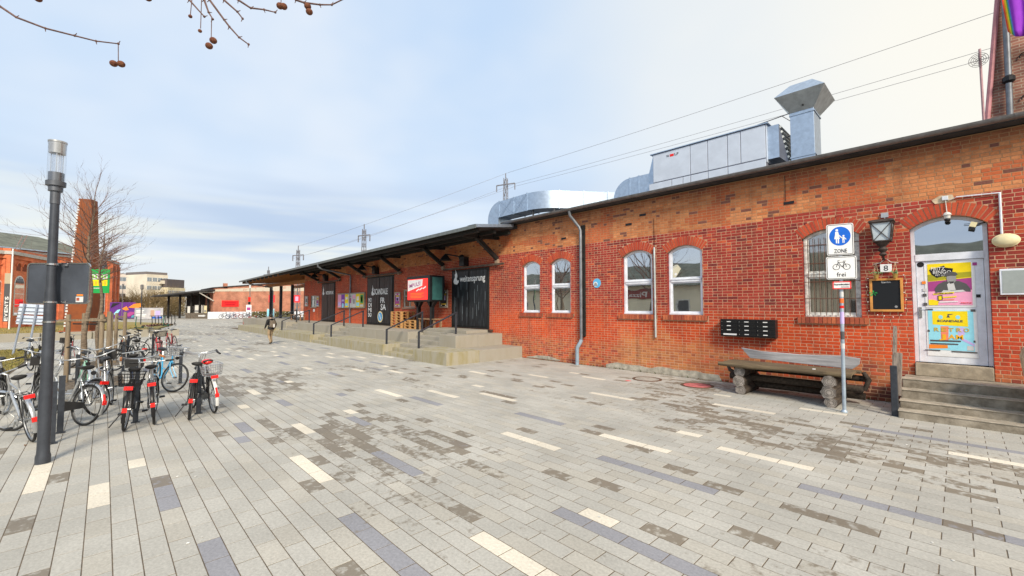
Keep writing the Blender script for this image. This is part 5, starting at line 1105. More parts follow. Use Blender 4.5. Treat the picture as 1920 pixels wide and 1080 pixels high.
sshape(circ(.05, 3.40, .017, 12), W_, s1, 1); sshape([(.035, 3.38), (.06, 3.38), (.095, 3.335), (.085, 3.325), (.06, 3.35), (.063, 3.325), (.03, 3.325)], W_, s1, 1); sshape(rect(.033, .045, 3.265, 3.325), W_, s1, 1); sshape(rect(.052, .064, 3.265, 3.325), W_, s1, 1)
stext('ZONE', 0, 3.075, .11, M_INK, s1, .20)
s2 = splate(-.235, .235, 2.56, 3.005, 'cycle_sign'); ring(-.235, .235, 2.56, 3.005, M_DGREY, s2)
bk = MB()
def bt_(pts, r=.005): bk.tube([(x, 0, z) for x, z in pts], r, 5)
for cx in (-.075, .085): bk.torus(.052, .005, (cx, 0, 2.80), 24, 5)
bt_([(-.075, 2.80), (-.045, 2.89), (.05, 2.89), (.085, 2.80), (.02, 2.795), (.05, 2.895)]); bt_([(-.045, 2.89), (.02, 2.795)]); bt_([(-.045, 2.89), (-.05, 2.925), (-.02, 2.93)]); bt_([(.03, 2.91), (.07, 2.91)], .006)
bk.v = [tuple(Matrix.Rotation(ROT, 3, 'Z') @ Vector((x, -.060 + y * .2, z))) for x, y, z in bk.v]; bk.v = [(x - 1.563, y + 10.36, z) for x, y, z in bk.v]; bk.build('symbol', M_INK, s2)
stext('frei', 0, 2.615, .12, M_INK, s2, .135)
s3 = splate(-.145, .145, 2.37, 2.52, 'fire_access_sign'); ring(-.145, .145, 2.37, 2.52, M_RED, s3, .018, .002, .01); stext('Feuerwehrzufahrt', 0, 2.445, .05, M_INK, s3, .235, .01); stext('Stadt Brandenburg', .05, 2.405, .022, M_INK, s3, .12)
for z0, z1, m_ in ((2.22, 2.32, M_LGREY), (2.10, 2.19, flat('orange_red_sticker', (.85, .17, .04))), (2.00, 2.05, M_RED), (1.7, 1.93, M_LILAC), (1.4, 1.55, M_DGREY), (1.22, 1.32, M_LGREY)):
    xx = -1.585 + .025 * (z0 + z1) / 2 / 3.64; MB().lathe([(.0335, z0), (.0335, z1)], (xx, 10.36, 0), 12).build('sticker', m_, sg)
for z in (3.5, 3.15, 2.9, 2.65): MB().lathe([(.04, z - .015), (.04, z + .015)], (-1.563, 10.36, 0), 12).build('clamp', M_STEEL, sg)
# ------------------------------------------------------------------ lamp posts
def at(u, k):                      # a spot on the ground seen in column u of the picture, k metres ahead
    d = fh + right * ((u - 960) / 800 * math.cos(pitch)); return Vector((d.x * k, d.y * k, 0))
M_CLEAR = clear_mat('lamp_glass', .08); M_FROST = clear_mat('frosted_tube', .25); M_POLE = mat('dark_grey_pole', (.060, .068, .085), .4, metal=.35, var=.15, scale=6)
def lamp_post(x, y, label):
    p = thing('lamp_post', label, 'street lamp', (x, y, 0), group='dark grey lamp posts of the square')
    MB().lathe([(.074, 0), (.074, .09), (.064, .13), (.062, .20), (.058, 2.2), (.050, 2.3), (.044, 3.5)], (0, 0, 0), 20).build('pole', M_POLE, p, False, 40)
    MB().lathe([(.05, 3.40), (.05, 3.56), (.072, 3.57), (.072, 3.63), (.098, 3.64), (.100, 3.70), (.078, 3.71), (.078, 3.82)], (0, 0, 0), 24).build('collar', mat('lamp_collar', (.13, .14, .16), .4, metal=.6), p, False, 40)
    MB().lathe([(.090, 3.70), (.090, 4.22)], (0, 0, 0), 24).build('glass_cylinder', M_CLEAR, p, False, 40)
    MB().lathe([(.082, 4.08), (.087, 4.22), (.094, 4.225), (.094, 4.245), (.001, 4.26)], (0, 0, 0), 24).build('cap', mat('lamp_cap', (.42, .43, .44), .35, metal=.6), p, False, 40)
    MB().lathe([(.045, 3.82), (.045, 4.08)], (0, 0, 0), 20).build('inner_tube', M_FROST, p, False, 40)
    for a in (0, 2.1, 4.2): MB().tube([(.064 * math.cos(a), .064 * math.sin(a), 3.8), (.064 * math.cos(a), .064 * math.sin(a), 4.1)], .005, 6).build('rod', M_STEEL, p, False)
    MB().prism(rrect(-.028, .028, .55, .95, .015), -.0655, -.055).build('service_door', M_POLE, p, False)
    return p
LX, LYP = -8.295, -.514
lamp_post(LX, LYP, 'tall dark lamp post in front of the bicycles with clear glass head')
sb = thing('traffic_sign', 'blank dark back of a wide road sign strapped to the lamp post', 'road sign', (LX, LYP, 2.07), rz=0)
d = right; n_ = -fh; rm = Matrix((d, -n_, Vector((0, 0, 1)))).transposed()
def sgn(poly, y0, y1, nm, m):
    mb = MB().prism(poly, y0, y1); mb.v = [tuple(rm @ Vector(v)) for v in mb.v]; mb.v = [(x + LX, y + LYP, z) for x, y, z in mb.v]; return mb.build(nm, m, sb, bevel=.003)
pl_ = sgn(rrect(-.42, .41, 2.075, 2.61, .05), .095, .101, 'plate', mat('sign_back_grey', (.055, .065, .085), .55, var=.2, scale=3))
A_, B_ = rrect(-.43, .42, 2.065, 2.62, .055), rrect(-.415, .405, 2.08, 2.605, .048); n = len(A_); mb = MB()
mb.add([(x, .088, z) for x, z in A_] + [(x, .088, z) for x, z in B_] + [(x, .106, z) for x, z in A_], [(i, (i + 1) % n, (i + 1) % n + n, i + n) for i in range(n)] + [(i, i + 2 * n, (i + 1) % n + 2 * n, (i + 1) % n) for i in range(n)])
mb.v = [tuple(rm @ Vector(v)) for v in mb.v]; mb.v = [(x + LX, y + LYP, z) for x, y, z in mb.v]; mb.build('edge_trim', M_STEEL, sb)
for z in (2.09, 2.59, 1.83):
    MB().lathe([(.066, z - .012), (.066, z + .012)], (LX, LYP, 0), 20).build('strap', M_STEEL, sb)
for s in (-.1, .1):
    for z in (2.09, 2.59): sgn(rect(s - .025, s + .025, z - .018, z + .018), .07, .095, 'bolt', M_STEEL)
sgn(rect(.24, .34, 2.09, 2.165), .092, .0945, 'label', M_LGREY); sgn(rect(.25, .335, 2.175, 2.195), .092, .0945, 'label', M_ORANGE); sgn(rect(.25, .29, 2.11, 2.15), .0905, .0925, 'label', mat('brown_print', (.3, .08, .05)))
p = at(191, 16.8); lamp_post(p.x, p.y, 'farther lamp post carrying the green poster among the tree stakes')
gp_ = thing('lamp_poster', 'green poster with white and yellow lettering hung on the farther lamp', 'poster', (p.x, p.y, 2.55))
def gpl(poly, y0, y1, nm, m):
    mb = MB().prism(poly, y0, y1); mb.v = [tuple(rm @ Vector(v)) for v in mb.v]; mb.v = [(x + p.x, y + p.y, z) for x, y, z in mb.v]; return mb.build(nm, m, gp_)
gpl(rect(-.40, .36, 2.56, 3.50), -.11, -.09, 'board', M_GREEN)
gpl(rect(-.36, .28, 2.85, 3.08), -.113, -.1105, 'yellow_band', M_YEL); gpl(rect(-.36, .28, 3.10, 3.30), -.113, -.1105, 'white_band', M_LGREY)
for q in range(5): gpl(rect(-.32 + q * .12, -.25 + q * .12, 3.14, 3.26), -.1155, -.1135, 'letter_block', M_LIME); gpl(rect(-.32 + q * .12, -.24 + q * .12, 2.89, 3.03), -.1155, -.1135, 'letter_block', M_OCHRE)
gpl(rect(-.3, .1, 2.74, 2.77), -.113, -.1105, 'white_line', M_LGREY)
# ------------------------------------------------------------------ staked saplings
M_BARK = mat('sapling_bark', (.17, .13, .095), .9, var=.35, scale=9, stretch=(1, 1, 3), bmp=.5); M_TWIG = mat('bare_twig', (.16, .095, .075), .85, var=.2); M_STAKE = mat('old_stake_wood', (.21, .165, .115), .9, var=.3, scale=3, stretch=(6, 6, .6), bmp=.4)
def branch(mb, p, d, L, r, depth, q, n=4, droop=0.0, spread=.55):
    pts = [Vector(p)]; rs = [r]; dd = Vector(d).normalized()
    for k in range(n):
        dd = (dd + Vector((q.uniform(-1, 1), q.uniform(-1, 1), q.uniform(-.6, 1) - droop)) * .13).normalized()
        pts.append(pts[-1] + dd * (L / n)); rs.append(r * (1 - .75 * (k + 1) / n))
    mb.tube(pts, rs, 5 if r > .008 else 3, cap=False)
    if depth > 0:
        for k in range(1, n + 1):
            for _ in range(1 if depth > 1 else q.choice((1, 2))):
                a = q.uniform(0, 6.28); u = dd.orthogonal().normalized(); w = dd.cross(u); nd_ = (dd + (u * math.cos(a) + w * math.sin(a)) * q.uniform(.5, 1.0) * spread * 1.6 + Vector((0, 0, .25))).normalized()
                branch(mb, pts[k], nd_, L * q.uniform(.4, .62), max(.0022, rs[k] * .65), depth - 1, q, 3, droop, spread)
def sapling(x, y, h, label, seed, z_first=2.2, rad=1.15):
    q = random.Random(seed); t_ = thing('sapling_tree', label, 'tree', (x, y, 0), group='young staked trees between the bicycles')
    tr = MB(); pts = [(0, 0, 0)]; rs = [.06]
    n = 12
    for k in range(1, n + 1): pts.append((.05 * math.sin(k * 1.3 + seed), .05 * math.cos(k * 1.1), h * .92 * k / n)); rs.append(.06 * (1 - k / n) ** .75 + .008)
    tr.tube(pts, rs, 9).build('trunk', M_BARK, t_, False, 60)
    cr = MB()
    for k in range(40):
        u = k / 39; z = z_first + (h * .86 - z_first) * u; i = z / (h * .92) * n; i0 = int(i); f = i - i0; P = Vector(pts[i0]).lerp(Vector(pts[min(n, i0 + 1)]), f)
        a = k * 2.4 + q.uniform(-.4, .4); e = .35 + .75 * u
        branch(cr, P, (math.cos(a), math.sin(a), e), rad * (1.15 - .55 * u) * q.uniform(.75, 1.15), .017 * (1 - .5 * u), 2, q)
    branch(cr, Vector(pts[-1]), (0, 0, 1), h * .14, .01, 2, q)
    cr.build('crown', M_TWIG, t_, False)
sapling(-16.26, -.31, 5.5, 'bare young tree with four stakes just behind the lamp post', 4, 3.0)
sapling(-20.9, -.1, 5.0, 'bare young tree among stakes in the second gravel bed', 9, 2.9, 1.0)
def stakes(cx, cy, label, pts, rail):
    s = thing('tree_stakes', label, 'tree stakes', (cx, cy, 0), group='wooden tree stakes')
    for q, (x, y, h) in enumerate(pts): MB().lathe([(.052, -.05), (.05, h - .02), (.038, h)], (x, y, 0), 12).build('stake', M_STAKE, s, smooth=50)
    for a, b, z in rail: MB().bar((*a, z), (*b, z + .01), .04, .055).build('cross_board', M_STAKE, s); MB().bar(((a[0] * .7 + b[0] * .3), (a[1] * .7 + b[1] * .3), z - .09), ((a[0] * .2 + b[0] * .8), (a[1] * .2 + b[1] * .8), z - .10), .02, .035).build('strap', M_BLACK, s)
stakes(-16.1, -.2, 'four rough wooden stakes tied round the nearer young tree', [(-16.6, -.68, 1.82), (-15.95, -.02, 1.82), (-15.72, .12, 1.9), (-16.75, -.05, 1.85)], [((-16.75, -.86), (-15.8, .06), 1.66), ((-16.75, -.05), (-15.72, .12), 1.72)])
stakes(-20.6, 0, 'wooden stakes round the farther young tree', [(-19.86, .2, 1.8), (-20.1, .55, 1.85), (-21.4, -.5, 1.8), (-21.3, .35, 1.8)], [((-21.4, -.5), (-19.86, .2), 1.6), ((-21.3, .35), (-20.1, .55), 1.66)])
# ------------------------------------------------------------------ white boards on two leaning poles
wbd = thing('information_board', 'pair of pale blue-white boards on two slanting grey poles, seen from behind', 'board', (-27.1, -2.3, 0))
for a, b in (((-27.47, -2.70, 0), (-27.20, -2.42, 2.15)), ((-27.04, -2.25, 0), (-26.83, -2.03, 2.12))): MB().tube([a, b], .035, 8).build('pole', mat('bluegrey_pole', (.30, .35, .45), .5), wbd)
nb = Vector(fh) * .06
for z0, z1, tl in ((1.72, 2.14, 0), (1.30, 1.66, .05)):
    P = [Vector((-27.40 - tl, -2.62 - tl, z1 + .02)), Vector((-26.62 - tl, -1.82 - tl, z1 - .04)), Vector((-26.66 - tl, -1.86 - tl, z0 - .03)), Vector((-27.44 - tl, -2.66 - tl, z0))]; P = [q + nb for q in P]
    MB().add([*P, *[q + nb * .4 for q in P]], [(0, 1, 2, 3), (7, 6, 5, 4), (0, 4, 5, 1), (1, 5, 6, 2), (2, 6, 7, 3), (3, 7, 4, 0)]).build('board', flat('pale_blue_board', (.58, .66, .80)), wbd)
    for q in range(2): MB().bar(P[0].lerp(P[3], .3 + .4 * q) - nb * .3, P[1].lerp(P[2], .3 + .4 * q) - nb * .3, .03).build('batten', MATS['bluegrey_pole'], wbd)
# ------------------------------------------------------------------ rust-red chimney stump
ch = thing('brick_chimney', 'tall tapering rust-red chimney stump with white height marks', 'chimney', tuple(at(157, 31.2)), rz=A + R(90) - R(19) - R(90))
ch.rotation_euler.z = math.atan2(right.y, right.x) + R(19)
M_CH = mat('rust_red_chimney', (.27, .075, .022), .85, scale=1.4, c2=(.17, .05, .02), var=.1, bmp=.2)
def sq(s, z): return [(-s, -s, z), (s, -s, z), (s, s, z), (-s, s, z)]
MB().add(sq(.80, 0) + sq(.72, .35) + sq(.38, 9.9), [(3, 2, 1, 0), (8, 9, 10, 11)] + [(i, (i + 1) % 4, (i + 1) % 4 + 4, i + 4) for i in range(4)] + [(i + 4, (i + 1) % 4 + 4, (i + 1) % 4 + 8, i + 8) for i in range(4)]).build('shaft', M_CH, ch, False, bevel=.02)
MB().box(-.9, .9, -.9, .9, 0, .32).build('plinth', mat('rust_plinth', (.28, .09, .04), .9), ch, False)
for q in range(44):
    z = .6 + q * .21; s = .72 - (z - .35) / 9.55 * .34
    MB().box(-s - .012, -s + (.09 if q % 5 else .13), -s - .012, -s + .05, z, z + .13).build('height_mark', M_LGREY, ch, False)
MB().box(-.39 - .012, -.36, -.22, .2, 9.0, 9.25).build('number_plate', M_LGREY, ch, False)
# ------------------------------------------------------------------ engine hall on the left
def brickmat(name, c1, c2, mo, sc=1., rz=0):
    m, t, b = principled(name); tcn = nd(t, 'ShaderNodeTexCoord'); sx = nd(t, 'ShaderNodeSeparateXYZ'); t.links.new(tcn.outputs['Object'], sx.inputs[0]); cx = nd(t, 'ShaderNodeCombineXYZ')
    t.links.new(mth(t, 'ADD', sx.outputs[0], sx.outputs[1]), cx.inputs[0]); t.links.new(sx.outputs[2], cx.inputs[1])
    bt = nd(t, 'ShaderNodeTexBrick', ins={'Scale': sc, 'Mortar Size': .008, 'Brick Width': .26, 'Row Height': .077}); t.links.new(cx.outputs[0], bt.inputs['Vector'])
    for i_, c in zip(('Color1', 'Color2', 'Mortar'), (c1, c2, mo)): bt.inputs[i_].default_value = (*c, 1)
    nn = nd(t, 'ShaderNodeTexNoise', ins={'Scale': 1.1, 'Detail': 7}); t.links.new(tcn.outputs['Object'], nn.inputs['Vector']); rr = ramp(t, [(.3, .7), (.7, 1.25)]); t.links.new(nn.outputs[0], rr.inputs[0])
    t.links.new(mixc(t, 1., bt.outputs[0], rr.outputs[0], 'MULTIPLY'), b.inputs['Base Color']); b.inputs['Roughness'].default_value = .88; MATS[name] = m; return m
M_HALL = brickmat('orange_hall_brick', (.66, .155, .055), (.56, .12, .045), (.55, .26, .15)); M_HROOF = mat('grey_slate_roof', (.125, .135, .11), .8, var=.25, scale=1.)
def hall_part(P1, P2, depth, h, name, label, roof=None, n_arch=9, nw=3):
    """P1, P2: ends of the wall that faces the square; the building extends away behind it"""
    d = (P2 - P1); L = d.length; rz = math.atan2(d.y, d.x); b = thing(name, label, 'building', tuple(P1), rz=rz)
    MB().box(0, L, 0, depth, 0, h - .9).build('wall', M_HALL, b, False)
    MB().box(-.12, L + .12, -.14, depth, h - .9, h - .55).build('frieze', M_HALL, b, False); MB().box(-.2, L + .2, -.3, depth + .2, h - .55, h - .25).build('cornice', mat('pale_cornice', (.48, .46, .44), .8), b, False); MB().box(-.08, L + .08, -.1, depth, h - .25, h).build('parapet', M_HALL, b, False)
    for q in range(nw + 1):
        x = L * q / nw; MB().box(x - .32, x + .32, -.22, 0.05, 0, h - .92).build('pilaster', M_HALL, b, False)
    for q in range(n_arch):
        x = L * (q + .5) / n_arch; r = L / n_arch * .32
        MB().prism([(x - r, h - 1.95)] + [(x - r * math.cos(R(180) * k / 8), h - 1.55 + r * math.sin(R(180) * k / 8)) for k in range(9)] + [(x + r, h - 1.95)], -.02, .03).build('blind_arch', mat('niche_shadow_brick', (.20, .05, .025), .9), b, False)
        MB().torus(r + .05, .06, (x, -.03, h - 1.55), 10, 6, 0, math.pi).build('arch_ring', M_HALL, b, False)
    for q in range(nw):
        x = L * (q + .5) / nw; w = min(.8, L / nw * .25); zt = h - 3.2
        f_ = MB().prism([(x - w, 1.2)] + [(x + w, 1.2)] + [(x + w * math.cos(R(180) * k / 8), zt + w * math.sin(R(180) * k / 8)) for k in range(9)], -.03, .04).build('window', M_OLDWHITE, b, False)
        MB().prism([(x - w + .1, 1.3)] + [(x + w - .1, 1.3)] + [(x + (w - .1) * math.cos(R(180) * k / 8), zt + (w - .1) * math.sin(R(180) * k / 8)) for k in range(9)], -.045, -.031).build('pane', M_GLASS, f_, False)
        for zz_ in (2.2, 3.2): MB().box(x - w, x + w, -.06, -.046, zz_, zz_ + .06).build('glazing_bar', M_OLDWHITE, f_, False)
    if roof:
        rh = roof; o = .5
        MB().add([(-o, -o, h + .01), (L + o, -o, h + .01), (L + o, depth + o, h + .01), (-o, depth + o, h + .01), (L * .36, depth * .45, h + rh), (L * .66, depth * .45, h + rh)], [(0, 1, 5, 4), (1, 2, 5), (2, 3, 4, 5), (3, 0, 4), (3, 2, 1, 0)]).build('roof', M_HROOF, b, False)
        MB().box(-o, L + o, -o - .12, -o, h - .1, h + .08).build('gutter', M_GALV, b, False)
    return b
hall_part(at(13, 38.7), at(88, 44.8), 9, 7.35, 'hall_wing', 'front wing of the orange brick engine hall at the left edge', n_arch=7, nw=2)
lw_ = at(13, 38.7); MBx = at(-30, 37.5)
hall_part(MBx, lw_ - Vector((.4, .1, 0)), 9, 7.35, 'hall_wing', 'darker left bay of the orange brick hall wing', n_arch=3, nw=1)
hall_part(at(-40, 57.5), at(203, 73), 16, 10.35, 'engine_hall', 'large orange brick engine hall with hipped grey roof', roof=3.0, n_arch=20, nw=7)
ep = at(205, 73.3); hall_part(ep, at(219, 77), 12, 10.1, 'hall_end_bay', 'bright orange end bay of the engine hall with tall pilasters', n_arch=2, nw=2)
# roof ladder
rl_ = thing('roof_ladder', 'white metal ladder cage on the edge of the hall roof', 'ladder', tuple(at(28, 47)))
for s in (0, .5):
    a = at(20, 47) + Vector((s * right.x, s * right.y, 8.0)); b = at(36, 47) + Vector((s * right.x, s * right.y, 9.9)); MB().tube([a, b], .04, 6).build('stringer', M_STEEL, rl_)
for k in range(6): a = (at(20, 47) + Vector((0, 0, 8.0))).lerp(at(36, 47) + Vector((0, 0, 9.9)), k / 5); MB().tube([a, a + Vector((.5 * right.x, .5 * right.y, 0))], .03, 5).build('rung', M_STEEL, rl_)
# event flag and its pole
eb = thing('banner_mast', 'white mast with a dark vertical events banner before the hall', 'banner', tuple(at(19, 36.5)))
P = at(19, 36.5); MB().tube([P, P + Vector((.05, 0, 7.0))], .05, 8).build('mast', M_SIGNW, eb)
for nm, u0, u1, z0, z1, m_ in (('banner', -.58, -.06, .75, 4.0, M_DGREY), ('banner_top', -.58, -.02, 4.0, 4.9, flat('tan_cloth', (.45, .38, .27)))):
    mb = MB().prism(rect(u0, u1, z0, z1), -.01, .01); mb.v = [tuple(rm @ Vector(v)) for v in mb.v]; mb.v = [(x + P.x, y + P.y, z) for x, y, z in mb.v]; mb.build(nm, m_, eb)
for q, c in enumerate('EVENTS'):
    pc = P + right * (-.32) - fh * .02; o = text(c, 0, 0, 0, .42, M_SIGNW, eb, w=.30, bold=.02)
    v_ = [Matrix.Rotation(R(-90), 3, 'Y') @ (v.co + ORG[eb.name]) for v in o.data.vertices]
    for v, k in zip(o.data.vertices, v_): w = rm @ Vector((k.x + .16, k.y, k.z)); v.co = w + pc + Vector((0, 0, .95 + q * .36)) - ORG[eb.name]
# ------------------------------------------------------------------ scooters
M_TEAL = flat('scooter_green', (.02, .16, .10)); M_WINE = flat('scooter_wine', (.12, .03, .03))
def scooter(P, rz, m_, label):
    s = thing('electric_scooter', label, 'scooter', tuple(P), rz=rz, group='rental scooters beside the lawn')
    MB().box(-.42, .32, -.07, .07, .12, .18).build('deck', m_, s, False, bevel=.01); MB().tube([(.34, 0, .16), (.44, 0, .45), (.36, 0, 1.12)], .032, 8).build('stem', m_ if m_ is M_TEAL else M_BLKMET, s, False); MB().tube([(.36, -.24, 1.12), (.34, 0, 1.15), (.36, .24, 1.12)], .018, 6).build('handlebar', M_BLACK, s, False)
    for x in (-.5, .48): MB().torus(.085, .03, (x, 0, .115), 16, 7).build('wheel', M_BLACK, s, False); 
    MB().box(-.58, -.40, -.05, .05, .20, .25).build('mudguard', m_, s, False)
scooter(at(262, 38.5), R(-35), M_TEAL, 'green rental scooter standing alone at the near end of the row')
for q in range(8): scooter(at(279 + q * 6.2, 41.5 + q * .7), R(40), M_WINE, 'dark rental scooter, number %s from the near end of the angled row' % ('one', 'two', 'three', 'four', 'five', 'six', 'seven', 'eight')[q])
scooter(at(312, 43), R(-30), M_TEAL, 'green rental scooter standing at the far end of the row')
# ------------------------------------------------------------------ far side of the square
def quadbox(P1, P2, depth, z0, z1, name, m, par, y0=0):
    d = P2 - P1; L = d.length; a = math.atan2(d.y, d.x); mb = MB().box(0, L, y0, y0 + depth, z0, z1); r_ = Matrix.Rotation(a, 3, 'Z')
    mb.v = [tuple(r_ @ Vector(v) + P1) for v in mb.v]; return mb.build(name, m, par)
def local(P1, P2, par, fn, name, m):
    d = P2 - P1; a = math.atan2(d.y, d.x); mb = fn(MB()); r_ = Matrix.Rotation(a, 3, 'Z'); mb.v = [tuple(r_ @ Vector(v) + P1) for v in mb.v]; return mb.build(name, m, par)
# purple container with painted blobs
P1, P2 = at(206, 69), at(254, 71); cn_ = thing('painted_container', 'purple shipping container covered in orange and blue graffiti', 'container', tuple(P1)); L = (P2 - P1).length
quadbox(P1, P2, 2.4, .1, 2.75, 'body', flat('container_purple', (.13, .03, .25)), cn_)
for q in range(14): local(P1, P2, cn_, lambda mb: mb.box(L * (q + .1) / 14, L * (q + .5) / 14, -.05, .01, .2, 2.65), 'rib', MATS['container_purple'])
for k, (pts, m_) in enumerate((([(2.2, 1.9), (2.9, 2.5), (3.9, 2.6), (3.8, 2.0), (3.2, 1.75)], M_ORANGE), ([(1.4, 1.7), (2.0, 2.1), (2.3, 1.5), (1.9, 1.4)], M_ORANGE), ([(.5, .9), (.9, 1.5), (1.3, 1.6), (1.0, 1.0), (.6, .7)], M_CYAN), ([(2.6, .2), (3.9, .3), (3.8, .7), (2.7, .6)], flat('teal_spray', (.08, .30, .38))), ([(.1, 1.8), (1.2, 2.6), (.3, 2.6)], M_INK), ([(3.95, .8), (4.2, 2.7), (4.2, .3)], M_INK), ([(1.5, .5), (2.5, 1.2), (3.3, 1.1), (2.4, .4)], M_MAG))): local(P1, P2, cn_, lambda mb: mb.prism(pts, -.07, -.055), 'graffiti', m_)
# advert banner on a site fence
P1, P2 = at(253, 64), at(306, 67); bf = thing('banner_fence', 'site fence hung with a pale grey printed banner', 'fence', tuple(P1)); L = (P2 - P1).length
quadbox(P1, P2, .03, .15, 1.85, 'banner', mat('banner_print', (.40, .43, .50), .6, scale=.8, c2=(.62, .60, .62), var=.2), bf)
for k, (a, b, c, d_, m_) in enumerate(((.05, .32, 1.35, 1.5, M_SIGNW), (.05, .28, 1.15, 1.28, M_SIGNW), (.05, .4, .75, .9, M_SIGNW), (.05, .36, .55, .68, M_SIGNW), (.55, .68, .5, 1.5, flat('skin_print', (.55, .36, .28))), (.72, .9, .3, 1.4, M_LILAC), (.6, .98, .2, .5, M_BLUE))): local(P1, P2, bf, lambda mb: mb.box(a * L, b * L, -.012, -.004, c, d_), 'print', m_)
for q in range(5): local(P1, P2, bf, lambda mb: mb.tube([(L * q / 4, .05, 0), (L * q / 4, .05, 2.0)], .03, 6), 'fence_post', M_STEEL)
# lamp at the lawn edge
P = at(265, 46.5); fl2 = thing('path_lamp', 'slim lamp post behind the scooters', 'street lamp', tuple(P)); MB().tube([P, P + Vector((0, 0, 3.9))], .05, 8).build('pole', M_POLE, fl2); MB().lathe([(.09, 3.9), (.14, 3.95), (.14, 4.4), (.05, 4.45)], tuple(P), 12).build('head', M_ZINC, fl2)
P = at(229, 62); fl3 = thing('path_lamp', 'slim pale pole in front of the purple container', 'street lamp', tuple(P)); MB().tube([P, P + Vector((0, 0, 5.0))], .04, 8).build('pole', M_ZINC, fl3); MB().lathe([(.06, 4.9), (.12, 5.0), (.12, 5.3), (.04, 5.35)], tuple(P), 10).build('head', M_ZINC, fl3)
# brown winter thicket
M_BUSH = mat('winter_brush', (.20, .135, .065), .95, c2=(.27, .21, .10), scale=.4, var=.2)
def bush(P, h, r, seed, label, m_=M_BUSH, n=26, nm='bare_tree'):
    q = random.Random(seed); t_ = thing(nm, label, 'tree' if nm == 'bare_tree' else 'shrub', tuple(P), group='bare thicket beyond the square')
    MB().tube([(0, 0, 0), (.1, .05, h * .5), (0, .1, h * .8)], [.14, .09, .03], 6).build('trunk', M_BARK, t_, False); cr = MB()
    for k in range(n):
        a = q.uniform(0, 6.28); branch(cr, (q.uniform(-.5, .5) * r * .6, q.uniform(-.5, .5) * r * .6, h * q.uniform(.05, .55)), (math.cos(a) * .8, math.sin(a) * .8, q.uniform(.4, 1.4)), r * q.uniform(.6, 1.2), .07, 3 if n > 20 else 2, q, 4, 0, .7)
    cr.build('crown', m_, t_, False)
for k, (u, kk, h, r) in enumerate(((216, 84, 5.0, 2.6), (231, 80, 5.4, 2.6), (246, 86, 5.5, 2.8), (262, 80, 5.0, 2.6), (276, 84, 5.7, 2.9), (291, 80, 6.0, 3.0), (306, 84, 5.9, 2.9), (320, 88, 5.6, 2.8), (334, 92, 5.0, 2.6))):
    bush(at(u, kk), h, r, k + 20, 'brown leafless tree of the thicket, %s from the engine hall' % ('first', 'second', 'third', 'fourth', 'fifth', 'sixth', 'seventh', 'eighth', 'ninth')[k])
hg = MB(); q_ = random.Random(8)
for _ in range(5000):
    P = at(q_.uniform(206, 350), q_.uniform(88, 96)); z = q_.uniform(0, 1) ** 1.2 * 4.0; a = q_.uniform(0, 6.28); s = .35
    hg.add([(P.x, P.y, z), (P.x + s * math.cos(a), P.y + s * math.sin(a), z + q_.uniform(-.1, .5)), (P.x + .06, P.y + .06, z + .12)], [(0, 1, 2)])
tag(hg.build('undergrowth', M_BUSH), 'tangled brown undergrowth below the far trees', 'undergrowth', kind='stuff')
# apartment blocks
def block(u0, u1, k0, k1, h, label, wall_c, rows, cols, roof_c, roof_h, pent=False):
    P1, P2 = at(u0, k0), at(u1, k1); b = thing('apartment_block', label, 'building', tuple(P1)); L = (P2 - P1).length; wm = mat('render_%d' % u0, wall_c, .9, var=.1, scale=.2)
    quadbox(P1, P2, 12, 0, h, 'wall', wm, b); quadbox(P1, P2, 12, h, h + roof_h, 'roof', mat('block_roof_%d' % u0, roof_c, .8), b, y0=.4)
    gm = glass_mat('far_glass_%d' % u0, (.06, .08, .11), .25)
    for r_ in range(rows):
        for c in range(cols):
            z = h - 1.0 - r_ * 2.9; x = L * (c + .5) / cols
            if z < 3: continue
            w = local(P1, P2, b, lambda mb: mb.box(x - .75, x + .75, -.05, .05, z - 1.5, z), 'window', M_OLDWHITE)
            d = P2 - P1; a = math.atan2(d.y, d.x); rr_ = Matrix.Rotation(a, 3, 'Z')
            for xa, xb in ((x - .65, x - .03), (x + .03, x + .65)):
                mb = MB().box(xa, xb, -.07, -.055, z - 1.4, z - .1); mb.v = [tuple(rr_ @ Vector(v) + P1) for v in mb.v]; mb.build('pane', gm, w)
    if pent: 
        for r_ in range(3): local(P1, P2, b, lambda mb: mb.box(L * .55, L * .98, -1.2, 0, h - 3 - r_ * 2.9 - .15, h - 3 - r_ * 2.9).box(L * .55, L * .98, -1.2, -1.15, h - 3 - r_ * 2.9, h - 2 - r_ * 2.9), 'balcony', wm)
    return b
block(205, 273, 150, 156, 13.6, 'long pale pink apartment block above the thicket', (.62, .55, .50), 4, 8, (.24, .22, .22), .35)
block(273, 313, 146, 152, 13.2, 'cream apartment block with balconies beside the pink one', (.66, .60, .50), 4, 4, (.17, .15, .15), .9, True)
block(313.5, 346, 150, 157, 8.8, 'yellowish house with dark mansard roof at the end of the block row', (.64, .57, .40), 3, 5, (.10, .085, .09), 3.0)
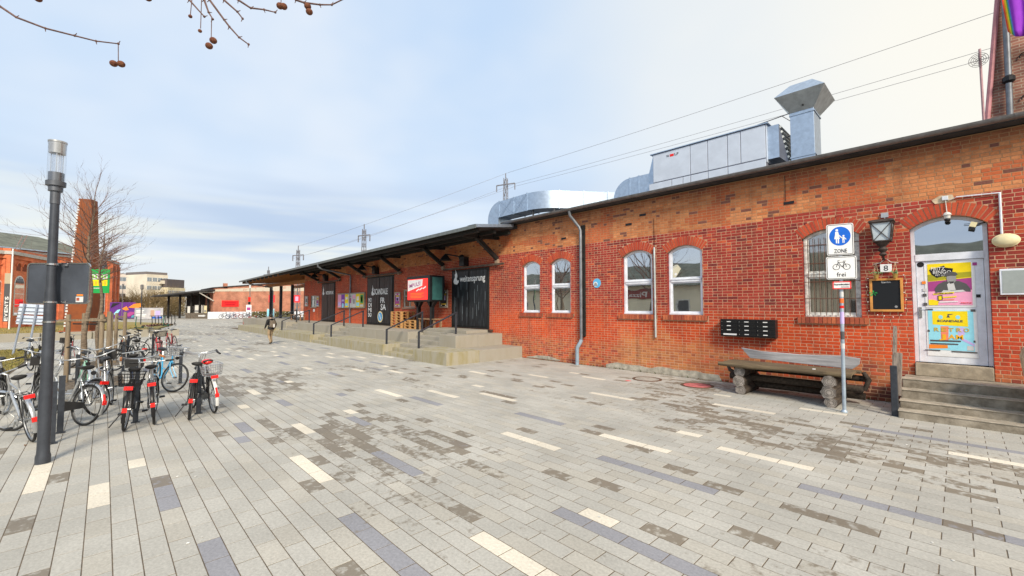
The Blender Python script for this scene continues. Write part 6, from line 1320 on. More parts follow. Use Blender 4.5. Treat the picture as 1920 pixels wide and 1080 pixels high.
# black canopy shed and its dock
P1, P2 = at(303, 74), at(402, 73); cs_ = thing('canopy_shed', 'low black canopy shed with a cluttered dock beside the far brick building', 'building', tuple(P1)); L = (P2 - P1).length
local(P1, P2, cs_, lambda mb: mb.add([(-.5, -1.5, 3.9), (L, -1.5, 4.95), (L, 9, 5.2), (-.5, 9, 4.2), (-.5, -1.5, 3.7), (L, -1.5, 4.7), (L, 9, 4.9), (-.5, 9, 3.9)], [(0, 1, 2, 3), (7, 6, 5, 4), (0, 4, 5, 1), (1, 5, 6, 2), (2, 6, 7, 3), (3, 7, 4, 0)]), 'roof', M_ROOF)
local(P1, P2, cs_, lambda mb: mb.box(0, L, 5.0, 5.3, 0, 4.2), 'back_wall', M_DARKWOOD)
local(P1, P2, cs_, lambda mb: mb.box(L * .5, L, -.4, 5.0, 0, .95), 'dock', mat('dark_dock', (.12, .10, .08), .9, var=.3))
for q, x in enumerate((.06, .28, .5, .66, .82, .97)): local(P1, P2, cs_, lambda mb: mb.box(L * x - .12, L * x + .12, .6, .84, .0 if x < .5 else .95, 4.2), 'post', M_DARKWOOD)
for q in range(6): local(P1, P2, cs_, lambda mb: mb.box(L * (.66 + .055 * q), L * (.70 + .055 * q), 3.0, 3.1, .95, 3.6), 'door_panel', mat('pale_graffiti_door', (.34, .31, .29), .8, var=.5, scale=.9))
local(P1, P2, cs_, lambda mb: mb.bar((L * .995, -.1, 3.0), (L * .82, -1.2, 4.4), .15).bar((L * .82, -1.2, 4.45), (L, -.1, 4.5), .15), 'strut', flat('grey_strut', (.42, .40, .36)))
local(P1, P2, cs_, lambda mb: mb.prism([(L * .74, .35), (L * .84, .35), (L * .84, .28), (L * .88, .48), (L * .84, .68), (L * .84, .6), (L * .74, .6)], -.43, -.405), 'arrow', M_LGREY)
for q, (x, w, z0, z1, m_, lab) in enumerate(((.40, .08, .2, 2.1, M_OLDWHITE, 'pale folded market stall leaning at the black canopy'), (.54, .14, .95, 2.3, M_OLDWHITE, 'pale white counter on the far dock'), (.72, .05, .95, 2.2, M_CREAM, 'stack of beige sacks on the far dock'), (.86, .04, .95, 2.4, M_SIGNW, 'upright white panel at the end of the far dock'))):
    s_ = thing('stall', lab, 'stall', tuple(P1 + (P2 - P1) * x))
    local(P1, P2, s_, lambda mb: mb.box(L * x, L * (x + w), 1.0, 1.5, z0, z1), 'panel', m_); local(P1, P2, s_, lambda mb: mb.box(L * x + .1, L * (x + w) - .1, .9, 1.0, z0 + .2, z0 + .5), 'shelf', M_GREY)
# far brick building with red sign
P1, P2 = Vector((-88, 13.5, 0)), Vector((-88, 36, 0)); fb = thing('far_brick_building', 'flat brick gable wall with a red sign and white plinth across the square', 'building', tuple(P1))
M_FARB = brickmat('far_red_brick', (.45, .17, .10), (.38, .13, .08), (.46, .30, .22)); L = 22.5
MB().prismx([(13.5, .0), (36, .0), (36, 5.9), (25, 6.6), (13.5, 5.2)], -100, -88).build('wall', M_FARB, fb)
MB().prismx([(13.4, 4.62), (36, 5.3), (36, 5.62), (25, 5.95), (13.4, 4.95)], -88.06, -87.97).build('pale_band', mat('flaking_band', (.62, .56, .46), .9, scale=1.5, c2=(.45, .2, .13), lo=.55, hi=.7), fb)
MB().prismx([(13.3, 5.2), (25, 6.6), (36.2, 5.9), (36.2, 6.02), (25, 6.75), (13.3, 5.34)], -100.2, -87.8).build('roof_edge', M_ROOF, fb)
MB().box(-88.6, -88.0, 14.9, 15.5, 5.2, 6.1).build('chimney', M_FARB, fb)
sgn_ = MB().box(-87.95, -87.9, 14.7, 17.2, 2.05, 3.1).build('sign', flat('bright_red_sign', (.85, .02, .02)), fb)
for z, w in ((2.62, 1.7), (2.3, 1.5)): MB().box(-87.9, -87.89, 15.95 - w / 2, 15.95 + w / 2, z, z + .17).build('lettering', flat('dark_red_print', (.35, .0, .01)), sgn_)
ww = thing('white_plinth_wall', 'long low white wall in front of the far brick building', 'wall', (-86.5, 24, 0)); MB().box(-87, -86.7, 12.6, 37, 0, 1.15).build('wall', M_WHITE, ww)
bs = thing('low_hedge', 'low dull green hedge by the parked bicycles at the far wall', 'hedge', (-84, 20.5, 0)); hb = MB(); q_ = random.Random(2)
for _ in range(900):
    x, y, z = q_.uniform(-84.6, -83.4), q_.uniform(18.6, 25), q_.uniform(0, 1.0); a = q_.uniform(0, 6); hb.add([(x, y, z), (x + .25 * math.cos(a), y + .25 * math.sin(a), z + .2), (x + .1, y + .1, z + .25)], [(0, 1, 2)])
hb.build('leaves', mat('dull_hedge', (.13, .12, .05), .95), bs)
# sign pole, red banners
P = at(468, 52.5); sp_ = thing('notice_pole', 'thin pole with a white notice and red lamp banner before the far wall', 'sign post', tuple(P)); MB().tube([P, P + Vector((0, 0, 4.6))], .05, 8).build('pole', M_ZINC, sp_)
def face(P, u0, u1, z0, z1, nm, m_, par, dy=-.08):
    mb = MB().prism(rect(u0, u1, z0, z1), dy - .02, dy); mb.v = [tuple(rm @ Vector(v)) for v in mb.v]; mb.v = [(x + P.x, y + P.y, z) for x, y, z in mb.v]; return mb.build(nm, m_, par)
n1 = face(P, -.36, .28, 1.4, 2.25, 'notice', M_SIGNW, sp_); face(P, -.26, .18, 1.6, 1.95, 'print', M_MAG, n1, -.101); face(P, -.15, .15, 2.65, 3.2, 'banner', M_RED, sp_); face(P, -.13, .15, 2.3, 2.62, 'lamp_box', M_INK, sp_); MB().lathe([(.1, 4.3), (.1, 4.7)], tuple(P), 10).build('head', M_LGREY, sp_)
for u, lab in ((510, 'red banner on a lamp pole seen between the canopy posts'), (557, 'red banner on a lamp pole near the shed corner')):
    P = at(u, 58); b_ = thing('banner_pole', lab, 'banner', tuple(P), group='red banners on poles'); MB().tube([P, P + Vector((0, 0, 4.7))], .05, 8).build('pole', M_ZINC, b_); bb = face(P, -.42, .42, 2.6, 3.6, 'banner', flat('bright_red_banner', (.80, .05, .06)), b_); face(P, -.2, .2, 2.8, 3.4, 'print', M_PINK, bb, -.101)
P = at(507, 50); vb = thing('vending_box', 'light blue and white cabinet standing past the canopy posts', 'cabinet', tuple(P)); face(P, -.5, .4, .0, 1.8, 'case', M_LGREY, vb, .2); face(P, -.45, .35, .9, 1.7, 'screen', M_CYAN, vb, .15)
# ------------------------------------------------------------------ buildings and trees behind the camera, seen mirrored in the panes
pv = thing('pizza_house', 'cream house with red pizza sign and slate roof, mirrored in the window panes', 'building', (-18, -15, 0)); M_CRW = mat('cream_render', (.80, .74, .58), .9, var=.1, scale=.5)
MB().box(-46, 6, -22, -15, 0, 4.1).build('wall', M_CRW, pv); MB().prismx([(-14.4, 4.0), (-22.6, 4.0), (-18.5, 6.6)], -46.5, 6.5).build('roof', M_HROOF, pv)
MB().prismx([(-15.6, 4.6), (-17.5, 4.6), (-17.5, 5.7), (-16.6, 6.2), (-15.6, 5.7)], -20.6, -19.4).build('dormer', M_CRW, pv)
sg_ = MB().box(-24.5, -21.0, -14.97, -14.9, 2.9, 3.7).build('sign', flat('brick_red_sign', (.28, .05, .04)), pv); text('Pizza', -22.75, -14.89, 3.08, .6, M_SIGNW, sg_, w=2.0, rotz=math.pi)
for x in (-39, -35, -31, -27.5, -18, -13.5, -9, -5, -1): wv = MB().box(x - .6, x + .6, -15.02, -14.95, .9, 2.6).build('window', M_OLDWHITE, pv); MB().box(x - .5, x + .5, -14.95, -14.94, 1.0, 2.5).build('pane', M_DGREY, wv)
def big_tree(P, h, seed, label):
    q = random.Random(seed); t_ = thing('plane_tree', label, 'tree', tuple(P), group='bare plane trees mirrored in the windows'); MB().tube([(0, 0, 0), (.1, 0, 2), (.0, .1, h * .6)], [.28, .2, .1], 10).build('trunk', M_BARK, t_, False, 60); cr = MB()
    for k in range(12): a = k * 2.4; branch(cr, (0, 0, h * (.3 + .028 * k)), (math.cos(a), math.sin(a), .9), h * .36, .07, 3, q)
    cr.build('crown', M_TWIG, t_, False)
big_tree((-18.3, -9.5, 0), 9, 31, 'bare tree mirrored dark in a middle window pane'); big_tree((-30, -11.5, 0), 9, 32, 'bare tree mirrored in the farthest arched window')
# ------------------------------------------------------------------ bicycles (x forwards, wheels on z = 0)
WRAD = .345; RA, FA = Vector((-.53, 0, WRAD)), Vector((.56, 0, WRAD)); BB = Vector((-.07, 0, .28)); HT, HB = Vector((.33, 0, .86)), Vector((.375, 0, .68)); STT = Vector((-.235, 0, .80))
BM = {}
def bm(name, mb, smooth=45): BM[name] = mb.mesh(name, smooth)
bm('tyre', MB().torus(WRAD - .019, .019, (0, 0, 0), 32, 8)); bm('rim', MB().torus(WRAD - .042, .010, (0, 0, 0), 32, 6))
sp = MB()
for k in range(14): a = 2 * math.pi * k / 14; sp.tube([(.02 * math.cos(a + .6), .025 * (-1) ** k, .02 * math.sin(a + .6)), ((WRAD - .045) * math.cos(a), 0, (WRAD - .045) * math.sin(a))], .0016, 3, False)
sp.tube([(0, -.045, 0), (0, .045, 0)], .02, 8); bm('spokes', sp, None)
f = MB(); f.tube([STT, BB], .016, 8); f.tube([HB, BB], .019, 8); f.tube([STT + (BB - STT) * .08, HT + (HB - HT) * .2], .015, 8); f.tube([HT, HB], .019, 8)
for s in (-1, 1): f.tube([STT, RA + Vector((0, .05 * s, 0))], .009, 6); f.tube([BB, RA + Vector((0, .05 * s, 0))], .010, 6)
f.tube([BB - Vector((0, .04, 0)), BB + Vector((0, .04, 0))], .024, 8); bm('frame_diamond', f)
f = MB(); f.tube([STT, BB], .017, 8); f.tube([HB, Vector((.12, 0, .40)), BB], .021, 8); f.tube([HT - Vector((0, 0, .08)), Vector((.12, 0, .50)), STT + (BB - STT) * .55], .014, 8); f.tube([HT, HB], .019, 8)
for s in (-1, 1): f.tube([STT, RA + Vector((0, .05 * s, 0))], .009, 6); f.tube([BB, RA + Vector((0, .05 * s, 0))], .010, 6)
f.tube([BB - Vector((0, .04, 0)), BB + Vector((0, .04, 0))], .024, 8); bm('frame_step', f)
f = MB()
for s in (-1, 1): f.tube([HB + Vector((0, .05 * s, 0)), HB + Vector((.04, .052 * s, -.15)), FA + Vector((0, .05 * s, 0))], .010, 6)
f.tube([HB - Vector((0, .055, 0)), HB + Vector((0, .055, 0))], .014, 8); bm('fork', f)
h = MB(); h.tube([HT, HT + Vector((-.04, 0, .17)), HT + Vector((.02, 0, .22))], .013, 8); C0 = HT + Vector((.02, 0, .22)); h.tube([C0 + Vector((-.22, -.30, .03)), C0 + Vector((-.10, -.27, .06)), C0 + Vector((.02, -.12, .01)), C0, C0 + Vector((.02, .12, .01)), C0 + Vector((-.10, .27, .06)), C0 + Vector((-.22, .30, .03))], .011, 8); bm('handlebar_swept', h)
h = MB(); h.tube([HT, HT + Vector((-.01, 0, .10)), HT + Vector((.06, 0, .13))], .014, 8); C1 = HT + Vector((.06, 0, .13)); h.tube([C1 + Vector((-.05, -.31, .01)), C1, C1 + Vector((-.05, .31, .01))], .012, 8); bm('handlebar_flat', h)
for s in (-1, 1):
    bm('grip_swept%d' % s, MB().tube([C0 + Vector((-.11, .272 * s, .058)), C0 + Vector((-.24, .305 * s, .027))], .017, 8))
    bm('grip_flat%d' % s, MB().tube([C1 + Vector((-.035, .2 * s, .005)), C1 + Vector((-.052, .325 * s, .011))], .017, 8))
s_ = MB(); n = 10; rings = []
for i, (x, w, z) in enumerate(((.17, .012, .0), (.13, .026, .012), (.05, .035, .012), (-.02, .065, .012), (-.08, .09, .022), (-.12, .075, .03), (-.135, .03, .025))):
    for j in range(n): a = 2 * math.pi * j / n; s_.v.append((x, w * math.cos(a), z + (.028 if math.sin(a) > 0 else .045) * math.sin(a) * min(1, w / .04)))
for i in range(6):
    for j in range(n): s_.f.append([i * n + j, (i + 1) * n + j, (i + 1) * n + (j + 1) % n, i * n + (j + 1) % n]); s_.c.append(None)
s_.f += [list(range(n)), list(range(7 * n - 1, 6 * n - 1, -1))]; s_.c += [None, None]; s_.v = [(x + STT.x - .05, y, z + .96) for x, y, z in s_.v]; bm('saddle', s_, 60)
bm('seat_post', MB().tube([STT, STT + Vector((-.045, 0, .14))], .012, 8))
def guard(c, a0, a1):
    mb = MB(); n = 16; r = WRAD + .022
    for i in range(n + 1):
        a = R(a0 + (a1 - a0) * i / n)
        for y, d in ((-.027, -.012), (-.015, 0), (.015, 0), (.027, -.012)): mb.v.append((c.x + (r + d) * math.cos(a), y, c.z + (r + d) * math.sin(a)))
    for i in range(n):
        for j in range(3): k = i * 4 + j; mb.f.append([k, k + 4, k + 5, k + 1]); mb.c.append(None)
    return mb
bm('guard_rear', guard(RA, 20, 205), 50); bm('guard_front', guard(FA, -30 + 20, 140), 50)
rk = MB()
for y in (-.06, 0, .06): rk.tube([(-.30, y, .73), (-.78, y, .73)], .006, 5)
for x in (-.32, -.55, -.77): rk.tube([(x, -.065, .73), (x, .065, .73)], .006, 5)
for s in (-1, 1): rk.tube([(-.70, .06 * s, .73), (RA.x, .06 * s, RA.z)], .006, 5); rk.tube([(-.45, .06 * s, .73), (RA.x, .06 * s, RA.z)], .006, 5)
bm('rack', rk, None)
bm('rear_light', MB().box(-.825, -.785, -.055, .055, .70, .755)); bm('reflector', MB().box(-.905, -.893, -.03, .03, .36, .43))
bm('guard_band', MB().torus(WRAD + .024, .018, RA, 8, 6, R(150), R(172)))
ck = MB()
for s in (-1, 1):
    ck.bar((BB.x, .065 * s, BB.z), (BB.x + .12 * s, .075 * s, BB.z - .12 * s), .016, .02)
ck.lathe([(.08, .045), (.095, .05), (.095, .054), (.08, .058)], (BB.x, 0, BB.z), 18, 'y'); bm('crank', ck)
for s in (-1, 1): bm('pedal%d' % s, MB().box(BB.x + .12 * s - .05, BB.x + .12 * s + .05, .085 * s - (.0 if s > 0 else .08), .085 * s + (.08 if s > 0 else 0), BB.z - .12 * s - .012, BB.z - .12 * s + .012))
bm('chain_case', MB().prism([(BB.x + .10, BB.z - .09), (BB.x + .12, BB.z + .02), (BB.x + .05, BB.z + .11), (RA.x - .02, RA.z + .05), (RA.x - .05, RA.z - .02), (RA.x, RA.z - .05)], .06, .078))
def basket(c, sx, sy, sz):
    mb = MB(); x0, y0, z0 = c
    for k in range(5):
        z = z0 + sz * k / 4; gx, gy = sx * (.82 + .18 * k / 4), sy * (.82 + .18 * k / 4); P = [(x0 - gx, y0 - gy, z), (x0 + gx, y0 - gy, z), (x0 + gx, y0 + gy, z), (x0 - gx, y0 + gy, z)]
        for i in range(4): mb.tube([P[i], P[(i + 1) % 4]], .004 if k < 4 else .008, 4)
    for i in range(9):
        u = -1 + i / 4
        for s in (-1, 1): mb.tube([(x0 + sx * .82 * u, y0 + s * sy * .82, z0), (x0 + sx * u, y0 + s * sy, z0 + sz)], .003, 3); mb.tube([(x0 + s * sx * .82, y0 + sy * .82 * u, z0), (x0 + s * sx, y0 + sy * u, z0 + sz)], .003, 3)
        mb.tube([(x0 + sx * .82 * u, y0 - sy * .82, z0), (x0 + sx * .82 * u, y0 + sy * .82, z0)], .003, 3)
    return mb
bm('basket_rear', basket((-.56, 0, .745), .20, .16, .20), None); bm('basket_front', basket((.58, 0, .86), .15, .18, .2), None); bm('saddle_cover', MB().ball((STT.x - .06, 0, .965), .13, 10, (1.1, .72, .42)), 60); bm('stand', MB().tube([(-.25, .06, .30), (-.30, .22, .01)], .010, 6)); bm('head_light', MB().lathe([(.02, -.03), (.04, .0), (.04, .03), (.001, .035)], (.46, 0, .80), 12, 'x'))
cb_ = MB(); cb_.tube([C0 + Vector((-.05, -.22, .04)), C0 + Vector((.14, -.10, .0)), HT + Vector((.08, -.03, -.02)), HB + Vector((.05, .03, -.05)), FA + Vector((-.02, .05, .22))], .004, 5); bm('cable', cb_)
bm('bag', MB().box(-.72, -.36, -.15, .15, .76, .94))
SILV = mat('bike_silver', (.50, .52, .54), .3, metal=.7); BLK = mat('bike_black', (.018, .018, .02), .3, metal=.2); RIMM = mat('dull_rim', (.36, .37, .38), .35, metal=.9); SADDLE = mat('saddle_black', (.02, .02, .021), .6); LRED = flat('bike_light_red', (.75, .015, .012), .25, .6); LEATH = mat('brown_grip', (.50, .19, .06), .6)
AX = (HT - HB).normalized()
def bicycle(x, y, rz, label, paint, frame='step', lean=0, steer=0, bar_='swept', grips=None, guards=SILV, extras=('rack', 'light'), tyre=M_BLACK, from_rear=True, saddle=SADDLE, group='bicycles parked at the cycle stands', basketm=BLK, forkm=None, full=True, barm=SILV):
    """x, y: where the rear wheel (or the front wheel) touches the ground; rz: heading in degrees"""
    a = R(rz); d = Vector((math.cos(a), math.sin(a), 0)); P = Vector((x, y, 0)) + d * (.53 if from_rear else -.56)
    b = thing('bicycle', label, 'bicycle', tuple(P), rz=a, group=group); b.rotation_euler = (R(lean), 0, a)
    S = Matrix.Translation(HB) @ Matrix.Rotation(R(steer), 4, AX) @ Matrix.Translation(-HB)
    def add(nm, mesh, m, par=b, M=None, loc=None):
        o = put(nm, BM[mesh], m, par)
        if M is not None: o.matrix_local = M
        return o
    w = add('rear_wheel', 'tyre', tyre, M=Matrix.Translation(RA)); add('rim', 'rim', RIMM, w); add('spokes', 'spokes', RIMM, w)
    w = add('front_wheel', 'tyre', tyre, M=S @ Matrix.Translation(FA)); add('rim', 'rim', RIMM, w); add('spokes', 'spokes', RIMM, w)
    add('frame', 'frame_' + frame, paint); add('fork', 'fork', forkm or paint, M=S); hb = add('handlebar', 'handlebar_' + bar_, barm, M=S); [add('grip', 'grip_%s%d' % (bar_, s), grips or SADDLE, hb) for s in (-1, 1)]
    add('saddle', 'saddle', saddle); add('seat_post', 'seat_post', SILV); add('crank', 'crank', SILV); [add('pedal', 'pedal%d' % s, M_BLACK) for s in (-1, 1)]
    if guards: g1 = add('rear_mudguard', 'guard_rear', guards); add('front_mudguard', 'guard_front', guards, M=S)
    add('brake_cable', 'cable', SADDLE, M=S)
    if 'rack' in extras: add('carrier', 'rack', BLK)
    if 'light' in extras: add('rear_light', 'rear_light', LRED); add('reflector', 'reflector', LRED)
    if 'band' in extras: add('mudguard_band', 'guard_band', LRED)
    if 'case' in extras: add('chain_case', 'chain_case', BLK)
    if 'basket' in extras: add('basket', 'basket_rear', basketm)
    if 'fbasket' in extras: add('basket', 'basket_front', basketm)
    if 'cover' in extras: add('saddle_cover', 'saddle_cover', LRED)
    if 'stand' in extras: add('kickstand', 'stand', BLK)
    if 'lamp' in extras: add('headlight', 'head_light', BLK, M=S)
    if 'bag' in extras: add('carrier_bag', 'bag', SADDLE)
    return b
MINT = flat('bike_mint', (.22, .45, .36), .35); SKY = flat('bike_sky_blue', (.06, .38, .68), .3); CRIM = flat('bike_crimson', (.45, .03, .04), .3); PLUM = flat('bike_purple', (.25, .05, .30), .35); NAVY = flat('bike_navy', (.03, .05, .12), .35); BWHITE = flat('bike_white', (.65, .66, .66), .35); MAROON = flat('bike_maroon', (.22, .04, .05), .4)
PALE = mat('tan_wall_tyre', (.35, .31, .24), .7)
bicycle(-9.50, .30, 172, 'dark bicycle with black wire basket over its pale-rimmed rear wheel, nearest the lamp', BLK, 'step', lean=5, steer=20, grips=LEATH, extras=('rack', 'light', 'basket', 'stand', 'lamp'), guards=BLK)
bicycle(-9.68, .69, 176, 'silver and black bicycle tight beside the dark stand post, black mudguard and red light', SILV, 'diamond', lean=-4, steer=-8, bar_='flat', guards=BLK, extras=('rack', 'light', 'case', 'lamp'))
bicycle(-9.64, 1.17, 170, 'black bicycle with silver fork and small red light, left of the red-saddle one', BLK, 'step', lean=5, steer=12, extras=('rack', 'light', 'stand', 'lamp'), guards=None)
bicycle(-9.90, 1.58, 183, 'bicycle with bright red saddle cover and silver mesh basket', BLK, 'step', lean=-5, steer=-15, extras=('rack', 'light', 'basket', 'cover', 'band', 'case'), basketm=M_STEEL, guards=BWHITE)
bicycle(-13.0, 1.20, 14, 'sky blue bicycle facing the camera with turned front wheel', SKY, 'step', lean=-7, steer=28, from_rear=False, guards=None, extras=('fbasket', 'rack', 'lamp'), basketm=M_STEEL, barm=SILV)
bicycle(-9.70, -.72, 195, 'silver bicycle leaning behind the lamp post with turned front wheel', SILV, 'diamond', lean=-8, steer=35, bar_='flat', guards=SILV, extras=('rack', 'light'))
bicycle(-10.38, -.20, 214, 'silver bicycle with red and white banded rear mudguard', SILV, 'step', lean=9, steer=-10, guards=SILV, extras=('rack', 'light', 'band', 'case'))
bicycle(-11.15, .02, -8, 'silver bicycle facing the camera with shiny front mudguard', SILV, 'diamond', lean=6, steer=-24, from_rear=False, guards=SILV, extras=('lamp', 'rack'))
bicycle(-12.55, -1.28, 8, 'black bicycle cut off by the left picture edge', BLK, 'diamond', lean=5, steer=-20, from_rear=False, bar_='flat', guards=BLK, extras=('rack', 'lamp'))
bicycle(-12.85, -.95, 4, 'black bicycle with carrier just right of the cut-off one', BLK, 'step', lean=-4, steer=14, from_rear=False, guards=BLK, extras=('rack', 'case', 'lamp', 'bag'))
bicycle(-13.0, -.30, 3, 'mint green bicycle behind the silver ones with swept handlebar', MINT, 'step', lean=-5, steer=10, from_rear=False, guards=SILV, extras=('rack', 'lamp', 'case'))
bicycle(-13.2, .10, -4, 'silver city bicycle beside the mint green one with blue bell', SILV, 'step', lean=5, steer=-18, from_rear=False, guards=SILV, extras=('rack', 'lamp', 'bag'))
bicycle(-13.35, .62, 178, 'dark grey bicycle with carrier bag in the second row of stands', NAVY, 'diamond', lean=-5, steer=8, from_rear=False, bar_='flat', guards=BLK, extras=('rack', 'bag', 'lamp'))
bicycle(-17.6, .75, 205, 'black bicycle standing slantwise behind the tree stakes', BLK, 'diamond', lean=7, steer=25, guards=BLK, extras=('rack', 'light'))
bicycle(-19.4, -1.25, 20, 'dark bicycle left of the stakes near the verge', BLK, 'step', lean=5, steer=-15, from_rear=False, extras=('rack', 'lamp'))
bicycle(-20.6, -.75, 12, 'dark bicycle with beige bag behind the nearer stakes', MAROON, 'step', lean=-5, steer=15, from_rear=False, extras=('rack', 'bag'))
bicycle(-22.4, .55, 176, 'purple bicycle in the far row of stands', PLUM, 'step', lean=5, steer=20, extras=('rack', 'light', 'lamp'), guards=BLK)
bicycle(-22.2, .95, 20, 'black bicycle with big turned front wheel in the far row', BLK, 'diamond', lean=-6, steer=50, from_rear=False, bar_='flat', guards=None, extras=('rack', 'lamp'))
bicycle(-21.75, 1.72, 6, 'crimson bicycle facing the camera in the far row', CRIM, 'step', lean=4, steer=-14, from_rear=False, guards=MAROON, extras=('rack', 'lamp', 'fbasket'))
bicycle(-24.6, 1.55, 30, 'white bicycle with black basket, farthest of the parked row', BWHITE, 'step', lean=-5, steer=30, from_rear=False, guards=BWHITE, extras=('rack', 'fbasket'))
bicycle(-24.3, 2.1, -20, 'red road bicycle just behind the crimson one', CRIM, 'diamond', lean=6, steer=25, from_rear=False, bar_='flat', guards=None, extras=())
# cycle stands: flat steel hoops seen end on
k = 0
for x, ys in ((-10.05, (1.36, .46, -.45)), (-9.35, (-.50,)), (-14.3, (1.52, .55, -.4)), (-18.4, (.5, -.7)), (-22.9, (1.5, .75))):
    for y in ys:
        s = thing('cycle_stand', 'dark flat steel cycle stand, %s' % ('right of the red-saddle bicycle', 'between the two dark near bicycles', 'hidden behind the lamp post', 'just right of the lamp post', 'behind the sky blue bicycle', 'in the middle of the second row', 'left in the second row', 'beside the slanting black bicycle', 'left of the tree stakes', 'among the crimson and red bicycles', 'among the purple and black bicycles')[k], 'cycle stand', (x, y, 0), group='flat steel cycle stands'); k += 1
        MB().bar((0, 0, 0), (0, 0, .90), .03, .075, (0, 1, 0)).build('upright', M_ANTH, s, False); MB().box(-.02, .02, -.04, .04, .90, .915).build('cap', M_ANTH, s, False); MB().box(-.05, .05, -.06, .06, 0, .012).build('foot_plate', M_ANTH, s, False)
# small far bicycles: one simple mesh each
fb_ = MB()
for c in (RA, FA): fb_.torus(WRAD - .02, .036, c, 18, 6)
for a, b in ((STT, BB), (HB, BB), (STT, HT), (HT, HB), (STT, RA), (BB, RA), (HB, FA), (HT, C0)): fb_.tube([a, b], .032, 5)
fb_.tube([C0 + Vector((-.15, -.28, .03)), C0, C0 + Vector((-.15, .28, .03))], .02, 5); fb_.box(-.4, -.14, -.07, .07, .92, .98); fb_.box(-.78, -.3, -.07, .07, .72, .74)
fbm = fb_.mesh('bicycle'); ords = ('first', 'second', 'third', 'fourth', 'fifth', 'sixth', 'seventh', 'eighth', 'ninth', 'tenth')
for q in range(9):
    o = put('bicycle', fbm, (BLK, NAVY, MAROON)[q % 3], None, (-85.6 + .1 * (q % 2), 14.6 + q * .95 + .3 * hsh(q, 4), 0), (0, 0, R(60 + 50 * hsh(q, 7)))); tag(o, 'far dark bicycle, %s from the left along the white wall' % ords[q], 'bicycle', 'bicycles along the far white wall')
for q, (u, k_, m_) in enumerate(((474, 44.5, CRIM), (479, 44, BWHITE), (484, 43.5, BLK), (489, 43, BLK))):
    P = at(u, k_); o = put('bicycle', fbm, m_, None, tuple(P), (0, 0, R(100 + 25 * q))); tag(o, '%s bicycle at the far end of the platform' % ('pinkish red', 'pale', 'black and slightly turned', 'black, nearest the platform corner')[q], 'bicycle', 'bicycles at the end of the platform')
# ------------------------------------------------------------------ walker seen from behind
HGT = 1.60; PP = Vector((-25.95, 6.61, 0)); k_ = HGT / 1.75
ang = math.atan2(-.3, -1)                                   # walking away along the platform
pn = thing('person', 'person walking away in black jacket and beige trousers', 'person', tuple(PP), rz=ang - math.pi / 2)
# skeleton: y forwards, x to the right, feet on z = 0 (for 1.75 m, scaled)
J = {'pelvis': (0, 0, .95, .145, .105), 'waist': (0, .01, 1.08, .14, .105), 'chest': (0, .02, 1.28, .17, .12), 'upper': (0, .02, 1.42, .14, .10), 'neck': (0, .03, 1.50, .06, .06), 'skull0': (0, .045, 1.58, .072, .085), 'skull1': (0, .05, 1.66, .078, .095), 'crownp': (0, .045, 1.73, .05, .06),
     'hipR': (.095, 0, .90, .098, .10), 'kneeR': (.10, .13, .50, .072, .072), 'ankR': (.10, .05, .10, .055, .06), 'toeR': (.11, .20, .035, .042, .03),
     'hipL': (-.095, 0, .90, .098, .10), 'kneeL': (-.10, .02, .49, .07, .07), 'ankL': (-.10, -.20, .14, .055, .06), 'toeL': (-.11, -.08, .035, .042, .03),
     'shR': (.19, .0, 1.42, .075, .075), 'elR': (.27, -.07, 1.16, .062, .062), 'wrR': (.27, .06, .95, .045, .045), 'haR': (.265, .10, .87, .035, .025),
     'shL': (-.19, .0, 1.42, .075, .075), 'elL': (-.27, .0, 1.16, .062, .062), 'wrL': (-.26, .13, .98, .045, .045), 'haL': (-.255, .17, .91, .035, .025)}
E_ = [('pelvis', 'waist'), ('waist', 'chest'), ('chest', 'upper'), ('upper', 'neck'), ('neck', 'skull0'), ('skull0', 'skull1'), ('skull1', 'crownp'), ('pelvis', 'hipR'), ('hipR', 'kneeR'), ('kneeR', 'ankR'), ('ankR', 'toeR'), ('pelvis', 'hipL'), ('hipL', 'kneeL'), ('kneeL', 'ankL'), ('ankL', 'toeL'), ('upper', 'shR'), ('shR', 'elR'), ('elR', 'wrR'), ('wrR', 'haR'), ('upper', 'shL'), ('shL', 'elL'), ('elL', 'wrL'), ('wrL', 'haL')]
nm_ = list(J)
vs_ = [Vector(J[n][:3]) for n in nm_]; rad = {n: J[n][3:] for n in nm_}; ed = [(nm_.index(a), nm_.index(b)) for a, b in E_]
# fingers: four and a thumb on each hand
for s, hand, wr in ((1, 'haR', 'wrR'), (-1, 'haL', 'wrL')):
    base_ = Vector(J[hand][:3]); dn = (base_ - Vector(J[wr][:3])).normalized()
    for q in range(5):
        off = Vector((0, (-.024 + .016 * q) if q < 4 else .03, 0)); L = (.06, .07, .075, .065, .045)[q]
        i0 = len(vs_); vs_.append(base_ + off + dn * (.015 if q < 4 else -.01)); vs_.append(base_ + off + dn * (.015 + L * .6) + Vector((-.006 * s, .0 if q < 4 else .02, 0))); vs_.append(base_ + off * .9 + dn * (.01 + L) + Vector((-.02 * s, 0 if q < 4 else .02, 0)))
        for t_ in range(3): nm_.append('f%d%d%d' % (s, q, t_)); rad[nm_[-1]] = (.010 - .001 * t_,) * 2
        ed += [(nm_.index(hand), i0), (i0, i0 + 1), (i0 + 1, i0 + 2)]
me = bpy.data.meshes.new('body'); me.from_pydata([v * k_ for v in vs_], ed, []); body = put('body', me, None, pn)
sk = body.modifiers.new('skin', 'SKIN')
for i, v in enumerate(me.skin_vertices[0].data): v.radius = tuple(q * k_ for q in rad[nm_[i]]); v.use_root = nm_[i] == 'pelvis'
sb_ = body.modifiers.new('sub', 'SUBSURF'); sb_.levels = 2; sb_.render_levels = 2
dg = bpy.context.evaluated_depsgraph_get(); m2 = bpy.data.meshes.new_from_object(body.evaluated_get(dg)); body.modifiers.clear(); body.data = m2
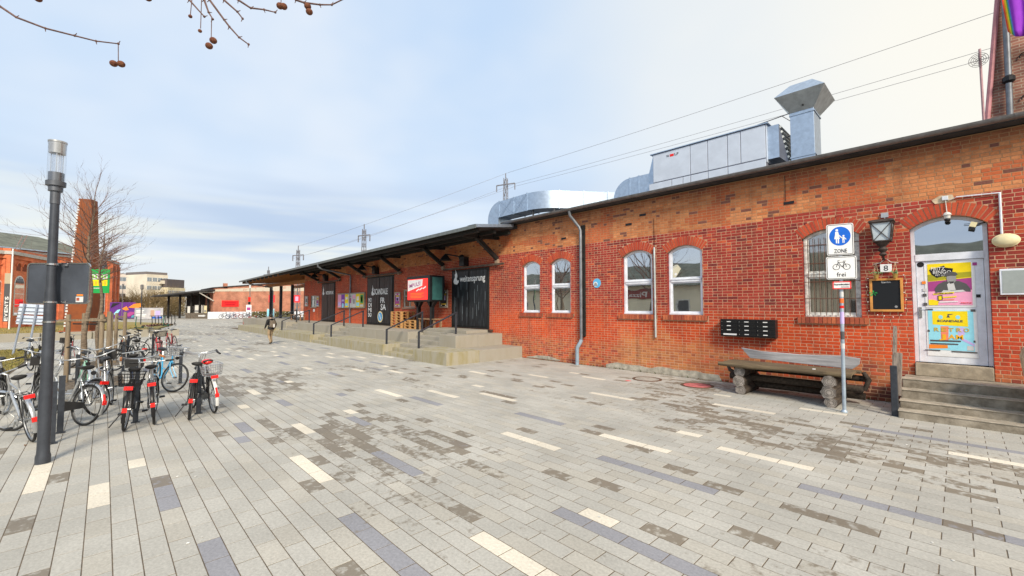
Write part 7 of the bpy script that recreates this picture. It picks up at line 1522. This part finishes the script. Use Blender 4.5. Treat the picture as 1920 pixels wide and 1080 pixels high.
for m_ in (mat('skin_tone', (.48, .30, .22), .6), mat('black_jacket', (.014, .014, .016), .8, var=.3, bmp=.4, bscale=20), mat('beige_trousers', (.30, .22, .14), .9, var=.25, bmp=.4, bscale=18), mat('black_shoes', (.012, .012, .014), .5)): m2.materials.append(m_)
for p in m2.polygons:
    c = p.center / k_; p.use_smooth = True
    hand_ = abs(c.x) > .2 and c.z < .93
    p.material_index = 0 if (c.z > 1.515 or hand_) else 1 if c.z > .93 or abs(c.x) > .215 else 3 if c.z < .105 else 2
def scaled(mb): mb.v = [(x * k_, y * k_, z * k_) for x, y, z in mb.v]; return mb
scaled(MB().ball((0, .035, 1.665), .112, 14, (.86, 1.0, 1.0))).build('hair', mat('dark_hair', (.02, .015, .012), .8, bmp=.6, bscale=60), pn, False, 80)
scaled(MB().ball((0, .125, 1.60), .018, 8, (.8, 1.3, 1.2))).build('nose', MATS['skin_tone'], pn, False, 80)
for s in (-1, 1): scaled(MB().ball((.092 * s, .045, 1.62), .026, 8, (.45, .8, 1.2))).build('ear', MATS['skin_tone'], pn, False, 80)
scaled(MB().torus(.085, .045, (0, -.0, 1.47), 18, 8, plane='xy')).build('hood', MATS['black_jacket'], pn, False, 80)
scaled(MB().lathe([(.165, .86), (.175, .93), (.16, 1.0)], (0, 0, 0), 18)).build('jacket_hem', MATS['black_jacket'], pn, False, 80)
bp = thing('backpack', 'grey-brown backpack with a pale panel worn by the walker', 'backpack', tuple(PP), rz=ang - math.pi / 2)
b = MB(); pr_ = rrect(-.15, .15, .98, 1.40, .08); b.prism(pr_, -.27, -.11); scaled(b).build('sack', mat('backpack_cloth', (.16, .13, .10), .85, var=.3), bp, False, bevel=.03)
b = MB().prism(rrect(-.10, .10, 1.0, 1.22, .04), -.31, -.26); scaled(b).build('front_pocket', mat('backpack_pocket', (.20, .165, .13), .85), bp, False, bevel=.02)
scaled(MB().box(-.035, .035, -.325, -.312, 1.0, 1.19)).build('pale_panel', M_SIGNW, bp, False)
for s in (-1, 1): scaled(MB().tube([(.10 * s, -.13, 1.38), (.11 * s, .0, 1.49), (.12 * s, .13, 1.38), (.13 * s, .10, 1.15), (.13 * s, -.12, 1.03)], .02, 6)).build('strap', MATS['backpack_cloth'], bp, False, 60)
# ------------------------------------------------------------------ plane tree twigs overhead
M_TW2 = mat('plane_twig', (.13, .075, .065), .85, var=.3, scale=30); M_BALL = mat('seed_ball', (.15, .05, .035), .95, c2=(.22, .09, .04), scale=60, bmp=1., bscale=160)
TW = [([(-5.2, -1.0, 4.75), (-4.732, -.61, 4.204), (-4.65, -.523, 4.124), (-4.5, -.367, 4.041), (-4.352, -.212, 3.986), (-4.244, -.099, 3.946), (-4.132, .018, 3.926)], [(-4.132, .018, 3.926), (-4.129, .022, 3.80)], [(-4.152, -.002, 3.78), (-4.114, .037, 3.776)], 'long bare twig reaching in from the top left corner with two seed balls'),
      ([(-3.86, .30, 4.45), (-3.786, .381, 4.252), (-3.708, .462, 4.128)], [(-3.772, .395, 4.27), (-3.778, .389, 4.14)], [(-3.778, .389, 4.13)], 'short twig with one tiny seed ball at the top edge'),
      ([(-3.75, .42, 4.5), (-3.711, .459, 4.252), (-3.687, .484, 4.16), (-3.665, .507, 4.109)], [(-3.671, .501, 4.12), (-3.67, .502, 3.97)], [(-3.679, .492, 3.91), (-3.659, .513, 3.95)], 'twig carrying the lowest hanging pair of seed balls'),
      ([(-3.73, .44, 4.5), (-3.684, .487, 4.252), (-3.609, .566, 4.105), (-3.581, .595, 4.053), (-3.532, .647, 3.974), (-3.483, .698, 3.922)], [(-3.724, .445, 4.30), (-3.725, .445, 4.04)], [(-3.727, .442, 4.021)], 'straight slanting twig beside the hanging pair of seed balls'),
      ([(-3.75, .43, 4.45), (-3.612, .563, 4.252), (-3.543, .634, 4.164), (-3.516, .663, 4.113)], None, [], 'short bare slanting twig without seed balls'),
      ([(-3.66, .51, 4.38), (-3.54, .638, 4.252), (-3.477, .704, 4.192), (-3.41, .774, 4.18), (-3.354, .833, 4.16)], None, [], 'forked bare twig levelling out at its tip'),
      ([(-3.33, .858, 4.45), (-3.326, .862, 4.30)], [(-3.326, .862, 4.31), (-3.326, .862, 4.22)], [(-3.331, .857, 4.208), (-3.312, .877, 4.204)], 'pair of seed balls on a stalk from the top edge'),
      ([(-3.35, .83, 4.40), (-3.251, .94, 4.252), (-3.211, .982, 4.232), (-3.13, 1.066, 4.216), (-3.072, 1.128, 4.216), (-2.95, 1.25, 4.30)], [(-3.192, 1.002, 4.232), (-3.186, 1.008, 4.18)], [(-3.192, 1.002, 4.205), (-3.183, 1.011, 4.164)], 'curved twig at the top with dark seed balls, rightmost of the twigs'),
      ([(-4.6, -.45, 4.5), (-4.544, -.413, 4.29)], None, [(-4.544, -.413, 4.262)], 'seed ball just showing at the top edge above the lamp'), ([(-4.0, .15, 4.5), (-3.994, .163, 4.30)], None, [(-3.994, .163, 4.268)], 'seed ball just showing at the top edge between the twig groups')]
for q, (tw, stalk, balls, lab) in enumerate(TW):
    t_ = thing('tree_twig', lab, 'twig', tw[0], group='plane tree twigs hanging into the top of the view'); n = len(tw)
    MB().tube(tw, [.0085 - .0045 * i / (n - 1) for i in range(n)], 7).build('twig', M_TW2, t_, smooth=60)
    for i in range(1, n):
        P = Vector(tw[i]); dd = (P - Vector(tw[i - 1])).normalized(); MB().ball(tuple(P), .0085, 6).build('bud', M_TW2, t_); sd = dd.cross(fwd).normalized() * (-1) ** i; MB().tube([P, P + (dd * .5 + sd) * .022], [.004, .002], 5).build('spur', M_TW2, t_)
    if stalk: MB().tube(stalk, .0028, 5).build('stalk', M_TW2, t_)
    for c in balls:
        r = .013 if 'tiny' in lab or 'slanting twig beside' in lab else .024; MB().ball(c, r, 12, (1, 1, .92)).build('seed_ball', M_BALL, t_, smooth=80)

# ------------------------------------------------------------------ specks of litter and gum on the paving
q_ = random.Random(44); lt = MB()
for _ in range(70):
    x, y = q_.uniform(-9, 1), q_.uniform(.2, 10.3)
    a = q_.uniform(0, 6); r = q_.uniform(.008, .018)
    lt.prismz([(x + r * math.cos(a + k) * (1 if k % 2 else .6), y + r * math.sin(a + k)) for k in (0, 1.2, 2.6, 4, 5.2)], .0035, .006)
tag(lt.build('litter', M_OLDWHITE), 'tiny pale specks of litter and gum on the paving', 'litter', kind='stuff')
lv = MB()
for _ in range(90):
    if q_.random() < .6: x, y = q_.uniform(-9, -.9), 12.15 - abs(q_.gauss(0, .12))
    else: x, y = q_.uniform(-22, -9), q_.uniform(-1.5, 2)
    a = q_.uniform(0, 6); r = q_.uniform(.02, .045); lv.add([(x, y, .006), (x + r * math.cos(a), y + r * math.sin(a), .012), (x + r * math.cos(a + 1), y + r * math.sin(a + 1), .02)], [(0, 1, 2)])
tag(lv.build('fallen_leaves', mat('dead_leaf', (.20, .10, .04), .9, var=.3)), 'a few dead leaves blown against the wall and stands', 'leaves', kind='stuff')

gt_ = MB()
for _ in range(1400):
    x = q_.uniform(-12, -.9); y = 12.19 - abs(q_.gauss(0, .045)); r = q_.uniform(.004, .014); a = q_.uniform(0, 3)
    gt_.add([(x + r * math.cos(a + w), y + r * math.sin(a + w), .002) for w in (0, 2.1, 4.2)] + [(x, y, .002 + r)], [(0, 1, 3), (1, 2, 3), (2, 0, 3)])
tag(gt_.build('grit', mat('wall_foot_grit', (.22, .17, .12), .95, var=.5, scale=20)), 'brick grit and dirt along the foot of the wall', 'grit', kind='stuff')
wd = MB()
for k in range(26):
    x0 = q_.uniform(-11.5, -1); y0 = 12.17
    for _ in range(9):
        a = q_.uniform(0, 6.28); h = q_.uniform(.03, .10); w = .006; wd.add([(x0 - w, y0, 0), (x0 + w, y0, 0), (x0 + .06 * math.cos(a), y0 - abs(.06 * math.sin(a)), h)], [(0, 1, 2)])
tag(wd.build('weeds', mat('wall_weed', (.10, .14, .04), .9, var=.3)), 'small weeds sprouting at the foot of the wall', 'weeds', kind='stuff')
